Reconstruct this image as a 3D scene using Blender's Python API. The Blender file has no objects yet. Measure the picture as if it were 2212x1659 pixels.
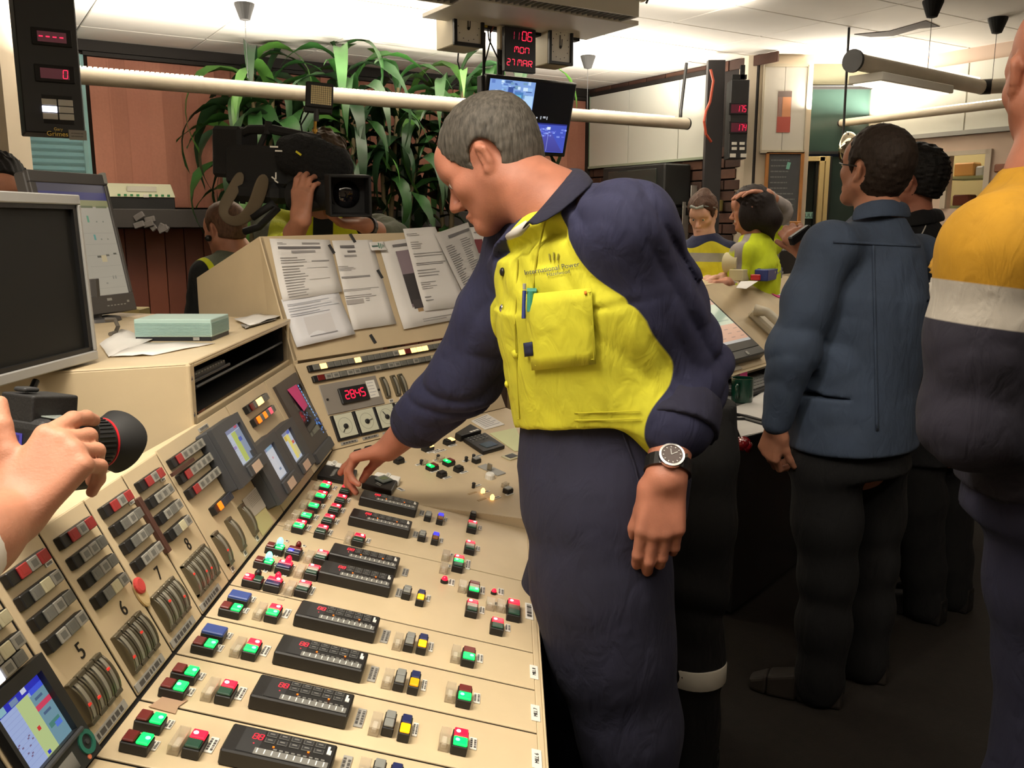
import bpy, bmesh, math, random
import numpy as np
from mathutils import Vector, Matrix, Euler, noise as mnoise
random.seed(7)
SC = bpy.context.scene
COL = SC.collection
# ---------------------------------------------------------------- camera
CAMH, TILT, FPX = 1.42, math.radians(10.4), 1900.0
cam = bpy.data.cameras.new('camera'); co = bpy.data.objects.new('camera', cam); COL.objects.link(co)
co.location = (0, 0, CAMH); co.rotation_euler = (math.radians(90) - TILT, 0, 0)
cam.sensor_fit = 'HORIZONTAL'; cam.sensor_width = 36; cam.lens = FPX / 2212 * 36
cam.clip_start = .03; cam.clip_end = 60
SC.camera = co
# ---------------------------------------------------------------- world, exposure, lamps
w = bpy.data.worlds.new('world'); SC.world = w; w.use_nodes = True
w.node_tree.nodes['Background'].inputs[0].default_value = (.5, .55, .65, 1)
w.node_tree.nodes['Background'].inputs[1].default_value = .01
SC.view_settings.view_transform = 'Standard'; SC.view_settings.look = 'None'
SC.view_settings.exposure = 0.0; SC.view_settings.gamma = 1; SC.view_settings.use_curve_mapping = False
SC.cycles.use_denoising = True; SC.cycles.max_bounces = 8; SC.cycles.diffuse_bounces = 5
SC.cycles.glossy_bounces = 4; SC.cycles.transmission_bounces = 6; SC.cycles.transparent_max_bounces = 8
SC.cycles.sample_clamp_indirect = 6.0
U = Vector((.846, .533, 0)); V = Vector((.533, -.846, 0)); CN = Vector((.69, 8.28, 0)); CEIL = 2.60
def rp(p, q, z=0): return CN - U * p + V * q + Vector((0, 0, z))      # room point: p metres left of the right wall, q metres out from the back wall
def area(name, loc, dirv, sx, sy, watts, col=(1, .93, .8), xdir=U, spread=180):
    l = bpy.data.lights.new(name, 'AREA'); l.shape = 'RECTANGLE'; l.size = sx; l.size_y = sy; l.energy = watts; l.color = col
    l.spread = math.radians(spread)
    o = bpy.data.objects.new(name, l); COL.objects.link(o)
    z = -Vector(dirv).normalized(); x = Vector(xdir); x = (x - z * x.dot(z)).normalized(); y = z.cross(x)
    m = Matrix((x, y, z)).transposed().to_4x4(); m.translation = Vector(loc); o.matrix_world = m
    return o
WARM = (1, .90, .76); COOL = (1, .96, .9)
# lamps of the tube rails (they shine up at the ceiling); the last is an unseen fill added above the viewer
for (p0, p1, q_, z, wt) in [(4.6, .35, 1.50, 2.21, 140), (3.6, 1.3, 2.95, 2.5, 30), (-.3, -1.6, 2.3, 2.22, 55), (-1.4, -3.2, 1.8, 2.2, 50), (6.2, 3.2, 6.2, 2.21, 45)]:
    area('rail_and_fill_lamp', rp((p0 + p1) / 2, q_, z), (0, 0, 1), abs(p0 - p1), .07, wt, WARM)
for (p, q_, wt) in [(5.25, 5.6, 40), (3.4, 7.0, 12), (.9, 4.2, 7)]:  # unseen downlights added over the desk, the far counter and behind the viewer
    area('fill_downlight', rp(p, q_, 2.5), (0, 0, -1), 1.3, .25, wt, WARM, spread=150)
area('louvre_fill', rp(1.75, 3.55, 2.36), (0, 0, -1), 1.1, .2, 5, WARM)  # added to brighten the clocks; the louvred light itself is unlit

# ---------------------------------------------------------------- projecting a pixel of the photograph onto a plane of the room
cT, sT = math.cos(TILT), math.sin(TILT)
EYE = Vector((0, 0, CAMH))
def ray(px, py):
    x = (px - 1106) / FPX; y = (829.5 - py) / FPX
    return Vector((x, cT + y * sT, y * cT - sT))
def atY(px, py, Y): r = ray(px, py); return EYE + r * (Y / r.y)
def atZ(px, py, z): r = ray(px, py); return EYE + r * ((z - CAMH) / r.z)
def atP(px, py, o, n): r = ray(px, py); return EYE + r * ((Vector(o) - EYE).dot(n) / r.dot(n))
class Plane:
    def __init__(s, o, ex, ey):
        s.o = Vector(o); s.ex = Vector(ex).normalized(); s.ez = s.ex.cross(Vector(ey)).normalized(); s.ey = s.ez.cross(s.ex)
        s.M = Matrix((s.ex, s.ey, s.ez)).transposed().to_4x4()
    def at(s, a, b, h=0): return s.o + s.ex * a + s.ey * b + s.ez * h
    def mat(s, a, b, h=0, rot=0):
        m = s.M.copy() @ Matrix.Rotation(rot, 4, 'Z'); m.translation = s.at(a, b, h); return m
    def px(s, x, y, h=0):
        d = atP(x, y, s.o + s.ez * h, s.ez) - s.o; return d.dot(s.ex), d.dot(s.ey)
CROP = {'A': (580, 960, 7.373), 'B': (860, 880, 6.913), 'C': (860, 1080, 6.913), 'D': (480, 1140, 7.373), 'E': (240, 1260, 4.1575),
        'F': (580, 1280, 4.376), 'G': (880, 1220, 3.778), 'P': (0, 860, 3.568), 'Q': (0, 1200, 3.568), 'S': (400, 780, 4.879), 'T': (640, 720, 6.9125),
        'U': (0, 1380, 5.946), 'V': (380, 640, 6.381), 'W': (560, 480, 5.925), 'X': (820, 470, 6.143), '0': (0, 0, 1)}
def fp(k, x, y): o = CROP[k]; return o[0] + x / o[2], o[1] + y / o[2]
# ---------------------------------------------------------------- materials
def lin(c):
    c = [v / 255 for v in c]
    return tuple(v / 12.92 if v <= .04045 else ((v + .055) / 1.055) ** 2.4 for v in c)
MATS = {}
def mat(name, rgb=(200, 200, 200), rough=.5, metal=0, emit=0, ecol=None, nz=None, bump=None, trans=0, ior=1.45, sheen=0, coat=0, spec=None, alpha=1):
    if name in MATS: return MATS[name]
    m = bpy.data.materials.new(name); m.use_nodes = True; MATS[name] = m
    nt = m.node_tree; b = nt.nodes['Principled BSDF']; L = nt.links
    c = (*lin(rgb), 1); b.inputs['Base Color'].default_value = c; m.diffuse_color = c
    b.inputs['Roughness'].default_value = rough; b.inputs['Metallic'].default_value = metal
    if spec is not None: b.inputs['Specular IOR Level'].default_value = spec
    if trans: b.inputs['Transmission Weight'].default_value = trans; b.inputs['IOR'].default_value = ior
    if sheen: b.inputs['Sheen Weight'].default_value = sheen
    if coat: b.inputs['Coat Weight'].default_value = coat
    if alpha < 1: b.inputs['Alpha'].default_value = alpha
    if emit:
        b.inputs['Emission Color'].default_value = (*(lin(ecol) if ecol else c[:3]), 1); b.inputs['Emission Strength'].default_value = emit
        m.cycles.emission_sampling = 'NONE' if emit < 2 else 'AUTO'
    if nz or bump:
        tc = nt.nodes.new('ShaderNodeTexCoord')
    if nz:                                                     # (scale, darkest, lightest[, detail])
        n = nt.nodes.new('ShaderNodeTexNoise'); n.inputs['Scale'].default_value = nz[0]; n.inputs['Detail'].default_value = nz[3] if len(nz) > 3 else 5
        L.new(tc.outputs['Object'], n.inputs['Vector'])
        r = nt.nodes.new('ShaderNodeMapRange'); r.inputs[1].default_value = .3; r.inputs[2].default_value = .7; r.inputs[3].default_value = nz[1]; r.inputs[4].default_value = nz[2]
        L.new(n.outputs['Fac'], r.inputs[0])
        x = nt.nodes.new('ShaderNodeVectorMath'); x.operation = 'SCALE'; x.inputs[0].default_value = c[:3]
        L.new(r.outputs[0], x.inputs['Scale']); L.new(x.outputs[0], b.inputs['Base Color'])
    if bump:
        n = nt.nodes.new('ShaderNodeTexNoise'); n.inputs['Scale'].default_value = bump[0]; n.inputs['Detail'].default_value = 6
        L.new(tc.outputs['Object'], n.inputs['Vector'])
        bn = nt.nodes.new('ShaderNodeBump'); bn.inputs['Strength'].default_value = bump[1]; bn.inputs['Distance'].default_value = bump[2] if len(bump) > 2 else .002
        L.new(n.outputs['Fac'], bn.inputs['Height']); L.new(bn.outputs[0], b.inputs['Normal'])
    return m
def glow(name, rgb, strength, sample=False):
    if name in MATS: return MATS[name]
    m = mat(name, rgb, .25); b = m.node_tree.nodes['Principled BSDF']
    b.inputs['Emission Color'].default_value = (*lin(rgb), 1); b.inputs['Emission Strength'].default_value = strength
    m.cycles.emission_sampling = 'AUTO' if sample else 'NONE'
    return m
def attr_mat(name, emit=0, rough=.6, coat=0):                     # flat print or a lit screen: its colours come with the faces
    m = bpy.data.materials.new(name); m.use_nodes = True; MATS[name] = m
    nt = m.node_tree; b = nt.nodes['Principled BSDF']; a = nt.nodes.new('ShaderNodeAttribute'); a.attribute_name = 'col'
    if emit:
        b.inputs['Base Color'].default_value = (.01, .01, .01, 1)
        nt.links.new(a.outputs['Color'], b.inputs['Emission Color']); b.inputs['Emission Strength'].default_value = emit
        m.cycles.emission_sampling = 'NONE'
    else: nt.links.new(a.outputs['Color'], b.inputs['Base Color'])
    b.inputs['Roughness'].default_value = rough; b.inputs['Coat Weight'].default_value = coat
    return m
attr_mat('print', 0, .7); attr_mat('screen', 1.0, .2); attr_mat('led', 2.2, .3)
beige = mat('beige_paint', (205, 186, 152), .42, nz=(9, .93, 1.03), bump=(700, .05))
beige2 = mat('beige_paint_worn', (205, 186, 152), .45, nz=(5, .86, 1.04, 8), bump=(700, .05))
dark_gap = mat('gap_black', (14, 12, 10), .9)
blackp = mat('black_plastic', (20, 20, 21), .45, bump=(400, .05))
blackm = mat('matt_black', (13, 13, 14), .7)
greyp = mat('grey_plastic', (62, 64, 68), .5, bump=(500, .05))
dgrey = mat('dark_grey_plastic', (40, 41, 43), .5)
lgrey = mat('light_grey_plastic', (150, 150, 146), .5)
mgrey = mat('mid_grey_lens', (128, 130, 126), .35)
white = mat('white_plastic', (226, 224, 216), .45)
paper = mat('paper', (232, 230, 226), .8, nz=(6, .93, 1.02))
clear = mat('clear_plastic', (206, 192, 166), .12, alpha=.3)
smoke = mat('smoked_plastic', (120, 110, 92), .2, alpha=.6)
chrome = mat('chrome', (220, 220, 220), .18, 1)
steel = mat('steel', (170, 168, 160), .35, 1)
silver = mat('silver_plastic', (168, 168, 166), .4, .3)
brassm = mat('brass', (190, 150, 70), .3, 1)
# ---------------------------------------------------------------- objects
WM = {}
def put(o, parent, M):
    COL.objects.link(o)
    if parent is not None: o.parent = parent; o.matrix_basis = WM[parent.name].inverted() @ M
    else: o.matrix_basis = M
    WM[o.name] = M.copy()
    return o
def meta(o, label=None, cat=None, group=None, kind=None):
    if label: o['label'] = label
    if cat: o['category'] = cat
    if group: o['group'] = group
    if kind: o['kind'] = kind
    return o
def thing(name, label, cat, loc, group=None):
    o = bpy.data.objects.new(name, None); o.empty_display_size = .05
    put(o, None, Matrix.Translation(Vector(loc))); return meta(o, label, cat, group)
def inst(me, name, parent, M, label=None):
    o = bpy.data.objects.new(name, me); put(o, parent, M)
    if label: o['label'] = label
    return o
class MB:
    """collects faces in world (or local) space, builds ONE mesh object"""
    def __init__(s, *mats): s.v = []; s.f = []; s.mi = []; s.c = []; s.mats = list(mats); s.T = Matrix.Identity(4)
    def m(s, mt):
        if mt not in s.mats: s.mats.append(mt)
        return s.mats.index(mt)
    def add(s, vs, fs, mt=None, col=None):
        n = len(s.v); s.v += [s.T @ Vector(v) for v in vs]; i = s.m(mt) if mt is not None else 0
        for f in fs: s.f.append([n + k for k in f]); s.mi.append(i); s.c.append(col)
        return s
    def box(s, c, sz, mt=None, bev=0, col=None, M=None):
        h = [d / 2 for d in sz]; c = Vector(c); M = M or Matrix.Identity(4)
        if bev <= 0:
            vs = [M @ Vector((x * h[0], y * h[1], z * h[2])) + c for x in (-1, 1) for y in (-1, 1) for z in (-1, 1)]
            return s.add(vs, [(0, 1, 3, 2), (4, 6, 7, 5), (0, 4, 5, 1), (2, 3, 7, 6), (0, 2, 6, 4), (1, 5, 7, 3)], mt, col)
        bev = min(bev, min(h) * .95); vs = []; ix = {}
        for x in (-1, 1):
            for y in (-1, 1):
                for z in (-1, 1):
                    for k in range(3):
                        p = [x * (h[0] - bev), y * (h[1] - bev), z * (h[2] - bev)]; p[k] = (x, y, z)[k] * h[k]
                        ix[x, y, z, k] = len(vs); vs.append(M @ Vector(p) + c)
        fs = []
        for k in range(3):
            a, b = [j for j in range(3) if j != k]
            for sg in (-1, 1):
                q = []
                for (i, j) in ((-1, -1), (1, -1), (1, 1), (-1, 1)):
                    t = [0, 0, 0]; t[k] = sg; t[a] = i; t[b] = j; q.append(ix[(*t, k)])
                fs.append(q)
            for i in (-1, 1):
                for j in (-1, 1):
                    t0 = [0, 0, 0]; t1 = [0, 0, 0]; t0[a] = t1[a] = i; t0[b] = t1[b] = j; t0[k] = -1; t1[k] = 1
                    fs.append([ix[(*t0, a)], ix[(*t1, a)], ix[(*t1, b)], ix[(*t0, b)]])
        for x in (-1, 1):
            for y in (-1, 1):
                for z in (-1, 1): fs.append([ix[x, y, z, 0], ix[x, y, z, 1], ix[x, y, z, 2]])
        cc = sum(vs, Vector()) / len(vs)
        for f in fs:
            n = (vs[f[1]] - vs[f[0]]).cross(vs[f[2]] - vs[f[0]])
            if n.dot(sum((vs[i] for i in f), Vector()) / len(f) - cc) < 0: f.reverse()
        return s.add(vs, fs, mt, col)
    def pbox(s, pl, a, b, h0, sa, sb, sh, mt=None, bev=0, col=None, rot=0):      # box standing on a plane
        return s.box(pl.at(a, b, h0 + sh / 2), (sa, sb, sh), mt, bev, col, pl.M @ Matrix.Rotation(rot, 4, 'Z'))
    def prism(s, poly, d, mt=None, col=None):                                  # polygon (world points) extruded by vector d
        n = len(poly); d = Vector(d); P = [Vector(p) for p in poly]
        nn = sum(((P[i] - P[0]).cross(P[(i + 1) % n] - P[0]) for i in range(n)), Vector())
        if nn.dot(d) < 0: P.reverse()
        vs = P + [p + d for p in P]
        fs = [list(range(n))[::-1], list(range(n, 2 * n))] + [(i, (i + 1) % n, n + (i + 1) % n, n + i) for i in range(n)]
        return s.add(vs, fs, mt, col)
    def quad(s, p, mt=None, col=None): return s.add(p, [tuple(range(len(p)))], mt, col)
    def prect(s, pl, a0, b0, a1, b1, h, col=None, mt=None):
        return s.quad([pl.at(a0, b0, h), pl.at(a1, b0, h), pl.at(a1, b1, h), pl.at(a0, b1, h)], mt, col)
    def tube(s, pts, r, n=10, mt=None, cap=True, col=None):
        P = [Vector(p) for p in pts]; R = r if isinstance(r, (list, tuple)) else [r] * len(P)
        d = (P[1] - P[0]).normalized(); ax = d.orthogonal().normalized(); vs = []
        for i, p in enumerate(P):
            t = ((P[min(i + 1, len(P) - 1)] - P[max(i - 1, 0)])).normalized()
            ax = (ax - t * ax.dot(t)).normalized(); bx = t.cross(ax)
            vs += [p + (ax * math.cos(2 * math.pi * k / n) + bx * math.sin(2 * math.pi * k / n)) * R[i] for k in range(n)]
        fs = []
        for i in range(len(P) - 1):
            for k in range(n): fs.append((i * n + k, i * n + (k + 1) % n, (i + 1) * n + (k + 1) % n, (i + 1) * n + k))
        if cap: fs += [tuple(range(n))[::-1], tuple(range((len(P) - 1) * n, len(P) * n))]
        return s.add(vs, fs, mt, col)
    def lathe(s, prof, M, n=20, mt=None, col=None):                              # profile (radius, height) about M's z axis
        vs = []; fs = []
        for (r, z) in prof: vs += [M @ Vector((r * math.cos(2 * math.pi * k / n), r * math.sin(2 * math.pi * k / n), z)) for k in range(n)]
        for i in range(len(prof) - 1):
            for k in range(n): fs.append((i * n + k, i * n + (k + 1) % n, (i + 1) * n + (k + 1) % n, (i + 1) * n + k))
        fs += [tuple(range(n))[::-1], tuple(range((len(prof) - 1) * n, len(prof) * n))]
        return s.add(vs, fs, mt, col)
    def mesh(s, name, c=Vector((0, 0, 0)), smooth=False):
        me = bpy.data.meshes.new(name); me.from_pydata([tuple(v - c) for v in s.v], [], s.f)
        for mt in s.mats: me.materials.append(mt)
        me.polygons.foreach_set('material_index', s.mi)
        if smooth is True: me.polygons.foreach_set('use_smooth', [True] * len(s.f))
        if any(x is not None for x in s.c):
            at = me.color_attributes.new('col', 'FLOAT_COLOR', 'CORNER'); buf = []
            for f, x in zip(s.f, s.c):
                q = (*lin(x), 1) if x is not None else (0, 0, 0, 1); buf += list(q) * len(f)
            at.data.foreach_set('color', buf)
        me.update()
        return me
    def build(s, name, parent=None, smooth=False, label=None, ang=None):
        xs = [v[i] for i in range(3) for v in s.v]; n = len(s.v)
        c = Vector([(min(xs[i * n:(i + 1) * n]) + max(xs[i * n:(i + 1) * n])) / 2 for i in range(3)])
        me = s.mesh(name, c, smooth)
        if ang: me.polygons.foreach_set('use_smooth', [True] * len(s.f)); me.set_sharp_from_angle(angle=math.radians(ang))
        o = bpy.data.objects.new(name, me); put(o, parent, Matrix.Translation(c))
        if label: o['label'] = label
        if name in ('print', 'label_print', 'chalk_writing', 'white_marks', 'stitching', 'digits', 'screen', 'screen_glow', 'hour_marks', 'tape_tabs', 'black_ring', 'cables', 'buttons', 'lens_marks'): o['kind'] = 'stuff'
        return o
def bevel(o, wd, seg=2):
    m = o.modifiers.new('bevel', 'BEVEL'); m.width = wd; m.segments = seg; m.limit_method = 'ANGLE'; m.angle_limit = math.radians(35); return o
CACHE = {}
def cmesh(key, fn):
    if key not in CACHE: CACHE[key] = fn()
    return CACHE[key]
def text_mesh(s, size, mt, depth=.0004, spacing=1):
    cu = bpy.data.curves.new('txt', 'FONT'); cu.body = s; cu.size = size; cu.align_x = 'CENTER'; cu.align_y = 'CENTER'; cu.extrude = depth; cu.space_character = spacing
    cu.resolution_u = 3
    o = bpy.data.objects.new('txt', cu); COL.objects.link(o); bpy.context.view_layer.update()
    me = bpy.data.meshes.new_from_object(o.evaluated_get(bpy.context.evaluated_depsgraph_get())); bpy.data.objects.remove(o)
    me.materials.clear(); me.materials.append(mt); return me
def text(s, size, mt, M, name, parent, sx=1, depth=.0004):
    return inst(text_mesh(s, size, mt, depth), name, parent, M @ Matrix.Diagonal((sx, 1, 1, 1)))
SEG = {'0': 'abcdef', '1': 'bc', '2': 'abged', '3': 'abgcd', '4': 'fgbc', '5': 'afgcd', '6': 'afgedc', '7': 'abc', '8': 'abcdefg', '9': 'abcfgd', '-': 'g', ' ': '',
       'M': 'abcefh', 'O': 'abcdef', 'N': 'abcef', 'A': 'abcefg', 'R': 'abefgk'}
def digits(mb, pl, s, a, b, w, h, gap, col, hgt, t=None, slant=.08):
    t = t or w * .17
    for i, ch in enumerate(s):
        o = a + i * (w + gap)
        def seg(x0, y0, x1, y1):
            dx, dy = x1 - x0, y1 - y0; l = math.hypot(dx, dy); nx, ny = -dy / l * t / 2, dx / l * t / 2; e = t * .35
            ux, uy = dx / l, dy / l
            pts = [(x0 + ux * t * .1, y0 + uy * t * .1), (x0 + ux * e * 2 + nx, y0 + uy * e * 2 + ny), (x1 - ux * e * 2 + nx, y1 - uy * e * 2 + ny), (x1 - ux * t * .1, y1 - uy * t * .1), (x1 - ux * e * 2 - nx, y1 - uy * e * 2 - ny), (x0 + ux * e * 2 - nx, y0 + uy * e * 2 - ny)]
            P = [pl.at(o + x + slant * y, b + y, hgt) for x, y in pts]
            nn = (P[1] - P[0]).cross(P[2] - P[0])
            if nn.dot(pl.ez) < 0: P.reverse()
            mb.quad(P, None, col)
        S = {'a': (0, h, w, h), 'b': (w, h, w, h / 2), 'c': (w, h / 2, w, 0), 'd': (0, 0, w, 0), 'e': (0, h / 2, 0, 0), 'f': (0, h, 0, h / 2), 'g': (0, h / 2, w, h / 2),
             'h': (w / 2, h, w / 2, h / 2), 'k': (w * .4, h / 2, w, 0)}
        for k in SEG.get(ch, ''): seg(*S[k])
def lines(mb, pl, a0, b0, a1, b1, n, hgt, col, t=.35, words=6, rnd=random):
    """rows of unreadable print: short bars"""
    for i in range(n):
        y = b1 + (b0 - b1) * (i + .5) / n; hh = abs(b1 - b0) / n * t / 2; x = a0; end = a0 + (a1 - a0) * rnd.uniform(.6, 1)
        while x < end:
            e = min(end, x + (a1 - a0) / words * rnd.uniform(.3, 1)); mb.prect(pl, x, y - hh, e, y + hh, hgt, col); x = e + (a1 - a0) * .02

# ================================================================ room shell
UPZ = Vector((0, 0, 1))
wallR = Plane(CN, V, UPZ); wallB = Plane(CN, U, UPZ)           # right wall: a runs towards the camera; back wall: a is negative to the left
R2O = Vector((2.80, 6.92, 0)); wallR2 = Plane(R2O, V, UPZ); doorP = Plane((2.0, 6.92, 0), (1, 0, 0), UPZ)
ceil_m = mat('ceiling_tile', (236, 232, 224), .9, nz=(3, .95, 1.02), bump=(160, .25, .004)); ceil_g = mat('ceiling_joint', (96, 92, 88), .9)
wall_m = mat('cream_wall', (214, 200, 178), .7, nz=(2, .95, 1.03)); carpet = mat('dark_carpet', (26, 20, 14), .95, nz=(30, .8, 1.15, 8), bump=(300, .4, .004))
brick_m = [mat('brick_%d' % i, c, .8, nz=(14, .8, 1.15), bump=(120, .3)) for i, c in enumerate([(66, 42, 32), (74, 46, 34), (58, 38, 30), (80, 52, 38)])]
mortar = mat('mortar', (30, 24, 22), .9); wood_red = [mat('board_%d' % i, c, .5, nz=(4, .9, 1.08)) for i, c in enumerate([(112, 62, 46), (122, 68, 50), (106, 58, 44)])]
blind_m = [mat('blind_%d' % i, c, .8, nz=(60, .95, 1.04), bump=(500, .1)) for i, c in enumerate([(166, 110, 92), (160, 106, 88), (172, 116, 97)])]
blackwood = mat('dark_beam', (30, 25, 22), .7); darkwood = mat('dark_sill', (48, 44, 42), .6)
def st(o): return meta(o, kind='structure')
def empty(name, loc): o = bpy.data.objects.new(name, None); put(o, None, Matrix.Translation(Vector(loc))); return o
q = MB(carpet); q.prism([rp(7, -.2), rp(-4, -.2), rp(-4, 9.5), rp(7, 9.5)], (0, 0, -.05), carpet); st(q.build('floor'))
cr = st(empty('ceiling', rp(2, 4, CEIL)))
q = MB(ceil_g); q.prism([rp(7, -.2, CEIL + .012), rp(-4, -.2, CEIL + .012), rp(-4, 9.5, CEIL + .012), rp(7, 9.5, CEIL + .012)], (0, 0, .06), ceil_g); q.build('ceiling_backing', cr)
RM = Matrix((U, V, UPZ)).transposed().to_4x4()
def rmat(p, q_, z): m = RM.copy(); m.translation = rp(p, q_, z); return m
tile = MB(ceil_m).box((0, 0, .006), (.742, .492, .012), ceil_m, .003).mesh('ceiling_tile')
for i in range(-5, 9):
    for j in range(19):
        inst(tile, 'ceiling_tile', cr, rmat(.83 + .75 * i, .18 + .5 * j, CEIL))
# back wall: lower boards, dark sill, blinds, black beam; window at its left end
wb = st(empty('wall_back', CN - U * 3))
q = MB(wall_m); q.prism([rp(7, -.06, 0), rp(-.1, -.06, 0), rp(-.1, -.06, CEIL), rp(7, -.06, CEIL)], V * -.1, mat('wall_backing_brown', (70, 48, 38), .8)); q.build('wall_backing', wb)  # dark brown slab behind the boards and blinds
bd = [MB(wood_red[i]).box((0, 0, 0), (.128, .02, 1.38), wood_red[i], .003).mesh('wall_board') for i in range(3)]
for k in range(40): inst(bd[k % 3], 'wall_board', wb, rmat(.08 + .132 * k, -.04 - .004 * (k % 2), .69))
q = MB(blackwood); q.prism([rp(6.5, -.05, 2.53), rp(-.05, -.05, 2.53), rp(-.05, -.05, CEIL), rp(6.5, -.05, CEIL)], V * .07, blackwood); st(q.build('trim_1'))
q = MB(darkwood); q.prism([rp(6.5, -.02, 1.385), rp(-.02, -.02, 1.385), rp(-.02, .26, 1.385), rp(6.5, .26, 1.385)], (0, 0, .125), darkwood); sill = q.build('trim_2'); st(sill); bevel(sill, .006)
bl = thing('vertical_blind', 'terracotta vertical blinds covering the back wall behind the plants', 'blinds', rp(2.1, 0, 1.52))
q = MB(lgrey); q.prism([rp(4.15, -.02, 2.5), rp(.02, -.02, 2.5), rp(.02, .02, 2.5), rp(4.15, .02, 2.5)], (0, 0, .025), MATS['dark_beam']); q.build('head_rail', bl)
sl = []
for i in range(3):
    q = MB(blind_m[i]); n = 6
    for k in range(n): 
        x0, x1 = -.064 + .128 * k / n, -.064 + .128 * (k + 1) / n; z0, z1 = .006 * math.cos(x0 * 24), .006 * math.cos(x1 * 24)
        q.add([(x0, z0, -.485), (x1, z1, -.485), (x1, z1, .485), (x0, z0, .485)], [(0, 1, 2, 3)], blind_m[i]); q.add([(x0, z0 - .002, -.485), (x1, z1 - .002, -.485), (x1, z1 - .002, .485), (x0, z0 - .002, .485)], [(3, 2, 1, 0)], blind_m[i])
    sl.append(q.mesh('blind_slat'))
rb = random.Random(11)
for k in range(36):
    a = rb.uniform(-.12, .12) + (.55 if k in (27, 26) else 0)
    inst(sl[k % 3], 'blind_slat', bl, rmat(.07 + .114 * k, .0 + .004 * (k % 2), 2.01) @ Matrix.Rotation(math.pi + a, 4, 'Z'))
wn = st(empty('window_1', rp(4.6, 0, 2)))
q = MB(mat('teal_wall', (110, 165, 176), .5)); q.prism([rp(6.2, -.04, 1.4), rp(4.17, -.04, 1.4), rp(4.17, -.04, 2.53), rp(6.2, -.04, 2.53)], V * .02, MATS['teal_wall']); q.build('outer_pane', wn)
slat_t = MB(mat('teal_slat', (130, 182, 196), .4)).box((0, 0, 0), (.42, .02, .028), MATS['teal_slat'], .003).mesh('louvre')
for i in range(3):
    for k in range(18): inst(slat_t, 'louvre', wn, rmat(4.4 + .5 * i, .0, 1.5 + .045 * k) @ Matrix.Rotation(.5, 4, 'X'))
q = MB(mat('teal_frame', (120, 165, 168), .4))
for p in (4.17, 4.64, 5.14): q.prism([rp(p + .02, -.01, 1.4), rp(p - .02, -.01, 1.4), rp(p - .02, -.01, 2.5), rp(p + .02, -.01, 2.5)], V * .04, MATS['teal_frame'])
q.build('mullion', wn)
q = MB(mat('teal_glass', (170, 215, 220), .05, alpha=.22)); q.prism([rp(6.2, .06, 1.4), rp(4.17, .06, 1.4), rp(4.17, .06, 2.5), rp(6.2, .06, 2.5)], V * .004, MATS['teal_glass']); q.build('glass', wn)
q = MB(wall_m); a, b = atY(0, 300, 4.3), atY(17, 300, 4.3); q.prism([Vector((a.x - .25, 4.3, 0)), Vector((b.x, 4.3, 0)), Vector((b.x, 4.5, 0)), Vector((a.x - .25, 4.5, 0))], (0, 0, CEIL), wall_m); st(q.build('wall_column'))
# left and rear walls (behind the viewer, closing the room)
q = MB(wall_m); q.prism([rp(7, -.1, 0), rp(7, 9.5, 0), rp(7, 9.5, CEIL), rp(7, -.1, CEIL)], U * -.1, wall_m); st(q.build('wall_left'))
q = MB(wall_m); q.prism([rp(7, 9.5, 0), rp(-4, 9.5, 0), rp(-4, 9.5, CEIL), rp(7, 9.5, CEIL)], V * .1, wall_m); st(q.build('wall_front'))
# right wall: bricks below the white boards
wr = st(empty('wall_right', CN + V * 1))
q = MB(mortar); q.prism([wallR.at(-.05, 0, -.012), wallR.at(2.0, 0, -.012), wallR.at(2.0, CEIL, -.012), wallR.at(-.05, CEIL, -.012)], U * .1, mortar); q.build('brick_bed', wr)
bm = [MB(m_).box((0, 0, 0), (.222, .070, .02), m_, .003).mesh('brick') for m_ in brick_m]
for r in range(16):
    for k in range(10):
        a = -.02 + .232 * k + (.116 if r % 2 else 0)
        if a < 1.93: inst(rb.choice(bm), 'brick', wr, wallR.mat(a, .72 + .0815 * r, -.005 + rb.uniform(0, .003)))
for r in range(1): 
    for k in range(10): inst(rb.choice(bm), 'brick', wr, wallR.mat(-.02 + .232 * k, 2.56, -.005))
q = MB(blackwood); q.prism([wallR.at(0, 2.53, 0), wallR.at(1.55, 2.53, 0), wallR.at(1.55, 2.56, 0), wallR.at(0, 2.56, 0)], U * -.02, blackwood); q.prism([wallR.at(.0, 0, 0), wallR.at(.045, 0, 0), wallR.at(.045, 2.55, 0), wallR.at(.0, 2.55, 0)], U * -.03, blackwood); st(q.build('trim_3'))
wbd = thing('whiteboard', 'long white three-panel board mounted on the right wall above the bricks', 'whiteboard', wallR.at(.8, 1.9, 0))
wm = mat('whiteboard_enamel', (226, 228, 220), .25); wme = mat('whiteboard_edge', (150, 160, 140), .4)
for a0, a1 in [(.05, .59), (.6, 1.21), (1.22, 1.62)]:
    q = MB(wm); q.prism([wallR.at(a0, 1.92, .004), wallR.at(a1, 1.92, .004), wallR.at(a1, 2.525, .004), wallR.at(a0, 2.525, .004)], U * -.014, wm); q.build('panel', wbd)
q = MB(wme); q.prism([wallR.at(.04, 1.9, .004), wallR.at(1.62, 1.9, .004), wallR.at(1.62, 1.92, .004), wallR.at(.04, 1.92, .004)], U * -.025, wme); q.prism([wallR.at(.035, 1.9, .002), wallR.at(.05, 1.9, .002), wallR.at(.05, 2.53, .002), wallR.at(.035, 2.53, .002)], U * -.02, mat('green_edge', (120, 160, 120), .3)); q.build('frame', wbd)
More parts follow.
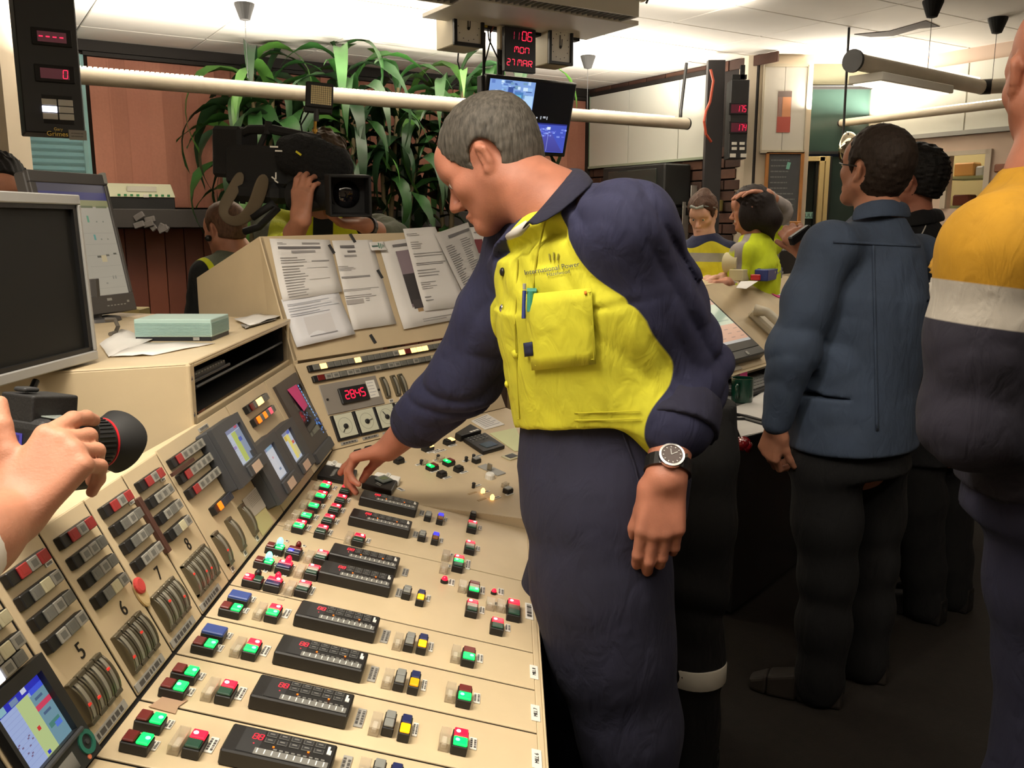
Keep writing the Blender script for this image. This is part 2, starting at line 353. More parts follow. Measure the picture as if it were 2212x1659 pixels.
# pillar at the end of the brick wall, alcove with door
pc = wallR.at(2.0, 0, 0)
q = MB(wall_m); q.prism([wallR.at(1.93, 0, .02), Vector((pc.x + .02, 6.60, 0)), Vector((2.16, 6.60, 0)), Vector((2.16, 7.1, 0)), Vector((1.5, 7.3, 0))], (0, 0, CEIL), wall_m); st(q.build('wall_pillar'))
lo = thing('wall_panel_cabinet', 'white double panel with a faded orange poster, on the pillar above the chalkboard', 'panel', (1.95, 6.59, 2.2))
x0, x1 = atY(1648, 200, 6.59).x, atY(1742, 200, 6.59).x; z0, z1 = atY(1690, 325, 6.59).z, atY(1690, 145, 6.59).z; xm = atY(1693, 200, 6.59).x
pw_m = mat('panel_white', (222, 218, 208), .4)
for xa, xb in [(x0 + .004, xm - .001), (xm + .001, x1 - .004)]: q = MB(pw_m); q.box(((xa + xb) / 2, 6.582, (z0 + z1) / 2), (xb - xa, .018, z1 - z0), pw_m, .002); q.build('door', lo)
q = MB(mat('cream_trim', (200, 190, 168), .5)); cm_ = MATS['cream_trim']
for xx in (x0, x1): q.box((xx, 6.58, (z0 + z1) / 2), (.008, .03, z1 - z0 + .02), cm_)
q.box(((x0 + x1) / 2, 6.58, z1 + .01), (x1 - x0, .03, .02), cm_); q.box(((x0 + x1) / 2, 6.58, z0 - .01), (x1 - x0, .03, .02), cm_); q.build('frame', lo)
pp = Plane((0, 6.570, 0), (1, 0, 0), UPZ)
def pq_(px, py, y=6.57): v = atY(px, py, y); return v.x, v.z
ax, az = pq_(1677, 286); bx_, bz = pq_(1711, 197)
q = MB(MATS['print']); q.box(((ax + bx_) / 2, 6.572, (az + bz) / 2), (bx_ - ax, .002, bz - az), None, 0, (176, 132, 118))
for u0, v0, u1, v1, c in [(0, 0, 1, .38, (176, 84, 74)), (.1, .3, .9, .36, (188, 110, 100)), (.35, .36, .95, .9, (214, 150, 110)), (0, .86, 1, 1, (126, 110, 104)), (.05, .4, .32, .86, (150, 120, 112)), (.45, .6, .9, .64, (220, 170, 140))]:
    q.prect(pp, ax + (bx_ - ax) * u0, az + (bz - az) * v0, ax + (bx_ - ax) * u1, az + (bz - az) * v1, .0005 + .0003 * u1, c)
meta(q.build('poster'), 'faded orange and red poster on the white panel of the pillar', 'poster')
ck = thing('chalkboard', 'slate chalkboard in an orange wooden frame on the pillar beside the door', 'chalkboard', (2.0, 6.59, 1.6))
xa, xb = atY(1650, 400, 6.59).x, atY(1732, 400, 6.59).x; za_, zb_ = atY(1690, 490, 6.59).z, atY(1690, 328, 6.59).z
wd = mat('orange_wood', (176, 118, 62), .5, nz=(12, .85, 1.1)); slate = mat('slate', (78, 80, 84), .8, nz=(9, .9, 1.12))
q = MB(slate); q.box(((xa + xb) / 2, 6.585, (za_ + zb_) / 2), (xb - xa - .01, .014, zb_ - za_ - .01), slate); o = q.build('slate', ck)
q = MB(wd); 
for xx in (xa + .012, xb - .012): q.box((xx, 6.578, (za_ + zb_) / 2), (.024, .026, zb_ - za_), wd, .003)
q.box(((xa + xb) / 2, 6.578, zb_ - .008), (xb - xa, .026, .016), wd, .003); q.box(((xa + xb) / 2, 6.572, za_ + .02), (xb - xa, .034, .04), wd, .003); q.build('frame', ck)
q = MB(MATS['print']); pk = Plane((0, 6.577, 0), (1, 0, 0), UPZ); lines(q, pk, xa + .04, za_ + .06, xb - .05, zb_ - .04, 11, .0006, (126, 128, 130), .22); q.build('chalk_writing', ck)
q = MB(mat('mint_note', (130, 196, 180), .7)); c = atY(1703, 358, 6.572); q.box(c, (.025, .002, .05), MATS['mint_note'], M=Matrix.Rotation(.2, 4, 'Y')); meta(q.build('sticky_note'), 'small mint green note stuck on the chalkboard', 'note')
# door wall
dm = mat('cream_door_frame', (190, 170, 120), .45); dg = mat('night_glass', (26, 34, 32), .06, spec=.8); dgd = mat('black_frame', (20, 18, 18), .5)
wd_ = st(empty('wall_door', (2.4, 6.95, 1)))
q = MB(wall_m); q.box((2.47, 7.0, 2.53), (.76, .06, .16), mat('alcove_soffit', (92, 90, 72), .8)); q.build('lintel', wd_)
t1 = st(empty('window_2', (2.45, 6.92, 2.2)))
gx0, gx1 = atY(1738, 250, 6.92).x, atY(1889, 250, 6.92).x; gz0, gz1 = atY(1800, 330, 6.92).z, atY(1800, 190, 6.92).z
q = MB(dg); q.box(((gx0 + gx1) / 2, 6.93, (gz0 + gz1) / 2), (gx1 - gx0, .01, gz1 - gz0), mat('green_night_glass', (48, 66, 60), .12, spec=.9)); q.build('glass', t1)
q = MB(dgd); q.box((gx1 - .02, 6.92, (gz0 + gz1) / 2), (.03, .03, gz1 - gz0), dgd); q.box(((gx0 + gx1) / 2, 6.92, gz1), (gx1 - gx0, .03, .02), dgd); q.box(((gx0 + gx1) / 2, 6.92, gz0), (gx1 - gx0, .03, .02), dgd); q.build('frame', t1)
dr = st(empty('door_1', (2.4, 6.92, 0)))
def vbar(q, pxa, pxb, z0, z1, y=6.91, mt=dm, d=.05): a, b = atY(pxa, 400, y).x, atY(pxb, 400, y).x; q.box(((a + b) / 2, y, (z0 + z1) / 2), (b - a, d, z1 - z0), mt, .003)
zt_ = atY(1800, 338, 6.92).z
q = MB(dm); vbar(q, 1733, 1741, 0, zt_); vbar(q, 1766, 1777, 0, zt_); vbar(q, 1779, 1788, 0, zt_, 6.905)
a, b = atY(1733, 400, 6.91).x, atY(1782, 400, 6.91).x; q.box(((a + b) / 2, 6.91, zt_ - .02), (b - a, .05, .035), dm, .003); q.build('door_frame', dr)
q = MB(dg); a, b = atY(1738, 400, 6.93).x, atY(1768, 400, 6.93).x; q.box(((a + b) / 2, 6.935, zt_ / 2), (b - a, .01, zt_), dg)
a, b = atY(1787, 400, 6.93).x, atY(1892, 400, 6.93).x; q.box(((a + b) / 2, 6.935, zt_ / 2), (b - a, .01, zt_), mat('door_night_glass', (40, 54, 50), .1, spec=.9)); q.build('glass', dr)
q = MB(dgd); vbar(q, 1760, 1765, 0, zt_, 6.92, dgd, .03); vbar(q, 1788, 1793, 0, zt_, 6.92, dgd, .03); q.build('black_stile', dr)
q = MB(mat('teal_sticker', (150, 200, 190), .5)); c = atY(1745, 465, 6.925); q.box(c, (.1, .003, .05), MATS['teal_sticker']); o = q.build('push_sign', dr)
text('PULL', .042, mat('navy_ink', (16, 24, 40), .6), Matrix.Translation(c + Vector((0, -.003, -.002))) @ Matrix.Rotation(math.pi / 2, 4, 'X'), 'lettering', o)
q = MB(mat('yellow_sticker', (190, 190, 60), .5)); c = atY(1736, 425, 6.925); q.box(c, (.02, .003, .12), MATS['yellow_sticker']); q.build('yellow_sticker', dr)
mir = thing('convex_mirror', 'round convex mirror hanging in front of the dark door glass', 'mirror', atY(1832, 325, 5.6))
c = atY(1832, 325, 5.6); q = MB(chrome); prof = [(.115, 0)] + [(.115 * math.cos(t), .05 * math.sin(t)) for t in [.3, .6, .9, 1.2, 1.4, 1.52]]
q.lathe(prof, Matrix.Translation(c) @ Matrix.Rotation(.72, 4, 'Z') @ Matrix.Rotation(math.pi / 2, 4, 'X') , 28, mat('mirror_glass', (225, 215, 190), .04, 1)); q.build('bowl', mir, smooth=True)
q = MB(blackp); q.tube([c + Vector((0, .04, 0)), c + Vector((.0, .1, .1)), Vector((c.x, c.y + .12, CEIL))], .008, 8, blackp); q.build('hanger', mir)
# far right wall with its white board band, hatch window and plate
w2 = st(empty('wall_far_right', wallR2.at(1, 1, 0)))
q = MB(wall_m); zz = [(0, atP(2085, 455, R2O, wallR2.ez).z), (atP(2085, 330, R2O, wallR2.ez).z, CEIL)]
wl, wrr = wallR2.px(2042, 400)[0], wallR2.px(2132, 400)[0]; hz0, hz1 = wallR2.px(2085, 450)[1], wallR2.px(2085, 332)[1]
for (a0, a1, b0, b1) in [(0, wl, 0, CEIL), (wrr, 4.2, 0, CEIL), (wl, wrr, 0, hz0), (wl, wrr, hz1, CEIL)]:
    q.prism([wallR2.at(a0, b0), wallR2.at(a1, b0), wallR2.at(a1, b1), wallR2.at(a0, b1)], wallR2.ez * -.08, mat('pinkish_wall', (206, 184, 168), .7))
q.build('wall_sheet', w2)
q = MB(dm); q.prism([R2O + Vector((-.09, -.02, 0)), R2O + Vector((0, -.02, 0)), R2O + Vector((0, .1, 0)), R2O + Vector((-.09, .1, 0))], (0, 0, CEIL), mat('grey_cream_post', (168, 158, 138), .6)); st(q.build('wall_post'))
bb = thing('whiteboard', 'white board band high on the far right wall, behind the dark haired men', 'whiteboard', wallR2.at(.8, 2.1))
a0, a1 = .04, 2.6; b0 = wallR2.px(1995, 290)[1]
for i in range(4): s0, s1 = a0 + (a1 - a0) * i / 4, a0 + (a1 - a0) * (i + 1) / 4 - .012; q = MB(wm); q.prism([wallR2.at(s0, b0), wallR2.at(s1, b0), wallR2.at(s1, 2.5), wallR2.at(s0, 2.5)], wallR2.ez * .02, wm); q.build('panel', bb)
q = MB(wme); q.prism([wallR2.at(a0, b0 - .03), wallR2.at(a1, b0 - .03), wallR2.at(a1, b0), wallR2.at(a0, b0)], wallR2.ez * .035, lgrey); q.prism([wallR2.at(a0 - .02, b0 - .03), wallR2.at(a0, b0 - .03), wallR2.at(a0, 2.52), wallR2.at(a0 - .02, 2.52)], wallR2.ez * .03, lgrey); q.build('frame', bb)
h1 = st(empty('window_3', wallR2.at((wl + wrr) / 2, (hz0 + hz1) / 2)))
q = MB(dm); 
for (x0_, x1_, y0_, y1_) in [(wl - .02, wl + .02, hz0, hz1 + .02), (wrr - .02, wrr + .02, hz0, hz1 + .02), (wl, wrr, hz1 - .01, hz1 + .02)]: q.prism([wallR2.at(x0_, y0_), wallR2.at(x1_, y0_), wallR2.at(x1_, y1_), wallR2.at(x0_, y1_)], wallR2.ez * .02, mat('grey_frame', (190, 180, 165), .5))
q.build('frame', h1)
q = MB(mat('kitchen_wall', (196, 188, 140), .7)); q.prism([wallR2.at(wl - .4, hz0 - .2, -.7), wallR2.at(wrr + .4, hz0 - .2, -.7), wallR2.at(wrr + .4, hz1 + .3, -.7), wallR2.at(wl - .4, hz1 + .3, -.7)], wallR2.ez * -.02, MATS['kitchen_wall']); q.build('room_behind', h1)
for k, (pxa, pxb, pya, pyb, c, lb, ct) in enumerate([(2058, 2105, 350, 382, (196, 150, 84), 'tan carton on the upper shelf seen through the hatch window', 'carton'), (2105, 2125, 358, 382, (190, 196, 200), 'pale glass jar beside the carton on the hatch shelf', 'jar'), (2055, 2095, 420, 446, (110, 52, 36), 'brown carton on the lower shelf of the hatch window', 'carton')]):
    pl = Plane(wallR2.at(0, 0, -.3), V, UPZ); a_, b_ = pl.px(pxa, pyb); c_, d_2 = pl.px(pxb, pya); q = MB(mat('shelf_item_%d' % k, c, .6)); q.pbox(pl, (a_ + c_) / 2, (b_ + d_2) / 2, -.1, c_ - a_, d_2 - b_, .1, MATS['shelf_item_%d' % k], .01); meta(q.build('carton' if k != 1 else 'jar'), lb, ct)
pl = Plane(wallR2.at(0, 0, -.3), V, UPZ); q = MB(mat('shelf_green', (150, 160, 120), .6))
for py in (384, 447): b_ = pl.px(2085, py)[1]; q.pbox(pl, (wl + wrr) / 2 + .05, b_, -.25, .8, .02, .3, MATS['shelf_green'])
o = q.build('shelf', h1)
q = MB(mat('brown_plaque', (120, 66, 40), .4)); a, b = wallR2.px(2165, 363); q.pbox(wallR2, a, b, 0, .1, .055, .015, MATS['brown_plaque'], .01); meta(q.build('wall_plaque'), 'small brown plaque on the far right wall', 'plaque')

# ================================================================ control console
XJ, ZJ, CY = -.491, .805, 2.335
desk = Plane((XJ, 0, ZJ), (.524, 0, -.127), (0, 1, 0))
pan = Plane((XJ, 0, ZJ), (0, 1, 0), (-.11, 0, .229))
D2 = Vector((math.cos(math.radians(50.5)), math.sin(math.radians(50.5)), 0)); BK = Vector((-D2.y, D2.x, 0))
pan2 = Plane((XJ, CY, ZJ), D2, BK * .11 + Vector((0, 0, .229)))
lens_red = glow('lens_red_lit', (255, 14, 36), 4.0, True); lens_green = glow('lens_green_lit', (5, 235, 84), 2.2, True)
lens_amber = glow('lens_amber_lit', (255, 150, 10), 2.0); lens_blue = glow('lens_blue_lit', (40, 40, 255), 1.6); lens_warm = glow('lens_warm_lit', (255, 190, 110), 3.0)
lens_amberdim = glow('lens_amber_dim', (230, 150, 10), .7); lens_orange = glow('lens_orange_lit', (255, 110, 20), 1.5); lens_pink = glow('lens_pink_lit', (235, 90, 110), .7)
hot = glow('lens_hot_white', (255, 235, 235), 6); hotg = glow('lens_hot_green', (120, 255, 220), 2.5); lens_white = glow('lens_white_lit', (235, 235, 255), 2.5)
red_off = mat('lens_red_off', (104, 26, 24), .3); green_off = mat('lens_green_off', (24, 66, 50), .3); blue_off = mat('lens_blue_off', (24, 34, 84), .35)
amber_off = mat('lens_amber_off', (120, 72, 20), .3); bluecap = mat('blue_cover', (56, 78, 148), .4); pale = mat('lens_pale', (180, 160, 150), .3); redlens = mat('lens_red_matt', (150, 52, 52), .35)
LENS = {'R': lens_red, 'G': lens_green, 'r': red_off, 'g': green_off, 'A': lens_amber, 'a': lens_amberdim, 'b': blue_off, 'B': lens_blue, 'o': amber_off, 'k': blackp, 'y': mgrey, 'p': lens_pink, 'l': pale, 'W': lens_warm, 's': smoke}
def block_mesh(sx, sy, h):
    return cmesh(('blk', round(sx, 4), round(sy, 4), h), lambda: MB(blackp).box((0, 0, h / 2), (sx, sy, h), blackp, .0012).mesh('push_button'))
def lens_mesh(sx, sy, code, spot):
    def f():
        b = MB(LENS[code]); b.box((0, 0, .002), (sx, sy, .004), LENS[code], .0012)
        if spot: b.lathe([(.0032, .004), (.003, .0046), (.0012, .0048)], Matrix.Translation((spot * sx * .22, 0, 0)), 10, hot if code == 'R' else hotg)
        return b.mesh('lens')
    return cmesh(('lens', round(sx, 4), round(sy, 4), code, spot), f)
def button(par, pl, a, b, sx, sy, h, codes, axis='b', name='push_button', rot=0, spots=True):
    """black block with a row of lenses; axis b = far to near, a = left to right"""
    o = inst(block_mesh(sx, sy, h), name, par, pl.mat(a, b, 0, rot))
    n = len(codes); c, s = math.cos(rot), math.sin(rot)
    for i, k in enumerate(codes):
        if axis == 'b': lx, ly, dx, dy = sx - .003, sy / n - .0022, 0, sy / 2 - sy / n * (i + .5)
        else: lx, ly, dx, dy = sx / n - .0022, sy - .003, -sx / 2 + sx / n * (i + .5), 0
        sp = (1 if random.random() < .5 else -1) if (spots and k in 'RG') else 0
        inst(lens_mesh(lx, ly, k, sp), 'lens', o, pl.mat(a + dx * c - dy * s, b + dx * s + dy * c, h, rot))
    return o
def guard_mesh(sx, sy, h):
    def f():
        m = MB(clear); m.box((0, 0, .0015), (sx, sy, .003), clear, .001)
        for s in (-1, 1): m.box((s * (sx / 2 - .001), 0, h / 2), (.002, sy, h), clear); m.box((0, s * (sy / 2 - .001), h / 2), (sx, .002, h), clear)
        m.box((0, 0, h), (sx, sy, .0015), clear, .0005); m.box((0, -sy * .12, h * .4), (sx * .5, sy * .5, h * .5), white, .001); return m.mesh('clear_cover')
    return cmesh(('guard', sx, sy, h), f)
def guard(par, pl, a, b, sx=.014, sy=.04, h=.013, rot=0): return inst(guard_mesh(sx, sy, h), 'clear_cover', par, pl.mat(a, b, 0, rot))
def plate_mesh(sx, sy, rows, seed, g=0):
    def f():
        r = random.Random(seed); m = MB(lgrey if g else white); m.box((0, 0, .001), (sx, sy, .002), None, .0005, (176, 174, 168) if g else (222, 220, 212)); P = Plane((0, 0, 0), (1, 0, 0), (0, 1, 0))
        mb = MB(MATS['print']); mb.box((0, 0, .001), (sx, sy, .002), None, .0005, (150, 148, 142) if g else (222, 220, 212))
        L = max(sx, sy)
        for i in range(rows):
            if sy > sx: x = -sx / 2 + sx * (i + .5) / rows; y = -sy * .38; st = sy
            else: x = -sx * .38; y = -sy / 2 + sy * (i + .5) / rows; st = sx
            t = 0
            while t < L * .72:
                e = min(L * .76, t + L * r.uniform(.05, .16)); wd = min(sx, sy) / rows * .3
                if sy > sx: mb.prect(P, x - wd, y + t, x + wd, y + e, .0021, (70, 68, 66))
                else: mb.prect(P, x + t, y - wd, x + e, y + wd, .0021, (70, 68, 66))
                t = e + L * .03
        return mb.mesh('label_plate')
    return cmesh(('plate', sx, sy, rows, seed, g), f)
def plate(par, pl, a, b, sx=.0105, sy=.03, rows=2, rot=0, h=0, g=0, seed=None): return inst(plate_mesh(sx, sy, rows, random.randint(0, 5) if seed is None else seed, g), 'label_plate', par, pl.mat(a, b, h, rot))
def strip(pl, poly, name, label, cat, group, mt=None, thick=.003, gap=.0022):
    """one lift-out panel plate, edges drawn in by the joint"""
    c = sum((Vector((p[0], p[1], 0)) for p in poly), Vector()) / len(poly)
    t = thing(name, label, cat, pl.at(c.x, c.y, -thick), group)
    m = MB(mt or beige2); m.prism([pl.at(a, b, -thick) for a, b in poly], pl.ez * thick, mt or beige2)
    bevel(m.build('face_plate', t), .0012); return t
# ---- carcass
con = thing('control_console', 'beige wraparound control console carrying the lit push buttons and gauges', 'control console', (-.3, 1.4, 0))
m = MB(beige)
fe = desk.at(.553, 0)  # front edge
def yz(P, y): return Vector((P.x, y, P.z))
Y0, Y1 = .62, 2.066
sec = [desk.at(0, 0, -.0032), desk.at(.553, 0, -.0032), desk.at(.553, 0, -.03), Vector((.02, 0, .60)), Vector((-.12, 0, .10)), Vector((-.12, 0, 0)), Vector((-.66, 0, 0)), pan.at(0, .24, -.02), pan.at(0, .0, -.0032)]
m.prism([Vector((p.x, Y0, p.z)) for p in sec], (0, Y1 - Y0, 0), dark_gap)
m.build('desk_carcass', con)
m = MB(beige2); m.prism([desk.at(.5435, Y0, -.0075), desk.at(.5435, Y1, -.0075), desk.at(.5435, Y1, .0), desk.at(.5435, Y0, .0)], desk.ex * .011, beige2)
m.prism([desk.at(.5545, Y0, 0), desk.at(.5545, Y1, 0), desk.at(.5545, Y1, -.06), desk.at(.5545, Y0, -.06)], desk.ex * .004, beige2)
bevel(m.build('front_edge', con), .002)
m = MB(beige)                                                   # ledge at the head of the upright panels
A, B_ = pan.at(Y0, .257), pan.at(1.66, .257)
m.prism([A, B_, B_ + Vector((-.012, 0, .002)), B_ + Vector((-.012, 0, -.02)), A + Vector((-.06, 0, -.02)), A + Vector((-.06, 0, .004))][:2] + [B_ + Vector((-.012, 0, 0)), A + Vector((-.07, 0, 0))], (0, 0, -.02), beige)
bevel(m.build('top_ledge', con), .003)
# ---- desk strips: joints at these distances
ROWS = [.81, .9345, 1.0605, 1.186, 1.309, 1.4345, 1.741, 2.066]
RN = ['cut by the bottom of the picture', 'second nearest, brown tape at its far joint', 'third nearest, ending at the MILL 6 plate', 'fourth nearest, ending at the MILL 7 plate', 'fifth nearest, ending at the MILL 8 plate',
      'broad, with two controllers side by side', 'broad, under the hand of the man']
strips = []
for i in range(7):
    e = .5435
    t = strip(desk, [(0.003, ROWS[i] + .0023), (e, ROWS[i] + .0023), (e, ROWS[i + 1] - .0023), (0.003, ROWS[i + 1] - .0023)], 'desk_module', 'beige desk panel with push buttons, ' + RN[i], 'control panel', 'desk panels of the console')
    strips.append(t)
def row_of(b):
    for i in range(7):
        if ROWS[i] <= b < ROWS[i + 1]: return strips[i]
    return strips[6] if b > 2 else strips[0]
def dk(k, x, y, h=.018): return desk.px(*fp(k, x, y), h)
def PH(k, x, y, codes, sx=.034, sy=.024):
    a, b = dk(k, x, y); return button(row_of(b), desk, a, b, sx, sy, .014, codes, 'a')
def PV(k, x, y, codes, sx=.0215, sy=.038):
    a, b = dk(k, x, y); return button(row_of(b), desk, a, b, sx, sy, .014, codes, 'b')
def GD(k, x, y, sx=.014, sy=.042): a, b = dk(k, x, y, .012); return guard(row_of(b), desk, a, b, sx, sy)
def LB(k, x, y, sx=.0105, sy=.03, rows=2, g=0): a, b = dk(k, x, y, .002); return plate(row_of(b), desk, a, b, sx, sy, rows, g=g)
# E: strips 1-4, left
for x, y, c in [(365, 1185, 'rG'), (245, 1370, 'rG'), (675, 760, 'rG'), (575, 895, 'rG'), (850, 515, 'rG'), (1085, 195, 'rG')]: PH('E', x, y, c)
for x, y in [(935, 405), (1160, 95)]:
    a, b = dk('E', x, y); o = button(row_of(b), desk, a, b, .034, .026, .014, '', 'a', 'blanked_button'); o['label'] = 'blue capped button block'
    inst(cmesh('bluecap', lambda: MB(bluecap).box((0, 0, .003), (.0335, .0255, .006), bluecap, .0015).mesh('cap')), 'cap', o, desk.mat(a, b, .012))
for x, y in [(527, 1262), (393, 1452), (812, 832), (717, 972), (980, 580), (1062, 468), (1212, 242), (1272, 142)]: LB('E', x, y, .0085, .019)
for x, y in [(617, 1378), (900, 922), (1148, 545), (1343, 225)]: GD('E', x, y)
for x, y, c in [(770, 1385, 'Rg'), (1047, 925, 'Rg'), (1275, 545, 'RG'), (1468, 225, 'RG')]: PV('E', x, y, c)
for x, y in [(905, 1447), (1165, 985), (1387, 602), (1577, 268)]: LB('E', x, y, .0105, .032)
# D: strip 5, left
for x, y, c in [(505, 775, 'Rg'), (680, 495, 'rG'), (855, 268, 'rG')]:
    o = PH('D', x, y, c, .034, .022); a, b = dk('D', x + 75, y - 60)
    lit = c[1] == 'G'
    inst(cmesh(('peg', lit), lambda: MB(clear if lit else blackp).lathe([(.0065, 0), (.006, .008), (.003, .013)], Matrix.Identity(4), 12, hotg if lit else blackp).mesh('peg', smooth=True)), 'peg', o, desk.mat(a, b - .002, .012))
for x, y, c in [(830, 830, 'Rb'), (1000, 565, 'Rb'), (1155, 335, 'rb')]:
    o = PV('D', x, y, c, .028, .03); a, b = dk('D', x + 70, y - 70)
    inst(cmesh(('cone', c[0]), lambda: MB(LENS[c[0]]).lathe([(.006, 0), (.005, .006), (.002, .01)], Matrix.Identity(4), 10, LENS[c[0]]).mesh('peg', smooth=True)), 'peg', o, desk.mat(a, b - .004, .016))
    if c[0] == 'r':
        a, b = dk('D', 1098, 350, .018); inst(lens_mesh(.01, .01, 'B', 0), 'lens', o, desk.mat(a, b, .0155))
for x, y in [(690, 685), (860, 440), (1030, 208), (1000, 750), (1165, 500), (1305, 285)]: LB('D', x, y, .0075, .009, 1)
for x, y in [(665, 835), (850, 580), (1015, 350)]: LB('D', x, y, .006, .014, 1)
for x, y in [(940, 910), (1110, 640), (1255, 420)]: LB('D', x, y, .0085, .03)
for x, y in [(1092, 920), (1245, 650), (1395, 425)]: GD('D', x, y, .015, .036)
for x, y, c in [(1305, 900, 'Rlg'), (1450, 640, 'Rlg'), (1590, 405, 'Rlg')]: PV('D', x, y, c, .0235, .038)
for x, y in [(1430, 1000), (1575, 730), (1715, 490)]: LB('D', x, y, .0085, .033)
# A: strip 6
for (x, y, c) in [(505, 1245, 'RG'), (625, 1085, 'rG'), (742, 930, 'rG'), (848, 775, 'RG'), (920, 620, 'RG'), (855, 1325, 'Rg'), (962, 1155, 'Rg'), (1066, 985, 'Rg'), (1162, 835, 'Rg'), (1235, 685, 'Rg')]: PV('A', x, y, c, .0235, .04)
for x, y in [(640, 1325), (763, 1160), (868, 985), (972, 830), (1062, 690), (985, 1400), (1092, 1228), (1187, 1050), (1276, 890), (1357, 750)]: LB('A', x, y, .0085, .03)
for x, y in [(330, 1258), (445, 1090), (565, 925), (682, 780), (780, 635)]: GD('A', x, y, .016, .026)
GD('A', 1290, 1450); PV('A', 1450, 1460, 'Rg', .024, .036); LB('A', 1592, 1530, .0085, .025)
# C: right of strips 5 and 6
for x, y in [(460, 190), (372, 480), (145, 1315)]: PV('C', x, y, 'yy', .0165, .03)
for x, y, c in [(640, 230, 'Bo'), (568, 520, 'Bo'), (352, 1395, 'bA')]: PV('C', x, y, c, .0155, .04)
for x, y in [(712, 285), (650, 600), (455, 1465)]: LB('C', x, y, .007, .028)
for x, y in [(355, 190), (262, 510), (108, 1075), (15, 1380)]: LB('C', x, y, .011, .036, 2, 1)
for x, y, c, sy in [(1115, 350, 'Rlg', .045), (1082, 655, 'Rlg', .045), (1115, 1555, 'Rlg', .045), (1145, 1270, 'rlG', .045), (910, 890, 'RGg', .058)]: PV('C', x, y, c, .0225, sy)
PV('C', 1132, 180, 'k', .0155, .022)
for x, y, sy in [(1222, 410, .028), (1192, 720, .028), (1045, 960, .05), (1262, 1345, .036), (1255, 1640, .03)]: LB('C', x, y, .0095, sy)
for x, y in [(720, 795), (690, 980), (970, 1255), (1385, 1515), (1545, 1545)]: GD('C', x, y, .0155, .034)
for x, y in [(800, 815), (772, 985), (1462, 1545), (1610, 1580)]: LB('C', x, y, .006, .014, 1)
for x, y in [(800, 1225), (1535, 1365)]: LB('C', x, y, .012, .03)
for x, y, s in [(700, 1165, 1), (1440, 1335, .8)]:
    a, b = dk('C', x, y, .01)
    o = inst(cmesh('roundbase', lambda: MB(blackp).lathe([(.0075, 0), (.0075, .006), (.006, .007)], Matrix.Identity(4), 14, blackp).mesh('indicator_lamp', smooth=False)), 'indicator_lamp', row_of(b), desk.mat(a, b, 0) @ Matrix.Scale(s, 4))
    inst(cmesh('roundlens', lambda: MB(lens_red).lathe([(.006, .006), (.0062, .009), (.004, .013), (.001, .0145)], Matrix.Identity(4), 14, lens_red).mesh('lens', smooth=True)), 'lens', o, desk.mat(a, b, 0) @ Matrix.Scale(s, 4))
PV('G', 873, 335, 'Rsg', .025, .066); LB('G', 995, 375, .0155, .07, 1); PV('G', 740, 465, 'Rg', .024, .04); LB('G', 820, 512, .01, .028)
# F, G: amber pairs and the last column
for k, x, y in [('F', 1230, 435), ('F', 1135, 785), ('F', 1020, 1210), ('F', 905, 1655), ('G', 400, 705), ('G', 358, 1015), ('G', 312, 1395)]: GD(k, x, y, .0145, .04)
for x, y in [(1345, 420), (1255, 775), (1155, 1180), (1050, 1650)]: PV('F', x, y, 'yy', .0165, .04)
for x, y, c in [(1465, 440, 'bA'), (1390, 800, 'ba'), (1305, 1225, 'bA'), (1210, 1700, 'bA')]: PV('F', x, y, c, .0165, .044)
for x, y in [(1538, 510), (1472, 872), (1388, 1290)]: LB('F', x, y, .0075, .032)
for x, y in [(1105, 410), (990, 765), (868, 1180), (728, 1640)]: LB('F', x, y, .0125, .045, 2, 1)
for x, y, c in [(508, 710, 'rG'), (475, 1030, 'rG'), (440, 1395, 'RG')]: PV('G', x, y, c, .0225, .041)
for x, y in [(593, 760), (568, 1085), (538, 1455)]: LB('G', x, y, .0105, .028)
for s, x, y in [('MILL 8', 1035, 872), ('MILL 7', 1047, 1205), ('MILL 6', 1058, 1580)]:
    a, b = dk('G', x, y, .002); par = row_of(b)
    o = inst(cmesh('millplate', lambda: MB(white).box((0, 0, .001), (.0145, .044, .002), white, .0006).mesh('name_plate')), 'name_plate', par, desk.mat(a, b))
    text(s, .0085, blackp, desk.mat(a, b, .0022, math.pi / 2), 'lettering', o)
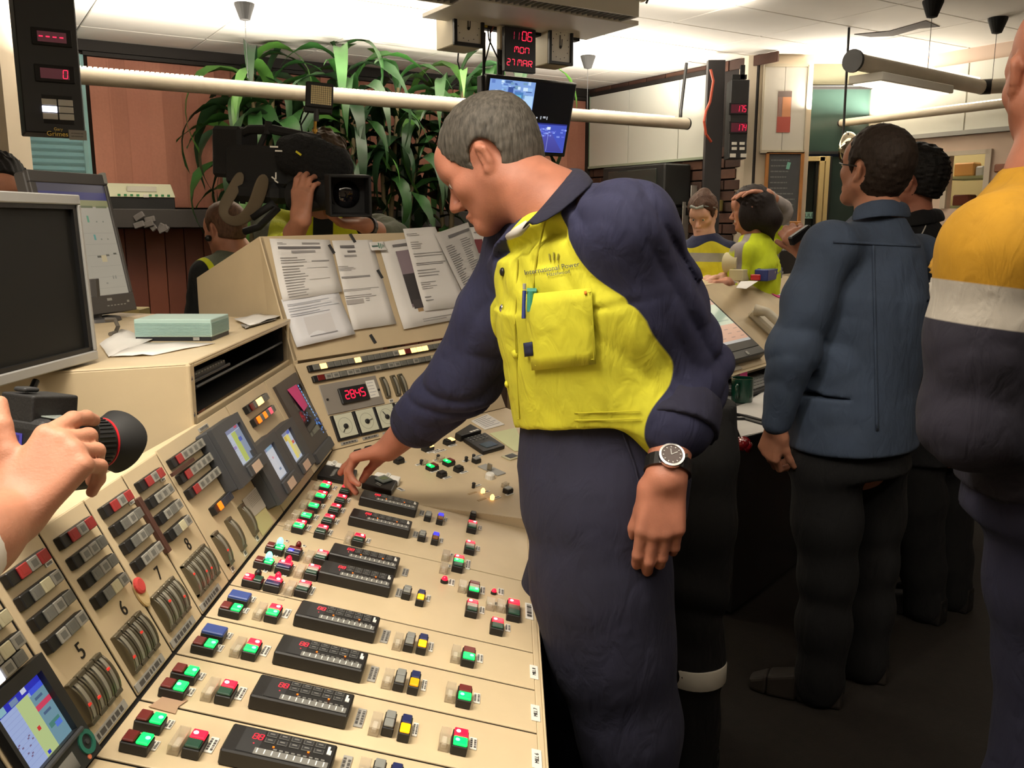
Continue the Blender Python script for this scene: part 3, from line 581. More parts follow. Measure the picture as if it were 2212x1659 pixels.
# ---- long black controllers
keym = mat('key_grey', (112, 112, 108), .5); keyline = mat('key_outline', (104, 104, 100), .6)
def controller(b, idx):
    par = row_of(b); L, Wd, h = .1345, .057, .022; a0 = .1365; ac = a0 + L / 2; M = desk.mat(ac, b)
    P = Plane((0, 0, 0), (1, 0, 0), (0, 1, 0))
    o = inst(cmesh('ctlbody', lambda: MB(blackp).box((0, 0, h / 2), (L, Wd, h), blackp, .002).mesh('loop_controller')), 'loop_controller', par, M)
    def disp():
        q = MB(MATS['led'])
        for i in range(3): digits(q, P, '8', -L / 2 + .037 + i * .0001, .004, .005, .011, 0, (255, 24, 50), .0228, .0012)
        digits(q, P, '8', -L / 2 + .03, .004, .005, .011, 0, (255, 24, 50), .0228, .0012)
        q.prect(P, -L / 2 + .0335, -.006, -L / 2 + .0352, -.0042, .0228, (255, 24, 50)); return q.mesh('digit_display')
    inst(cmesh('ctldisp', disp), 'digit_display', o, M)
    inst(cmesh('ctlwin', lambda: MB(dgrey).box((-L / 2 + .03, 0, .0222), (.026, .048, .0006), dgrey).mesh('display_window')), 'display_window', o, M)
    def keys():
        q = MB(keyline)
        for r in range(2):
            for c in range(5):
                x = -L / 2 + .052 + c * .0155; y = .0195 - r * .0125
                q.box((x, y, .0224), (.0125, .0092, .0008), keyline, .0003); q.box((x, y, .0229), (.0112, .0079, .0006), dgrey); q.box((x, y, .0233), (.006, .0022, .0003), keym)
        q.box((L / 2 - .009, .012, .0224), (.003, .016, .001), white); q.box((L / 2 - .0065, .008, .0224), (.003, .009, .001), white)
        for k in range(9): q.box((-.005 + k * .0075, -.009, .0223), (.0045, .0028, .0006), keym)
        return q.mesh('keypad')
    inst(cmesh('ctlkeys', keys), 'keypad', o, M)
    def scale():
        q = MB(keym); q.box((.017, -.0185, .0226), (.092, .0125, .0012), keym, .0004)
        for k in range(10): q.box((-.025 + k * .0092, -.0185, .0234), (.0014, .009, .0006), white)
        return q.mesh('lamp_scale')
    inst(cmesh('ctlscale', scale), 'lamp_scale', o, M)
    def leds():
        q = MB(lens_orange); q.box((-.008, -.0045, .0226), (.0024, .002, .001), lens_orange); q.box((.035, -.001, .0234), (.0026, .002, .001), lens_orange); return q.mesh('indicator_light')
    inst(cmesh('ctlled', leds), 'indicator_light', o, M)
for i, b in enumerate([.995, 1.119, 1.241, 1.367, 1.546, 1.637, 1.853, 1.99]): controller(b, i)
# bits lying on the desk
def rag(name, label, cat, pl, k, x, y, pts, mt, h=.0006, jit=.001, par=None):
    a, b = pl.px(*fp(k, x, y), h); mb = MB(mt); n = len(pts); P = [pl.at(a + p[0], b + p[1], h + random.uniform(0, jit)) for p in pts]
    mb.prism(P, pl.ez * .0008, mt); o = mb.build(name, par); 
    if label: meta(o, label, cat)
    return o
rag('adhesive_tape', 'strip of brown tape stuck across a joint between desk panels', 'tape', desk, 'E', 515, 1085, [(-.02, -.016), (.016, -.018), (.014, -.002), (.02, .016), (-.012, .018), (-.014, .004)], mat('brown_tape', (168, 138, 112), .6), .0006)
o = MB(clear)
for k in range(4):
    a, b = dk('D', 940 + 40 * k, 1060 - 30 * (k % 2) + 60 * (k == 0), .003); o.pbox(desk, a, b, .0005, .012, .007, .0012, clear, .0004, rot=k * .9)
meta(o.build('tape_scrap'), 'crumpled scrap of clear tape beside the red and green buttons', 'tape')
# ================================================================ upright panels along the left
MODX = [.82, .9415, 1.0635, 1.186, 1.309, 1.4435, 1.815, 2.107]
TOPB = .256
ups = []
UN = ['with the big colour screen and a white lit key', 'numbered five, beside the colour screen', 'numbered six, without a sticker by its top keys', 'numbered seven, with the red topped magnet on its edge', 'numbered eight, with five curved meters', 'with three long key rows and two flat-screen recorders', 'with two short rows of amber lit keys', 'with the pink note on its dark screen']
for i in range(8):
    a0 = MODX[i] + .0026; top = TOPB if i < 5 else .26
    poly = [(a0, .002), ((MODX[i + 1] if i < 7 else 2.333) - .0026, .002), ((MODX[i + 1] if i < 7 else 2.392) - .0026, top), (a0, top)]
    ups.append(strip(pan, poly, 'instrument_module', 'beige upright instrument panel ' + UN[i], 'control panel', 'upright panels of the console', beige2))
m = MB(dark_gap); m.prism([pan.at(.8, -.002, -.0032), pan.at(2.34, -.002, -.0032), pan.at(2.385, .254, -.0032), pan.at(.8, .254, -.0032)], pan.ez * -.006, dark_gap); m.build('panel_backing', con)
def keyrow(par, pl, a, b, codes, pw, sy, cap=.016, h=.011, name='key_row'):
    n = len(codes); L = cap + n * pw; x0 = a - cap / 2
    o = inst(block_mesh(L, sy, h), name, par, pl.mat(x0 + L / 2, b))
    for i, c in enumerate(codes):
        inst(cmesh(('key', pw, sy, c), lambda: MB(KC[c]).box((0, 0, .0015), (pw - .002, sy - .002, .003), KC[c], .0009).box((0, 0, .0031), (pw * .5, sy * .5, .0003), KC[c] if c not in 'yz' else keym2).mesh('key')), 'key', o, pl.mat(x0 + cap + pw * (i + .5), b, h))
    return o
keyg = mat('key_pale_grey', (140, 138, 130), .4); keyg2 = mat('key_mid_grey', (104, 104, 98), .4); keym2 = mat('key_print', (98, 98, 94), .5); keyc = mat('key_cream', (186, 180, 150), .45); keyr = mat('key_red', (150, 44, 44), .4)
KC = {'y': keyg, 'z': keyg2, 'c': keyc, 'R': keyr, 'W': lens_warm, 'w': lens_white, 'k': blackp, 'O': lens_orange, 'n': red_off, 'p': lens_pink, 'd': mat('key_slate', (48, 52, 62), .4)}
for mi in range(1, 5):
    X0 = MODX[mi]; par = ups[mi]
    for r, b in enumerate([.2268, .1962, .1666, .1358]):
        if r == 0: codes = 'RyR'
        else: codes = random.choice(['yyy', 'yzy', 'zyz', 'zcy', 'yyz'])
        keyrow(par, pan, X0 + .0235, b, codes, .0228, .0175)
    text(str(mi + 4), .03, blackp, pan.mat(X0 + .0715, .1022, .0008), 'number', par)
    pm = inst(plate_mesh(.09, .0115, 1, mi, 1), 'label_plate', par, pan.mat(X0 + .048, .0108))
    if mi != 2: plate(par, pan, X0 + .106, .214, .016, .006, 1)
keyrow(ups[0], pan, .85, .2268, 'RyR', .0228, .0175); keyrow(ups[0], pan, .85, .1962, 'cyc', .0228, .0175); keyrow(ups[0], pan, .85, .1666, 'ycy', .0228, .0175); keyrow(ups[0], pan, .838, .15, 'wyz', .0228, .0165)
gl_rim = mat('meter_rim', (112, 106, 90), .3, .6); gl_scale = mat('meter_scale', (158, 154, 140), .4, .3); red_mark = glow('meter_red_pointer', (220, 60, 50), .25)
def edge_meter(par, pl, a, b, w, hgt, ptr=None):
    """curved edgewise meter: dark slot, bulging scale strip and a clear cap"""
    def f():
        q = MB(gl_rim); n = 10
        def arc(x0, x1, rr, mt, lo=-1.0, hi=1.0, base=0):
            vs = []
            for i in range(n + 1):
                t = lo + (hi - lo) * i / n; y = t * hgt / 2; z = base + rr * math.sqrt(max(0, 1 - t * t * .92))
                vs += [(x0, y, z), (x1, y, z)]
            fs = [(2 * i, 2 * i + 1, 2 * i + 3, 2 * i + 2) for i in range(n)]
            vb = len(vs); vs += [(v[0], v[1], 0) for v in vs[:]]
            for i in range(n): fs += [(2 * i, 2 * i + 2, vb + 2 * i + 2, vb + 2 * i), (2 * i + 1, vb + 2 * i + 1, vb + 2 * i + 3, 2 * i + 3)]
            q.add(vs, fs, mt)
        arc(-w / 2, -w / 2 + w * .16, .013, gl_rim); arc(w / 2 - w * .16, w / 2, .013, gl_rim)
        arc(-w * .34, -w * .02, .0085, blackp); arc(-w * .02, w * .34, .0105, gl_scale)
        q.box((0, hgt * .46, .004), (w, hgt * .1, .008), gl_rim, .001); q.box((0, -hgt * .46, .004), (w, hgt * .1, .008), gl_rim, .001)
        if ptr is not None: q.box((-w * .14, ptr * hgt, .0105), (w * .5, .003, .003), red_mark)
        return q.mesh('edge_meter')
    return inst(cmesh(('em', round(w, 4), round(hgt, 4), ptr), f), 'edge_meter', par, pl.mat(a, b))
for mi in range(1, 5):
    n = 5 if mi == 4 else 4
    for k in range(n): edge_meter(ups[mi], pan, MODX[mi] + .0105 + (k + .5) * (.084 / n if n == 4 else .1 / n), .0565, .084 / n * .86 if n == 4 else .1 / n * .86, .058, [None, -.1, -.15, None, .12][(k + mi) % 5])
# long panel
for b, codes in [(.2278, 'RyyyyyR'), (.1972, 'RyyyyyR'), (.1672, 'Ryyyyyy')]: keyrow(ups[5], pan, 1.464, b, codes, .0247, .0175)
keyrow(ups[5], pan, 1.515, .115, 'Oddd', .019, .0165); plate(ups[5], pan, 1.617, .112, .02, .012, 1)
for a in (1.474, 1.549, 1.628): edge_meter(ups[5], pan, a, .053, .022, .064, -.1 if a < 1.5 else None); plate(ups[5], pan, a, .0125, .013, .011, 1)
plate(ups[5], pan, 1.66, .248, .05, .008, 1, g=1)
# big screen unit on the nearest panel
def screen_on(par, pl, a0, b0, a1, b1, h, rects, name='screen'):
    q = MB(MATS['screen']); W, Hh = a1 - a0, b1 - b0
    for i, (u0, v0, u1, v1, c) in enumerate(rects): q.prect(pl, a0 + W * u0, b0 + Hh * v0, a0 + W * u1, b0 + Hh * v1, h + i * 3e-5, c)
    return q.build(name, par)
def unit(par, pl, a0, b0, a1, b1, h, sc, rects, name='recorder', mt=None, bez=.004, door=True):
    mt = mt or greyp
    q = MB(mt); ac, bc = (a0 + a1) / 2, (b0 + b1) / 2; W, Hh = a1 - a0, b1 - b0
    q.pbox(pl, ac, bc, 0, W, Hh, h - .008, mt, .003)
    s0, t0, s1, t1 = sc
    for (x0, y0, x1, y1) in [(a0, b0, s0, b1), (s1, b0, a1, b1), (s0, b0, s1, t0), (s0, t1, s1, b1)]:
        if x1 - x0 > .001 and y1 - y0 > .001: q.pbox(pl, (x0 + x1) / 2, (y0 + y1) / 2, h - .009, x1 - x0, y1 - y0, .009, mt)
    o = q.build(name, par); screen_on(o, pl, s0, t0, s1, t1, h - .0075, rects); return o
rr = random.Random(3)
scr = [(0, 0, 1, 1, (150, 165, 205)), (0, .86, 1, 1, (40, 44, 170)), (.12, .87, .25, .97, (130, 170, 180)), (.35, .87, .5, .95, (110, 130, 160)), (.6, .9, .7, .99, (190, 195, 215)), (.72, .8, 1, .88, (60, 80, 205)),
       (.42, 0, .68, .86, (172, 188, 128)), (.68, 0, 1, .8, (104, 138, 152)), (.68, .56, 1, .64, (196, 60, 88)), (.72, .25, .95, .33, (70, 120, 110)), (.82, .2, .95, .28, (80, 110, 200)), (.52, .36, .58, .42, (190, 50, 50)), (.46, .02, .52, .07, (40, 50, 190)),
       (.74, .7, .9, .74, (70, 90, 120)), (.74, .46, .9, .5, (70, 90, 120))] + [(0, .1 + .07 * i, .42, .103 + .07 * i, (120, 132, 180)) for i in range(11)] + [(.05 + .03 * i, .3 + .12 * math.sin(i * .9), .085 + .03 * i, .32 + .12 * math.sin(i * .9), (110, 90, 120)) for i in range(11)]
o = unit(ups[0], pan, .826, .004, .938, .1385, .012, (.832, .0435, .922, .123), scr, 'colour_screen_unit', dgrey)
q = MB(dgrey); q.pbox(pan, .877, .04, .012, .1, .006, .005, greyp, .002); q.build('door_edge', o)
q = MB(mat('teal_ring', (44, 110, 96), .4)); q.lathe([(.0145, 0), (.0145, .003), (.009, .003), (.009, 0)], pan.mat(.922, .024, .011), 20, MATS['teal_ring']); q.lathe([(.003, 0), (.003, .003)], pan.mat(.922, .024, .011), 10, greyp); q.build('navigation_ring', o)
q = MB(lens_orange); q.lathe([(.0035, 0), (.003, .002)], pan.mat(.914, .009, .011), 10, mat('salmon_dot', (210, 120, 90), .4)); q.build('release_button', o)
q = MB(lgrey); q.pbox(pan, .88, .02, .011, .03, .02, .001, lgrey); q.build('label_plate', o)
# recorders
def chart(seed, dark=False):
    r = random.Random(seed); L = [(0, 0, 1, 1, (172, 178, 190)), (0, .88, 1, 1, (120, 124, 150))]
    if seed == 1: L += [(.42, .02, .68, .86, (168, 178, 92)), (.68, 0, 1, .86, (130, 140, 158)), (.66, .55, .85, .66, (76, 92, 170)), (.1, .45, .36, .53, (150, 130, 176)), (.72, .92, .9, .98, (176, 80, 96))]
    if seed == 2: L += [(.05, .03, .95, .86, (186, 186, 190)), (.62, .2, .8, .27, (110, 126, 150)), (.55, .6, .66, .66, (190, 130, 140)), (.4, .88, .9, .97, (120, 150, 170))]
    if seed == 3: L += [(.5, .05, .75, .86, (206, 190, 100)), (.75, .5, .95, .6, (190, 90, 80)), (.7, .1, .98, .45, (196, 184, 130)), (.3, .7, .5, .86, (190, 160, 70)), (.7, .85, .95, .95, (90, 100, 170))]
    for i in range(10): y = r.uniform(.05, .85); L.append((.06, y, r.uniform(.2, .4), y + .01, (150, 152, 170)))
    return L
for k, (a0, b0, a1, b1, h, sc, sd) in enumerate([(1.602, .117, 1.765, .2415, .036, (1.655, .147, 1.751, .2225), 1), (1.738, .033, 1.908, .1605, .034, (1.797, .068, 1.872, .1425), 2), (1.909, .034, 2.064, .157, .034, (1.936, .068, 2.02, .1415), 3)]):
    o = unit(ups[5 if k < 2 else 6], pan, a0, b0, a1, b1, h, sc, chart(sd), 'chart_recorder', greyp)
    q = MB(greyp); q.pbox(pan, (sc[0] + sc[2]) / 2 + .008, (b0 + sc[1]) / 2, h - .001, (a1 - a0) * .62, (sc[1] - b0) * .82, .006, greyp, .002); d = q.build('flap', o)
    q = MB(lgrey); q.pbox(pan, (sc[0] + sc[2]) / 2 + .002, (b0 + sc[1]) / 2 - .002, h + .005, .05, .019, .0006, mat('tan_sticker', (196, 172, 152), .6)); q.build('sticker', o)
for b, c in [(.2286, 'nyWWzy'), (.196, 'OyOypz')]: keyrow(ups[6], pan, 1.899, b, c.replace('y', 'z'), .0235, .0175, .016)
dk4 = mat('dark_glass', (34, 34, 36), .12, coat=.6)
q = MB(dgrey); q.prism([pan.at(2.14, .03, 0), pan.at(2.338, .03, 0), pan.at(2.352, .236, 0), pan.at(2.14, .236, 0)], pan.ez * .008, mat('warm_dark_grey', (66, 60, 56), .5)); o = q.build('dark_display', ups[7])
q = MB(dk4); q.prect(pan, 2.205, .075, 2.335, .205, .0086, None, dk4); q.build('screen_glass', o)
q = MB(MATS['screen'])
for i in range(11): q.prect(pan, 2.306 + .0006 * i, .205 - i * .009, 2.313 + .0006 * i, .199 - i * .009, .009, (120, 170, 225))
for i in range(26): 
    x, y = rr.gauss(2.315, .012), rr.gauss(.085, .012); q.prect(pan, x, y, x + .006, y + .004, .009, rr.choice([(40, 90, 180), (90, 150, 220), (30, 60, 110)]))
for i in range(12):
    x, y = rr.gauss(2.245, .012), rr.gauss(.125, .012); q.prect(pan, x, y, x + .007, y + .004, .009, rr.choice([(80, 110, 140), (50, 70, 90)]))
q.build('screen_glow', o)
q = MB(dgrey); q.pbox(pan, 2.235, .0275, .004, .19, .03, .012, greyp, .003); q.build('lower_flap', o)
q = MB(mat('pink_note', (222, 70, 140), .7)); q.prism([pan.at(2.206, .212, .0095), pan.at(2.296, .209, .0095), pan.at(2.297, .145, .0095), pan.at(2.238, .141, .012)], pan.ez * .0006, MATS['pink_note']); meta(q.build('sticky_note'), 'pink paper note stuck on the dark screen of the console', 'note')
# paper under the recorders, yellowish sheet beneath it
q = MB(mat('yellow_paper', (198, 192, 140), .7)); q.prism([pan.at(1.655, .006, .001), pan.at(1.735, .006, .001), pan.at(1.735, .06, .001), pan.at(1.655, .055, .001)], pan.ez * .0006, MATS['yellow_paper']); meta(q.build('paper_sheet'), 'yellowish sheet taped low on the upright panel under the recorders', 'paper')
q = MB(MATS['print']); P4 = [pan.at(1.6505, .0891, .002), pan.at(1.79, .0883, .002), pan.at(1.8041, .0386, .002), pan.at(1.6522, .0478, .002)]; q.prism(P4, pan.ez * .0006, None, (186, 180, 170)); 
lines(q, pan, 1.672, .062, 1.76, .086, 7, .0029, (140, 134, 128), .3); meta(q.build('printed_sheet'), 'white printed sheet taped on the upright panel below the recorders', 'paper')
q = MB(dark_gap); q.pbox(pan, 1.475, .213, .011, .1, .006, .005, mat('brown_wood', (74, 44, 34), .6)); o = q.build('brown_strip', ups[5])
q = MB(MATS['brown_wood']); q.pbox(pan, 1.306, .166, .001, .012, .098, .008, MATS['brown_wood'], .001); o = q.build('brown_strip', ups[3])
# sticker with a red top (plain generic tag) on panel 7
q = MB(keyc); q.lathe([(.017, 0), (.017, .003), (.014, .004)], pan.mat(1.188, .1, .001) @ Matrix.Diagonal((.75, 1.25, 1, 1)), 18, mat('cream_felt', (206, 180, 132), .8)); q.lathe([(.0125, .004), (.0125, .007), (.009, .009)], pan.mat(1.187, .112, .001), 16, mat('red_felt', (205, 70, 66), .8))
meta(q.build('fridge_magnet'), 'small cream magnet with a round red top between panels 6 and 7', 'magnet')
# ================================================================ corner desk, second wing
def z2(px, py, z): return atZ(px, py, z)
A2, B2 = pan2.at(-.006, 0), pan2.at(.95, 0)
C2 = atP(1116, 1121, (0, 2.064, 0), Vector((0, 1, 0)))
ey2 = (A2 - C2); desk2 = Plane(A2, D2, -(C2 - A2))
if desk2.ez.z < 0: desk2 = Plane(A2, -D2, -(C2 - A2))
cd = thing('desk_module', 'beige corner desk panel beyond the hand with keys, calculators and pilot lamps', 'control panel', (-.1, 2.4, .78), 'desk panels of the console')
def onedge(x): # points of the corner plate along the seam at Y=2.07
    n = desk2.ez; return Vector((x, 2.07, desk2.o.z - ((x - desk2.o.x) * n.x + (2.07 - desk2.o.y) * n.y) / n.z))
def ond2(x, y): n = desk2.ez; return Vector((x, y, desk2.o.z - ((x - desk2.o.x) * n.x + (y - desk2.o.y) * n.y) / n.z))
poly = [onedge(-.489), onedge(.06), ond2(.20, 2.33), ond2(.327, 2.62), pan2.at(.74, 0), pan2.at(0, 0)]
poly[4] = ond2(poly[4].x, poly[4].y); poly[5] = ond2(XJ, CY)
q = MB(beige2); q.prism([p + Vector((0, 0, -.03)) for p in poly], (0, 0, .03), beige2); q.build('face_plate', cd)
q = MB(dark_gap); q.prism([Vector((p.x, p.y, .02)) for p in poly], (0, 0, .62), mat('darker_beige', (150, 134, 108), .6)); q.build('corner_carcass', con)  # carcass in a darker beige than the desk plates
q = MB(beige2); q.prism([Vector((-.489, 2.0675, .7)), Vector((.06, 2.0675, .62)), onedge(.06) + Vector((0, -.0025, -.001)), onedge(-.489) + Vector((0, -.0025, -.001))], (0, .002, 0), beige2); q.build('seam_riser', con)
def d2(k, x, y, h=.01): return desk2.px(*fp(k, x, y), h)
SG = 1 if desk2.ex.dot(D2) > 0 else -1
def b2(k, x, y, codes, sx, sy, axis='a', h=.012, name='push_button', rot=0): a, b = d2(k, x, y, h); return button(cd, desk2, a, b, sx, sy, h, codes, axis, name, rot)
def l2(k, x, y, sx, sy, rows=1, rot=0): a, b = d2(k, x, y, .002); return plate(cd, desk2, a, b, sx, sy, rows, rot)
b2('B', 445, 585, 'kW', .034, .022); b2('B', 765, 490, 'kW', .034, .022); l2('B', 530, 650, .05, .01); l2('B', 815, 565, .03, .01); l2('B', 620, 650, .05, .01)
b2('B', 512, 870, 'Gr', .03, .024); b2('B', 760, 800, 'Gr', .03, .024); b2('B', 655, 975, 'k', .024, .02); b2('B', 905, 895, 'k', .024, .02)
for x, y in [(735, 1045), (985, 965), (320, 845), (580, 780), (1015, 790), (1205, 720), (545, 950), (1180, 1165), (1310, 1260), (1470, 1345), (1665, 1290), (60, 820), (570, 430)]: l2('B', x, y, .028, .009)
for x, y in [(350, 780), (600, 705), (1020, 735), (1130, 700), (1130, 1125)]:
    a, b = d2('B', x, y + 15, .012); q = MB(blackp); q.lathe([(.0045, 0), (.0045, .01), (.0055, .012), (.004, .015)], desk2.mat(a, b), 10, blackp); q.build('selector_knob', cd, smooth=False)
b2('B', 1172, 765, 'y', .022, .019); b2('B', 1645, 1215, 'y', .022, .02)
for x, y in [(390, 810), (640, 765), (1600, 1150)]: a, b = d2('B', x, y, .008); guard(cd, desk2, a, b, .02, .012, .012)
for x, y in [(1270, 1225), (1410, 1320)]:
    a, b = d2('B', x, y, .01); q = MB(lens_white); q.lathe([(.0055, 0), (.006, .008), (.003, .013)], desk2.mat(a, b), 12, lens_warm); q.build('pilot_lamp', cd, smooth=False)
    a, b = d2('B', x - 160, y + 50, .001); q = MB(mat('worn_tape', (180, 156, 120), .6)); q.pbox(desk2, a, b, 0, .03, .007, .0008, MATS['worn_tape']); q.build('tape_mark', cd)
# hooded key switch
a, b = d2('B', 1400, 920, .004); q = MB(lgrey); q.pbox(desk2, a, b, 0, .035, .075, .003, lgrey, .001, rot=0); o = q.build('key_switch', cd)
a, b = d2('B', 1375, 1000, .012); q = MB(white); q.lathe([(.013, 0), (.013, .012), (.01, .016)], desk2.mat(a, b), 16, white); q.build('cover', o)
a, b = d2('B', 1365, 900, .012); q = MB(steel); q.box(desk2.at(a, b, .013), (.004, .014, .02), steel, M=desk2.M); q.lathe([(.007, 0), (.007, .006)], desk2.mat(a, b), 12, steel); q.build('key', o)
a, b = d2('B', 1690, 730, .003); q = MB(keyc); q.pbox(desk2, a, b, 0, .05, .035, .004, keyc, .001); q.pbox(desk2, a, b, .004, .034, .022, .001, dgrey); q.build('name_holder', cd)
# things lying on the corner desk
def flat(name, label, cat, k, pts, mt, h, pl=None, base=.0005, group=None, par=None):
    pl = pl or desk2; P = [pl.px(*fp(k, x, y), base + h) for x, y in pts]; t = thing(name, label, cat, pl.at(sum(p[0] for p in P) / len(P), sum(p[1] for p in P) / len(P), 0), group)
    q = MB(mt); q.prism([pl.at(a, b, base) for a, b in P], pl.ez * h, mt); bevel(q.build('body', t), min(.003, h * .3)); return t, P
def quadlerp(P, u, v): 
    A = Vector(P[0]).lerp(Vector(P[1]), u); B = Vector(P[3]).lerp(Vector(P[2]), u); return A.lerp(B, v)
t, P = flat('calculator', 'dark open calculator case lying on the corner desk beside the sleeve cuff', 'calculator', 'B', [(975, 460), (1300, 370), (1600, 565), (1270, 660)], blackp, .012)
q = MB(dgrey)
for i in range(3):
    for j in range(5):
        c = quadlerp(P, .15 + j * .16, .08 + i * .12); q.pbox(desk2, c.x, c.y, .0125, .006, .005, .002, keym, .0008)
q.build('keypad', t)
c = quadlerp(P, .5, .72); q = MB(mat('lcd', (70, 82, 72), .15)); q.pbox(desk2, c.x, c.y, .0125, .05, .032, .0012, MATS['lcd']); q.build('display', t)
t, P = flat('handheld_radio', 'black handset lying on the corner desk under the forearm', 'handset', 'B', [(850, 380), (1080, 240), (1250, 335), (940, 425)], blackp, .02)
c = quadlerp(P, .7, .7); q = MB(lgrey)
for i in range(3): c = quadlerp(P, .55 + .15 * i, .85); q.pbox(desk2, c.x, c.y, .0205, .01, .007, .001, white)
q.build('buttons', t)
t, P = flat('note_card', 'white printed card standing clear of the calculator on the corner desk', 'paper', 'B', [(1090, 200), (1330, 95), (1590, 250), (1300, 330)], paper, .002)
q = MB(MATS['print'])
for i in range(7): 
    u0, u1 = quadlerp(P, .1, .1 + .12 * i), quadlerp(P, .9 - .2 * (i % 2), .1 + .12 * i); w_ = Vector((0, .0012)); q.quad([desk2.at(*(u0 - w_), .0028), desk2.at(*(u1 - w_), .0028), desk2.at(*(u1 + w_), .0028), desk2.at(*(u0 + w_), .0028)], None, (110, 110, 120))
q.build('print', t)
flat('paper_pad', 'pale yellow pad half hidden behind the man at the corner desk', 'paper', 'B', [(1370, 385), (1760, 300), (1900, 640), (1740, 650)], mat('pale_yellow_paper', (214, 220, 172), .7), .002)
# near side of the corner: black telephone set with its pale tab strip, small LCD unit
t, P = flat('desk_telephone', 'black desk telephone with a pale tab strip, by the reaching hand', 'telephone', 'A', [(775, 480), (900, 315), (1420, 400), (1330, 590)], blackp, .014)
for i in range(6): c = quadlerp(P, .15 + .1 * i, .4); q = MB(lgrey); q.pbox(desk2, c.x, c.y, .0145, .012, .005, .001, keym); q.build('key', t)
t, P = flat('desk_telephone', 'black telephone keypad and grey display unit at the far joint of the desk', 'telephone', 'A', [(1480, 610), (1640, 480), (2060, 570), (1960, 740)], blackp, .016)
c = quadlerp(P, .72, .55); q = MB(greyp); q.pbox(desk2, c.x, c.y, .0165, .034, .034, .006, mat('lcd_frame', (96, 102, 96), .3), .002); q.pbox(desk2, c.x, c.y, .0225, .02, .016, .0006, mat('lcd_green', (92, 104, 72), .2)); q.build('display', t)
for i in range(2): c = quadlerp(P, .2 + .12 * i, .5); q = MB(keym); q.pbox(desk2, c.x, c.y, .0165, .004, .018, .001, keym); q.build('key', t)
for pts, lb in [([(915, 300), (945, 250), (1180, 300), (1150, 350)], 'white tab strip behind the telephone, left of the hand'), ([(1680, 470), (1730, 430), (2110, 510), (2080, 575)], 'white tab strip behind the grey telephone display, right of the hand')]:
    t, P = flat('index_strip', lb, 'index', 'A', pts, white, .018)
    for i in range(9): c = quadlerp(P, .06 + .11 * i, .5); q = MB(white); q.pbox(desk2, c.x, c.y, .018, .007, .012, .003, white, .001); q.build('tab', t)
l2('A', 2105, 710, .012, .022)
for x, y in [(1440, 110), (1610, 55), (2080, 230)]:
    a, b = d2('A', x, y, .012); button(cd, desk2, a, b, .026, .02, .012, 'k', 'a')
# ---- second wing upright panel
ip2 = strip(pan2, [(.002, .002), (.74, .002), (.74, .268), (-.03, .258)], 'instrument_module', 'beige upright instrument panel with red 2845 display and square gauges', 'control panel', 'upright panels of the console', beige2)

def keys2(a0, b0, a1, b1, codes, sy=.0185):
    n = len(codes); ang = math.atan2(b1 - b0, a1 - a0); L = math.hypot(a1 - a0, b1 - b0); pw = (L - .012) / n
    o = inst(block_mesh(L, sy, .01), 'key_row', ip2, pan2.mat((a0 + a1) / 2, (b0 + b1) / 2, 0, ang))
    for i, c in enumerate(codes):
        t = .012 + pw * (i + .5); inst(cmesh(('k2', round(pw, 4), sy, c), lambda: MB(KC[c]).box((0, 0, .0012), (pw - .002, sy - .003, .0024), KC[c], .0008).box((0, 0, .0025), (pw * .5, sy * .4, .0003), KC[c] if c not in 'yz' else keym2).mesh('key')), 'key', o, pan2.mat(a0 + (a1 - a0) * t / L, b0 + (b1 - b0) * t / L, .01, ang))
keys2(.004, .2375, .546, .246, 'zWzzzzWzzzzzyWnWWWzzz')
keys2(.008, .206, .60, .211, 'nyyzyyzzyzyyzzyzzczzcz')
keys2(.555, .246, .72, .249, 'zzyzzzyzz')
q = MB(mat('aluminium_plate', (158, 152, 144), .4, .4)); q.pbox(pan2, .1275, .1435, 0, .21, .088, .003, MATS['aluminium_plate'], .0008); o = q.build('display_plate', ip2)
q = MB(blackp); q.pbox(pan2, .129, .1437, .003, .102, .047, .008, blackp, .002); dd = q.build('digital_display', ip2)
q = MB(MATS['led']); digits(q, pan2, '2845', .094, .1325, .0135, .0235, .0058, (255, 24, 60), .0114, .0032, .05); q.build('digits', dd)
q = MB(white); q.pbox(pan2, .2035, .1495, .003, .033, .052, .0008, white); o2 = q.build('paper_label', ip2); q = MB(MATS['print']); lines(q, pan2, .19, .126, .217, .173, 5, .0041, (150, 150, 160), .2); q.build('label_print', o2)
for a in (.036, .226): q = MB(blackp); q.lathe([(.004, 0), (.003, .003)], pan2.mat(a, .143, .003), 10, blackp); q.build('screw', ip2)
for a in (.2525, .294, .3235): edge_meter(ip2, pan2, a, .146, .017, .064); plate(ip2, pan2, a + .008, .1035, .016, .011, 1)
gz = mat('gauge_face', (196, 198, 178), .4, coat=.3)
for k, (a, tail) in enumerate([(.0635, -2.3), (.142, .2), (.2185, 2.1), (.2945, 2.5), (.371, 1.2), (.4475, .5), (.524, 2.)]):
    q = MB(blackp); q.pbox(pan2, a, .0585, 0, .0755, .074, .006, blackp, .001); o = q.build('gauge', ip2)
    q = MB(gz); q.pbox(pan2, a + .003, .061, .006, .064, .066, .0018, gz, .0006); q.lathe([(.024, 0), (.024, .0004), (.0225, .0006), (.0225, 0)], pan2.mat(a, .06, .0077), 22, mat('gauge_ring', (160, 162, 146), .4)); q.build('dial_face', o)
    q = MB(blackp); q.lathe([(.0075, 0), (.007, .004), (.004, .005)], pan2.mat(a, .058, .0078), 14, blackp); q.box(pan2.at(a + .011 * math.cos(tail), .058 + .011 * math.sin(tail), .0095), (.02, .0018, .001), blackp, M=pan2.M @ Matrix.Rotation(tail, 4, 'Z')); q.build('pointer', o)
    plate(ip2, pan2, a, .0125, .06, .008, 1, g=1)
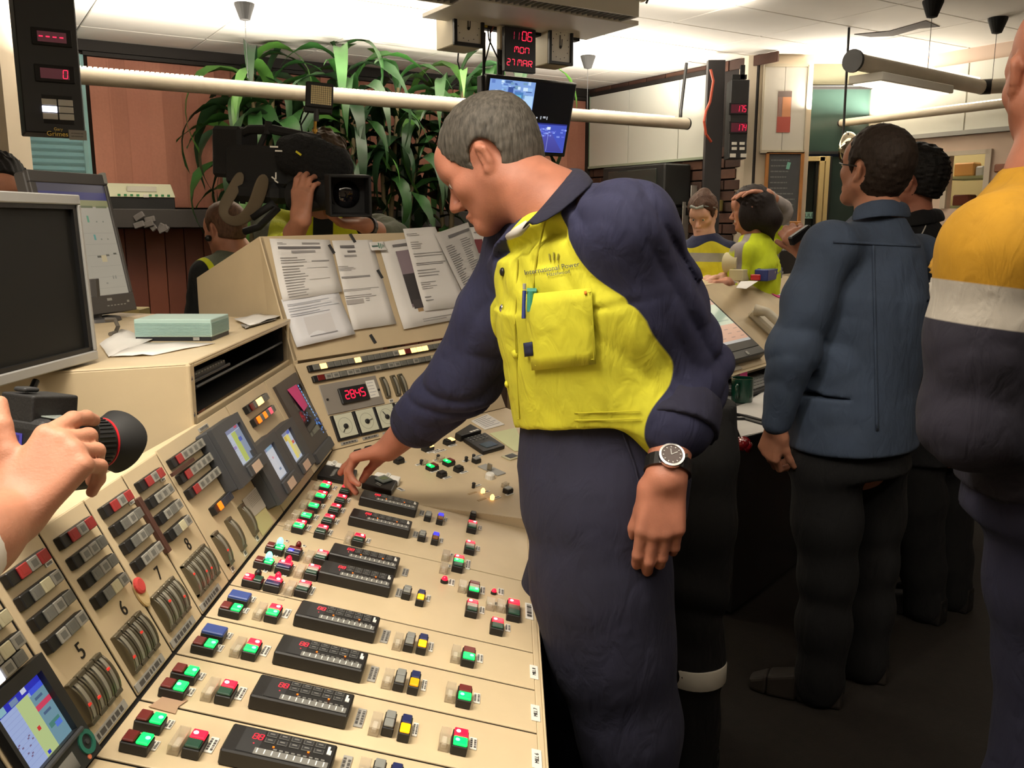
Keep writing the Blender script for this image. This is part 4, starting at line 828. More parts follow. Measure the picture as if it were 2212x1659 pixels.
# upper cabinet of the second wing: slanted front, sloping top, end cheek
S0, S1 = pan2.at(-.03, .262), pan2.at(.74, .272)
TL = atP(560, 511, pan2.o + pan2.ez * 0, pan2.ez)
pa, pb = pan2.px(560, 511); 
up = thing('paper_cabinet', 'tall beige console cabinet with sheets of paper taped on its slanted front', 'cabinet', S0)
up1 = .605
F = [pan2.at(-.03, .266), pan2.at(.74, .274), pan2.at(.74, pb + .009), pan2.at(pa, pb)]
q = MB(beige2); q.prism(F, pan2.ez * -.004, beige2); bevel(q.build('front_panel', up), .002)
bt = atP(425, 600, F[3], D2)                                      # back top corner of the end cheek
dpt = (bt - F[3]).dot(BK); hb = bt.z - F[3].z
BT = F[3] + BK * dpt + Vector((0, 0, hb)); 
cheek = [F[0], F[3], BT, Vector((BT.x, BT.y, .2)), Vector((F[0].x, F[0].y, .2))]
q = MB(beige); q.prism(cheek, D2 * .015, beige); bevel(q.build('end_cheek', up), .003)
q = MB(beige); q.prism([F[3], F[2], F[2] + BK * dpt + Vector((0, 0, hb)), BT], (0, 0, -.015), beige); q.build('sloping_top', up)
q = MB(beige); Bb = F[2] + BK * dpt; q.prism([BT, F[2] + BK * dpt + Vector((0, 0, hb)), Vector((Bb.x, Bb.y, .05)), Vector((BT.x, BT.y, .05))], BK * -.012, beige); q.build('back_panel', up)
# sheets on the slanted front: (crop, four corners, label, inner print)
def sheet(k, pts, label, h, pr, base=(226, 224, 222), name='taped_paper'):
    P = [pan2.px(*fp(k, x, y), h) for x, y in pts]; t = thing(name, label, 'paper', pan2.at(sum(p[0] for p in P) / 4, sum(p[1] for p in P) / 4, h), 'papers taped on the console cabinet')
    q = MB(paper); n = 6; vs = []
    for i in range(n + 1):
        for j in range(n + 1):
            c = quadlerp(P, i / n, j / n); e = abs(j / n - .5) * 2
            vs.append(pan2.at(c.x, c.y, h + .0015 * math.sin(i * 1.7 + j * .8) * .6 + (.006 * (j / n) ** 4)))
    q.add(vs, [(i * (n + 1) + j, (i + 1) * (n + 1) + j, (i + 1) * (n + 1) + j + 1, i * (n + 1) + j + 1)[::-1] for i in range(n) for j in range(n)], None, base); q.mats = [MATS['print']]
    o = q.build('sheet', t, smooth=True); sm = o.modifiers.new('th', 'SOLIDIFY'); sm.thickness = .0005; sm.offset = -1
    r = random.Random(hash(label) % 999 if False else len(label)); q = MB(MATS['print'])
    for (u0, v0, u1, v1, rows, c) in pr:
        for i in range(rows):
            va = v0 + (v1 - v0) * (i + (.3 if rows > 1 else 0)) / rows; vb = va + (v1 - v0) / rows * (1 if rows == 1 else .3); ue = u1 if rows == 1 else u0 + (u1 - u0) * r.uniform(.55, 1)
            hh = h + .0018 + .006 * ((va + vb) / 2) ** 4
            q.quad([pan2.at(*quadlerp(P, u0, vb), hh), pan2.at(*quadlerp(P, ue, vb), hh), pan2.at(*quadlerp(P, ue, va), hh), pan2.at(*quadlerp(P, u0, va), hh)], None, c)
    q.build('print', t); return t
ink = (150, 148, 148); inkd = (110, 108, 110)
sheet('W', [(130, 210), (905, 225), (1050, 900), (290, 1020)], 'leftmost taped sheet, white form with a column of lines', .003, [(.1, .06, .25, .1, 2, inkd), (.5, .06, .8, .09, 1, ink), (.1, .13, .8, .17, 1, inkd), (.3, .2, .7, .24, 1, ink), (.1, .3, .55, .42, 3, ink), (.1, .44, .5, .98, 12, ink), (.6, .38, .9, .4, 1, ink), (.5, .5, .85, .51, 1, (190, 188, 186)), (.5, .7, .85, .71, 1, (190, 188, 186))])
sheet('W', [(930, 235), (1445, 225), (1740, 1310), (1190, 1390)], 'second taped sheet from the left, white with a few grey text blocks', .002, [(.15, .06, .5, .09, 1, inkd), (.3, .12, .5, .14, 1, inkd), (.2, .17, .5, .19, 1, ink), (.0, .29, .4, .35, 4, ink), (.02, .41, .7, .43, 1, ink), (.0, .55, .85, .58, 2, ink), (.0, .62, .75, .66, 2, ink), (0, .67, .4, .72, 1, (176, 172, 170)), (.45, .66, .6, .71, 2, ink)])
sheet('X', [(-20, 330), (760, 225), (1170, 1330), (310, 1490)], 'large taped sheet with a dark photograph of a figure on it', .0025, [(.2, .05, .9, .08, 1, inkd), (.22, .13, .86, .88, 1, (140, 124, 134)), (.22, .13, .86, .17, 1, (76, 84, 76)), (.22, .4, .86, .74, 1, (58, 54, 56)), (.24, .7, .8, .8, 1, (74, 68, 70)), (.3, .24, .4, .42, 1, (44, 40, 66)), (.4, .32, .44, .42, 1, (50, 46, 70)), (.28, .8, .36, .84, 1, (170, 140, 100)), (.3, .92, .85, .97, 2, ink)])
sheet('X', [(310, 150), (740, 120), (1150, 1180), (590, 1250)], 'taped white letter overlapping the sheet with the photograph', .006, [(.05, .06, .5, .1, 2, ink), (.1, .16, .45, .26, 4, ink), (.1, .3, .95, .36, 2, ink), (.1, .42, .95, .46, 2, inkd), (.08, .5, .85, .6, 3, ink), (.08, .65, .5, .75, 4, ink), (.08, .82, .3, .9, 2, ink)])
sheet('X', [(730, 215), (1175, 60), (1480, 960), (1180, 1160)], 'tilted grey list with two columns of short lines beside the letter', .008, [(.3, .08, .95, .12, 1, inkd), (.12, .2, .45, .85, 22, (120, 118, 120)), (.58, .18, .9, .85, 22, (120, 118, 120))], (196, 194, 192))
sheet('X', [(1175, 130), (1700, 100), (1760, 1000), (1350, 960)], 'rightmost taped sheet, white with a dark red block', .0045, [(.1, .08, .4, .1, 1, ink), (.08, .2, .28, .42, 1, (122, 40, 48)), (.4, .28, .5, .36, 1, (120, 120, 130)), (.6, .34, .75, .38, 1, (90, 100, 140)), (.1, .48, .4, .6, 4, ink)])
sheet('W', [(280, 990), (1010, 870), (1215, 1440), (470, 1610)], 'lower sheet taped over the leftmost form, faint blue bands', .007, [(.06, .12, .95, .18, 2, (168, 172, 184)), (.06, .2, .95, .3, 2, (186, 190, 200)), (.06, .32, .95, .4, 2, (166, 170, 182)), (.25, .44, .72, .86, 1, (212, 211, 214)), (.26, .84, .73, .86, 1, (140, 140, 146))], (224, 225, 230))
sheet('W', [(1405, 255), (1600, 245), (1630, 365), (1430, 370)], 'small taped card with a green fan of stripes', .009, [(.1, .42, .5, .56, 1, (50, 90, 80)), (.52, .15, .58, .85, 1, (30, 120, 90)), (.64, .22, .69, .8, 1, (30, 120, 90)), (.75, .3, .79, .7, 1, (30, 120, 90)), (.84, .38, .88, .62, 1, (30, 120, 90))])
q = MB(steel)
for k, x, y in [('W', 1200, 200), ('W', 930, 340), ('W', 1550, 660), ('X', 700, 135), ('W', 1460, 1490)]: a, b = pan2.px(*fp(k, x, y), .004); q.pbox(pan2, a, b, .0005, .012, .03, .003, dgrey, .001, rot=.3)
q.build('tape_tabs', up)
# ================================================================ upper box on the left wing
XF = -.615
def onX(px, py): r = ray(px, py); return EYE + r * ((XF - EYE.x) / r.x)
bx = thing('console_top_box', 'beige rounded box cabinet on the console with a dark open slot', 'cabinet', (XF, 2.0, 1.04))
zt, zb = 1.157, 1.03
c0 = Vector((XF, 1.655, 0)); c1 = Vector((XF, 2.44, 0)); c2 = Vector((-1.62, 2.75, 0)); c3 = Vector((-1.62, 1.2, 0))
def r_(p, z): return Vector((p.x, p.y, z))
so = [onX(417, 797), onX(620, 701), onX(629, 776), onX(430, 897)]
ya, yb = (so[0].y + so[3].y) / 2, (so[1].y + so[2].y) / 2; za, zc = (so[2].z + so[3].z) / 2, (so[0].z + so[1].z) / 2
q = MB(beige)
q.prism([r_(c0, zt - .006), r_(c1, zt - .006), r_(c2, zt - .006), r_(c3, zt - .006)], (0, 0, .006), beige)
for (y0, y1, z0, z1) in [(c0.y, ya, zb, zt - .004), (yb, c1.y, zb, zt - .004), (ya, yb, zb, za), (ya, yb, zc, zt - .004)]:
    q.prism([Vector((XF, y0, z0)), Vector((XF, y1, z0)), Vector((XF, y1, z1)), Vector((XF, y0, z1))], (-.008, 0, 0), beige)
bevel(q.build('top_and_front', bx), .003)
d_ = (c3 - c0).normalized(); nrm = Vector((d_.y, -d_.x, 0)); nrm = nrm if nrm.y < 0 else -nrm
q = MB(beige); q.prism([r_(c0, .7), r_(c3, .7), r_(c3, zt - .003), r_(c0, zt - .003)], -nrm * .01, beige)
q.tube([c0 + Vector((-.004, .002, .7)), c0 + Vector((-.004, .002, zt - .003))], .006, 14, beige); bevel(q.build('side_panel', bx), .003)
q = MB(blackm)
for (y0, y1, z0, z1, x0, x1) in [(ya, yb, za - .002, za, XF, XF - .3), (ya, yb, zc, zc + .002, XF, XF - .3), (ya - .002, ya, za, zc, XF, XF - .3), (yb, yb + .002, za, zc, XF, XF - .3)]:
    q.box(((x0 + x1) / 2 - .008, (y0 + y1) / 2, (z0 + z1) / 2), (.28, y1 - y0, z1 - z0), blackm)
q.box((XF - .3, (ya + yb) / 2, (za + zc) / 2), (.004, yb - ya, zc - za), blackm); q.build('slot_lining', bx)
hz = zc - za
q = MB(greyp); q.box((XF - .05, (ya + yb) / 2 + .03, za + hz * .33), (.07, (yb - ya) * .92, .006), greyp, .001, M=Matrix.Rotation(-.5, 4, 'Y')); q.build('slot_shelf', bx)
q = MB(greyp); q.box((XF - .05, ya + .11, zc - hz * .3), (.07, .24, .012), dgrey, .002); q.box((XF - .014, ya + .12, zc - hz * .34), (.006, .26, .006), greyp, .001)
for i in range(12): q.box((XF - .02, ya + .03 + i * .017, zc - hz * .22), (.012, .012, .004), keym, .001)
q.build('slot_keyboard', bx)
q = MB(chrome)
for yy, zz in [(ya - .02, za + hz * .8), (ya - .02, za + .008)]: q.lathe([(.006, 0), (.005, .002), (.002, .003)], Matrix.Translation((XF, yy, zz)) @ Matrix.Rotation(math.pi / 2, 4, 'Y'), 12, chrome)
q.build('screws', bx)

# ================================================================ tube rails, ceiling fittings, hanging displays
tubem = mat('rail_paint', (206, 196, 178), .45, nz=(6, .9, 1.03)); lampstrip = glow('rail_lamp_strip', (255, 244, 225), 1.6)
rose_n = [0]
def ceiling_rose(px, py, label, wire_to=None, r=.055):
    c = atZ(px, py, CEIL - .03); t = thing('ceiling_rose', label, 'ceiling rose', (c.x, c.y, CEIL), 'black suspension cups on the ceiling')
    cupm = mat('cup_black', (5, 5, 5), .8); q = MB(cupm); q.lathe([(r, CEIL - .0005), (r * .98, CEIL - .012), (r * .5, CEIL - .085), (.01, CEIL - .09)], Matrix.Translation((c.x, c.y, 0)), 18, cupm); q.build('cup', t)
    if wire_to is not None: q = MB(dgrey); q.tube([(c.x, c.y, CEIL - .08), (c.x, c.y, wire_to)], .0016, 6, dgrey); q.build('wire', t)
    return t
def rail(name, label, A, B, r, strips_, elbow=None, caps=True):
    t = thing(name, label, 'light fitting', (Vector(A) + Vector(B)) / 2, 'suspended tube rails'); A, B = Vector(A), Vector(B); d = (B - A).normalized()
    q = MB(tubem); q.tube([A, B], r, 18, tubem); q.build('tube', t, ang=40)
    q = MB(blackp)
    for P, s in ((A, -1), (B, 1)): q.tube([P, P + d * .012 * s], r * 1.03, 18, blackp)
    q.build('end_cap', t, ang=40)
    L = (B - A).length
    for (u0, u1) in strips_:
        q = MB(lampstrip); P0, P1 = A + d * L * u0 + UPZ * r * .93, A + d * L * u1 + UPZ * r * .93; n = int((P1 - P0).length / .025); y = d.cross(UPZ)
        M_ = Matrix((d, y, UPZ)).transposed().to_4x4()
        for i in range(n): q.box(P0.lerp(P1, (i + .5) / n), (.016, r * 1.1, .012), lampstrip, M=M_)
        o = q.build('louvre_strip', t); o['kind'] = 'stuff'
    return t
A1, B1 = rp(4.75, 1.50, 2.155), rp(.2, 1.50, 2.155)
t = rail('tube_rail', 'long pale tube rail crossing before the blinds and ending at the whiteboard', A1, B1, .043, [(.0, .22), (.38, .62), (.8, .97)])
q = MB(blackp); c = rp(.26, 1.5, 2.2); e = atP(1490, 165, CN, wallR.ez); q.tube([c, c + Vector((0, 0, .05)), Vector((c.x + .03, c.y, CEIL - .01))], .012, 8, blackp); q.build('hanger', t)
ceiling_rose(528, 20, 'black cup on the ceiling above the cameraman and the tall plants', 2.2); ceiling_rose(1270, 130, 'black cup on the ceiling right of the clock with its wire to the tube rail', 2.2)
ceiling_rose(2015, 14, 'black cup beside the torn ceiling patch, farther left of two over the right rail', 2.25); ceiling_rose(2155, 50, 'black cup on the ceiling nearest the right edge of the picture', 2.25); ceiling_rose(1893, 172, 'small black cup over the dark door glass')
# right rail: tube with a lit tray under it, then an elbow
a = atZ(1845, 132, 2.27); b = atZ(2120, 188, 2.27); c = atZ(2300, 178, 2.27)
t = rail('tube_rail', 'pale tube rail with a lit tray under it, over the men on the right', a, b, .045, [(.05, .95)])
q = MB(tubem); q.tube([b, b.lerp(c, .3), c], .045, 18, tubem); q.build('bent_tube', t, ang=40)
q = MB(blackp); q.lathe([(.06, 0), (.06, .02)], Matrix.Translation(a) @ (a - b).to_track_quat('Z', 'Y').to_matrix().to_4x4(), 20, blackp); q.tube([b.lerp(c, .0), b.lerp(c, .12)], .047, 18, blackp); q.build('black_ring', t, ang=40)
d = (b - a).normalized(); tr0, tr1 = a + d * .12 + Vector((0, 0, -.075)), a + d * (b - a).length * .62 + Vector((0, 0, -.075))
MT = Matrix((d, UPZ.cross(d), UPZ)).transposed().to_4x4()
trm = mat('tray_white', (220, 216, 205), .4)
q = MB(trm); q.box((tr0 + tr1) / 2, ((tr1 - tr0).length, .2, .045), trm, .004, M=MT); q.build('tray', t)
q = MB(lampstrip); q.box((tr0 + tr1) / 2 + Vector((0, 0, -.024)), ((tr1 - tr0).length * .96, .16, .004), glow('tray_diffuser', (255, 240, 215), 2.2), M=MT); q.build('diffuser', t)
# far right thin rail by the white board band
a = atP(1862, 270, R2O, wallR2.ez) + wallR2.ez * .25; b = wallR2.at(3.2, a.z + .02, .25)
rail('tube_rail', 'thin pale tube rail in front of the far right white board', a, b, .028, [(.12, .9)])
# louvred light with clocks hanging below it
e0 = atZ(1340, 46, 2.36); l0 = rp(2.9, 0, 0); 
Lr = thing('louvre_light', 'white louvred ceiling light with a tube beside it, over the clocks', 'light fitting', e0)
ML = RM.copy(); cl_ = e0 - U * .62
q = MB(trm)
for off in (-.13, .13): q.box(cl_ + V * off + Vector((0, 0, .03)), (1.24, .012, .07), trm, .002, M=RM)
for s in (-.62, .62): q.box(cl_ + U * s + Vector((0, 0, .03)), (.012, .26, .07), trm, .002, M=RM)
q.box(cl_ + Vector((0, 0, .075)), (1.26, .28, .02), trm, .002, M=RM); q.build('housing', Lr)
q = MB(trm)
for i in range(40): q.box(cl_ + U * (-.6 + i * .031) + Vector((0, 0, .012)), (.004, .25, .024), lgrey, M=RM)
o = q.build('louvre_blades', Lr); o['kind'] = 'stuff'
q = MB(tubem); q.tube([cl_ - U * .9 + V * .02 + Vector((0, 0, .15)), e0 + U * .12 + V * .02 + Vector((0, 0, .15))], .055, 18, tubem); q.build('tube', Lr, ang=40)
q = MB(blackp); ee = e0 + U * .12 + V * .02 + Vector((0, 0, .15)); q.tube([ee + Vector((0, 0, .05)), ee + U * .03 + Vector((0, 0, .08)), ee + U * .05, ee + U * .02 + Vector((0, 0, -.055))], .006, 8, blackp); q.build('cable', Lr)
for s in (-.5, .5): q = MB(dgrey); q.tube([cl_ + U * s + Vector((0, 0, .08)), cl_ + U * s + Vector((0, 0, CEIL - cl_.z))], .006, 8, dgrey); q.build('hanger', Lr)
def vplane(px, py, y, z=None, ex=U, ey=UPZ): o = atY(px, py, y) if z is None else atZ(px, py, z); return Plane(o, ex, ey)
clk = mat('clock_cream', (222, 212, 186), .5); clf = mat('clock_face', (226, 222, 212), .5)
hb_ = thing('hanging_bracket', 'pale flat bracket under the louvred light that carries clocks and screen', 'bracket', atY(1100, 40, 4.4))
bp = vplane(1095, 60, 4.45)
q = MB(trm); P0 = atY(1040, 22, 4.1); q.box((atY(1150, 42, 4.4)), (.95, .42, .02), mat('bracket_white', (226, 222, 214), .5), .002, M=RM); q.build('plate', hb_)
q = MB(dgrey); q.box(atY(1115, 62, 4.6), (.75, .05, .05), blackm, .003, M=RM); q.box(atY(1082, 55, 4.5), (.03, .03, .22), clk, .002, M=RM)
q.tube([atY(1080, 30, 4.55), atY(1080, 165, 4.62)], .016, 8, blackm); q.build('bar', hb_)
for s in (-.3, .3): q = MB(dgrey); c = atY(1150, 42, 4.4) + U * s; q.tube([c, Vector((c.x, c.y, CEIL))], .008, 8, dgrey); q.build('rod', hb_)
q = MB(dgrey)
for k, (x0, y0, x1, y1, dx) in enumerate([(1058, 32, 1045, 145, 8), (1050, 30, 1082, 140, -10), (1066, 35, 1092, 100, 12), (990, 115, 993, 150, -3), (1046, 40, 1060, 70, 14)]):
    A, B = atY(x0, y0, 4.5), atY(x1, y1, 4.5); M_ = atY((x0 + x1) / 2 + dx, (y0 + y1) / 2, 4.5); q.tube([A, A.lerp(M_, .5) * .5 + M_.lerp(A, .5) * .5, M_, B], .004, 6, [dgrey, blackp, mat('red_wire', (140, 60, 50), .5)][k % 3] if k < 4 else MATS['red_wire'])
q.box(atY(1047, 48, 4.48), (.02, .02, .05), mat('yellow_tag', (200, 180, 70), .5), M=RM); q.build('cables', hb_)
def clock(pxs, y, label, depth):
    pl = vplane(*pxs[3], y); A, B, C_, D_ = [pl.px(*p) for p in pxs]     # TL TR BR BL
    x0 = (A[0] + D_[0]) / 2; x1 = (B[0] + C_[0]) / 2; y0 = (C_[1] + D_[1]) / 2; y1 = (A[1] + B[1]) / 2; w_, h_ = x1 - x0, y1 - y0; cx, cy = (x0 + x1) / 2, (y0 + y1) / 2
    t = thing('clock', label, 'clock', pl.at(cx, cy), 'square clocks in cream boxes')
    q = MB(clk); q.pbox(pl, cx, cy, -depth, w_ * .98, h_ * .98, depth, clk, .004); q.build('case', t)
    q = MB(blackp); f = w_ * .1
    for (ax, ay, sx, sy) in [(x0 + f / 2, cy, f, h_), (x1 - f / 2, cy, f, h_), (cx, y0 + f / 2, w_, f), (cx, y1 - f / 2, w_, f)]: q.pbox(pl, ax, ay, 0, sx, sy, .018, blackp, .002)
    q.build('frame', t)
    q = MB(clf); q.pbox(pl, cx, cy, 0, w_ - f, h_ - f, .006, clf)
    q.build('face', t); q = MB(dgrey)
    for k in range(12): a_ = k * math.pi / 6; q.pbox(pl, cx + w_ * .34 * math.sin(a_), cy + h_ * .34 * math.cos(a_), .006, .004, .004, .001, dgrey)
    q.build('hour_marks', t)
    q = MB(blackp); q.pbox(pl, cx - .003, cy + h_ * .13, .007, .005, h_ * .3, .001, blackp); q.lathe([(.008, 0), (.006, .004)], pl.mat(cx, cy - h_ * .03, .007), 12, blackp); q.pbox(pl, cx + .008, cy + h_ * .08, .008, .004, h_ * .2, .001, blackp, rot=-.05); q.build('hands', t)
    return t
clock([(975, 12), (1043, 22), (1043, 105), (980, 98)], 4.35, 'square clock in a deep cream box, left of the red date display', .17)
clock([(1182, 52), (1234, 64), (1235, 146), (1184, 136)], 4.6, 'square clock in a cream box, right of the red date display', .14)
pl = vplane(1090, 155, 4.45); x0, y0 = pl.px(1091, 152); x1, y1 = pl.px(1158, 60); h_ = pl.px(1095, 56)[1]
t = thing('date_display', 'black panel with red time and MON 27 MAR hanging between two clocks', 'display', pl.at((x0 + x1) / 2, (y0 + h_) / 2))
q = MB(dk4); q.pbox(pl, (x0 + x1) / 2, (y0 + h_) / 2, -.03, x1 - x0, h_ - y0, .03, blackp, .003); q.build('body', t)
W_, Hh = x1 - x0, h_ - y0; q = MB(MATS['led'])
digits(q, pl, '11', x0 + W_ * .18, y0 + Hh * .72, W_ * .1, Hh * .18, W_ * .06, (120, 20, 40), .001); digits(q, pl, '06', x0 + W_ * .54, y0 + Hh * .72, W_ * .13, Hh * .2, W_ * .05, (235, 30, 60), .001)
digits(q, pl, 'MON', x0 + W_ * .3, y0 + Hh * .43, W_ * .12, Hh * .13, W_ * .05, (235, 30, 60), .001, W_ * .022); digits(q, pl, '27', x0 + W_ * .06, y0 + Hh * .13, W_ * .09, Hh * .14, W_ * .05, (235, 30, 60), .001, W_ * .022); digits(q, pl, 'MAR', x0 + W_ * .4, y0 + Hh * .13, W_ * .12, Hh * .14, W_ * .05, (235, 30, 60), .001, W_ * .022)
q.build('digits', t)
# wall TV showing four camera views
tv = Plane(atY(1055, 163, 4.45), U, V * .27 + UPZ * .963); a1 = tv.px(1245, 183)[0]; b0 = tv.px(1222, 337)[1]
t = thing('monitor', 'hanging flat screen with four camera views, two bright blue, behind the man', 'monitor', tv.at(a1 / 2, b0 / 2)); 
q = MB(blackp); q.pbox(tv, a1 / 2, b0 / 2, -.035, a1 + .012, -b0 + .012, .034, blackp, .006); q.build('body', t)
q = MB(blackm); q.tube([tv.at(a1 * .35, b0 * .5, -.03), tv.at(a1 * .3, b0 * .4, -.12), atY(1082, 120, 4.62)], .02, 8, blackm); q.build('bracket', t)
sc = [(0, 0, 1, 1, (8, 8, 10))]; R_ = random.Random(5); m5 = .53
sc += [(.01, .44, m5, .99, (130, 165, 225)), (.01, .01, m5 - .01, .43, (34, 48, 90)), (m5 + .02, .02, .985, .42, (70, 86, 190))]
for i in range(60): u, v = R_.uniform(.02, m5 - .08), R_.uniform(.66, .95); sc.append((u, v, u + R_.uniform(.02, .08), v + R_.uniform(.01, .05), R_.choice([(190, 220, 255), (100, 130, 200), (150, 190, 240), (70, 100, 160), (210, 235, 255), (120, 160, 190)])))
sc += [(.22, .62, .28, .9, (60, 84, 150)), (.3, .68, .4, .84, (80, 130, 190)), (.3, .72, .38, .8, (110, 190, 225)), (.02, .6, .2, .74, (190, 215, 250)), (.27, .6, .42, .66, (70, 90, 160)), (.2, .45, .5, .6, (160, 176, 235)), (.12, .45, .22, .6, (130, 150, 215)), (.42, .6, .52, .8, (180, 215, 250))]
for i in range(14): k = i / 13; sc.append((m5 + .2 - .16 * k, .3 - .27 * k, m5 + .27 + .16 * k, .3 - .27 * k + .022, (84 - 16 * k, 86 - 18 * k, 180 - 30 * k)))
for i in range(40): u = R_.gauss(.76, .12); v = R_.uniform(.24, .36); u = min(.96, max(m5 + .03, u)); sc.append((u, v, min(.985, u + R_.uniform(.01, .04)), v + .02, R_.choice([(120, 140, 230), (150, 170, 245), (100, 110, 215)])))
sc += [(.74, .35, .78, .39, (225, 235, 255)), (m5 + .23, .04, m5 + .235, .3, (150, 160, 225)), (m5 + .03, .42, .98, .44, (40, 44, 120)), (.66, .05, .672, .1, (235, 200, 180))]
for (u, v, w_, h_) in [(.56, .485, .006, .05), (.56, .485, .03, .008), (.59, .5, .012, .02), (.64, .49, .007, .045), (.67, .51, .03, .008), (.67, .525, .03, .008), (.715, .49, .007, .045), (.58, .1, .02, .035), (.61, .1, .02, .007), (.62, .1, .006, .04), (.64, .1, .006, .04), (.65, .115, .012, .006), (.66, .1, .006, .04)]: sc.append((u, v, u + w_, v + h_, (230, 235, 245)))
screen_on(t, tv, .008, b0 + .008, a1 - .008, -.008, .0005, sc)
q = MB(blackm); c = atY(1045, 192, 4.5); q.box(c, (.05, .05, .12), blackm, .004, M=RM); q.tube([c + Vector((0, 0, .06)), atY(1046, 70, 4.5)], .008, 6, blackm); meta(q.build('small_camera'), 'small black camera hanging left of the blue screen', 'camera')
# right LED display column
dp = Plane(atY(1535, 345, 6.42), (1, 0, 0), UPZ); 
def dpx(x, y): return dp.px(x, y)
x0, y0 = dpx(1573, 343); x1, y1 = dpx(1620, 172)
t = thing('led_display', 'black display box with red 175 and 174 beside the pillar', 'display', dp.at((x0 + x1) / 2, y0), 'hanging black display boxes')
q = MB(blackp); q.pbox(dp, (x0 + x1) / 2, (y0 + y1) / 2, -.14, x1 - x0, y1 - y0, .14, mat('display_black', (34, 34, 36), .5), .004); q.build('case', t)
for px0, py0, px1, py1, s in [(1575, 222, 1614, 248, '175'), (1575, 262, 1614, 289, '174')]:
    xa, yb = dpx(px0, py0); xb, ya = dpx(px1, py1); q = MB(blackm); q.pbox(dp, (xa + xb) / 2, (ya + yb) / 2, 0, xb - xa, yb - ya, .008, blackm, .002); o = q.build('digit_window', t)
    q = MB(MATS['led']); q.prect(dp, xa + .014, ya + .012, xb - .012, yb - .012, .0085, (52, 6, 18)); digits(q, dp, s, xa + (xb - xa) * .42, ya + (yb - ya) * .24, (xb - xa) * .12, (yb - ya) * .5, (xb - xa) * .06, (255, 30, 70), .009); q.build('digits', o)
for px_, py_, wd_, hd in [(1586, 310, .036, .02), (1603, 310, .036, .02), (1586, 321, .036, .02), (1603, 321, .036, .02), (1583, 336, .042, .026), (1606, 336, .042, .026)]: a, b = dpx(px_, py_); q = MB(white); q.pbox(dp, a, b, 0, wd_, hd, .003, white, .001); q.build('label_plate', t)
q = MB(blackm); q.pbox(dp, (x0 + x1) / 2 + .03, y1 + .05, -.1, .03, .12, .03, blackm); q.pbox(dp, (x0 + x1) / 2 + .01, y1 + .03, -.1, .1, .03, .03, blackm); q.build('bracket', t)
q = MB(mat('post_brown', (44, 34, 32), .6)); xa = dpx(1534, 200)[0]; xb = dpx(1572, 200)[0]; q.pbox(dp, (xa + xb) / 2, 1.9 - dp.o.z, -.16, xb - xa, 1.3, .06, mat('channel_black', (40, 38, 40), .5), .003); st(q.build('trim_4'))
q = MB(mat('orange_hose', (196, 84, 60), .5)); pts = [atY(1535, 150, 6.38), atY(1541, 175, 6.38), atY(1534, 220, 6.38), atY(1525, 240, 6.36), atY(1521, 262, 6.34), atY(1525, 290, 6.36), atY(1536, 306, 6.4)]; q.tube(pts, .009, 8, MATS['orange_hose']); meta(q.build('orange_hose'), 'thin orange hose looping beside the whiteboard and the black column', 'hose')
q = MB(white); c = atP(1553, 395, CN, wallR.ez) - U * .02; q.box(c, (.01, .1, .13), white, .004, M=Matrix.Rotation(-.56, 4, 'Z')); t = meta(q.build('alarm_button'), 'red push button on a white plate under the black display column', 'button')
q = MB(mat('red_knob', (190, 40, 36), .3)); q.lathe([(.026, 0), (.026, .02), (.018, .03)], Matrix.Translation(c - U * .004) @ (-U).to_track_quat('Z', 'Y').to_matrix().to_4x4(), 16, MATS['red_knob']); q.build('knob', t)
for k, (px_, py_, w_, h_, lb, m_) in enumerate([(1556, 408, .08, .09, 'white card just below the red push button', paper), (1564, 444, .08, .08, 'yellow note on the black post above the dark haired woman', mat('yellow_note', (206, 196, 120), .7)), (1508, 435, .2, .24, 'white sheet on the bricks behind the woman with glasses on her hair', paper), (1462, 470, .16, .2, 'pale sheet low on the bricks left of the woman', paper), (1490, 478, .2, .3, 'grey sheet on the bricks left of the woman, next to a thin black gap', mat('grey_paper', (176, 172, 166), .8))]):
    c = atP(px_, py_, CN, wallR.ez) - U * .03; q = MB(m_); q.box(c, (.004, w_, h_), m_, M=Matrix.Rotation(-.56, 4, 'Z')); meta(q.build('wall_paper_sheet'), lb, 'paper')
# old television on the right wall
op = Plane(atP(1290, 455, CN, wallR.ez) - U * .3, V, UPZ); xa, ya = op.px(1300, 448); xb, yb = op.px(1436, 352)
t = thing('television', 'old dark television box under the whiteboard in front of the bricks', 'television', op.at((xa + xb) / 2, ya))
q = MB(mat('tv_case', (32, 34, 34), .5)); q.pbox(op, (xa + xb) / 2, (ya + yb) / 2, -.28, xb - xa, yb - ya, .28, MATS['tv_case'], .012); q.build('case', t)
q = MB(mat('tv_glass', (44, 50, 48), .08, spec=.8)); q.pbox(op, (xa + xb) / 2, (ya + yb) / 2, 0, (xb - xa) * .78, (yb - ya) * .78, .01, MATS['tv_glass'], .008); q.build('screen', t)
q = MB(blackm); q.pbox(op, (xa + xb) / 2, ya - .04, -.29, xb - xa, .06, .3, blackm); q.build('shelf', t)
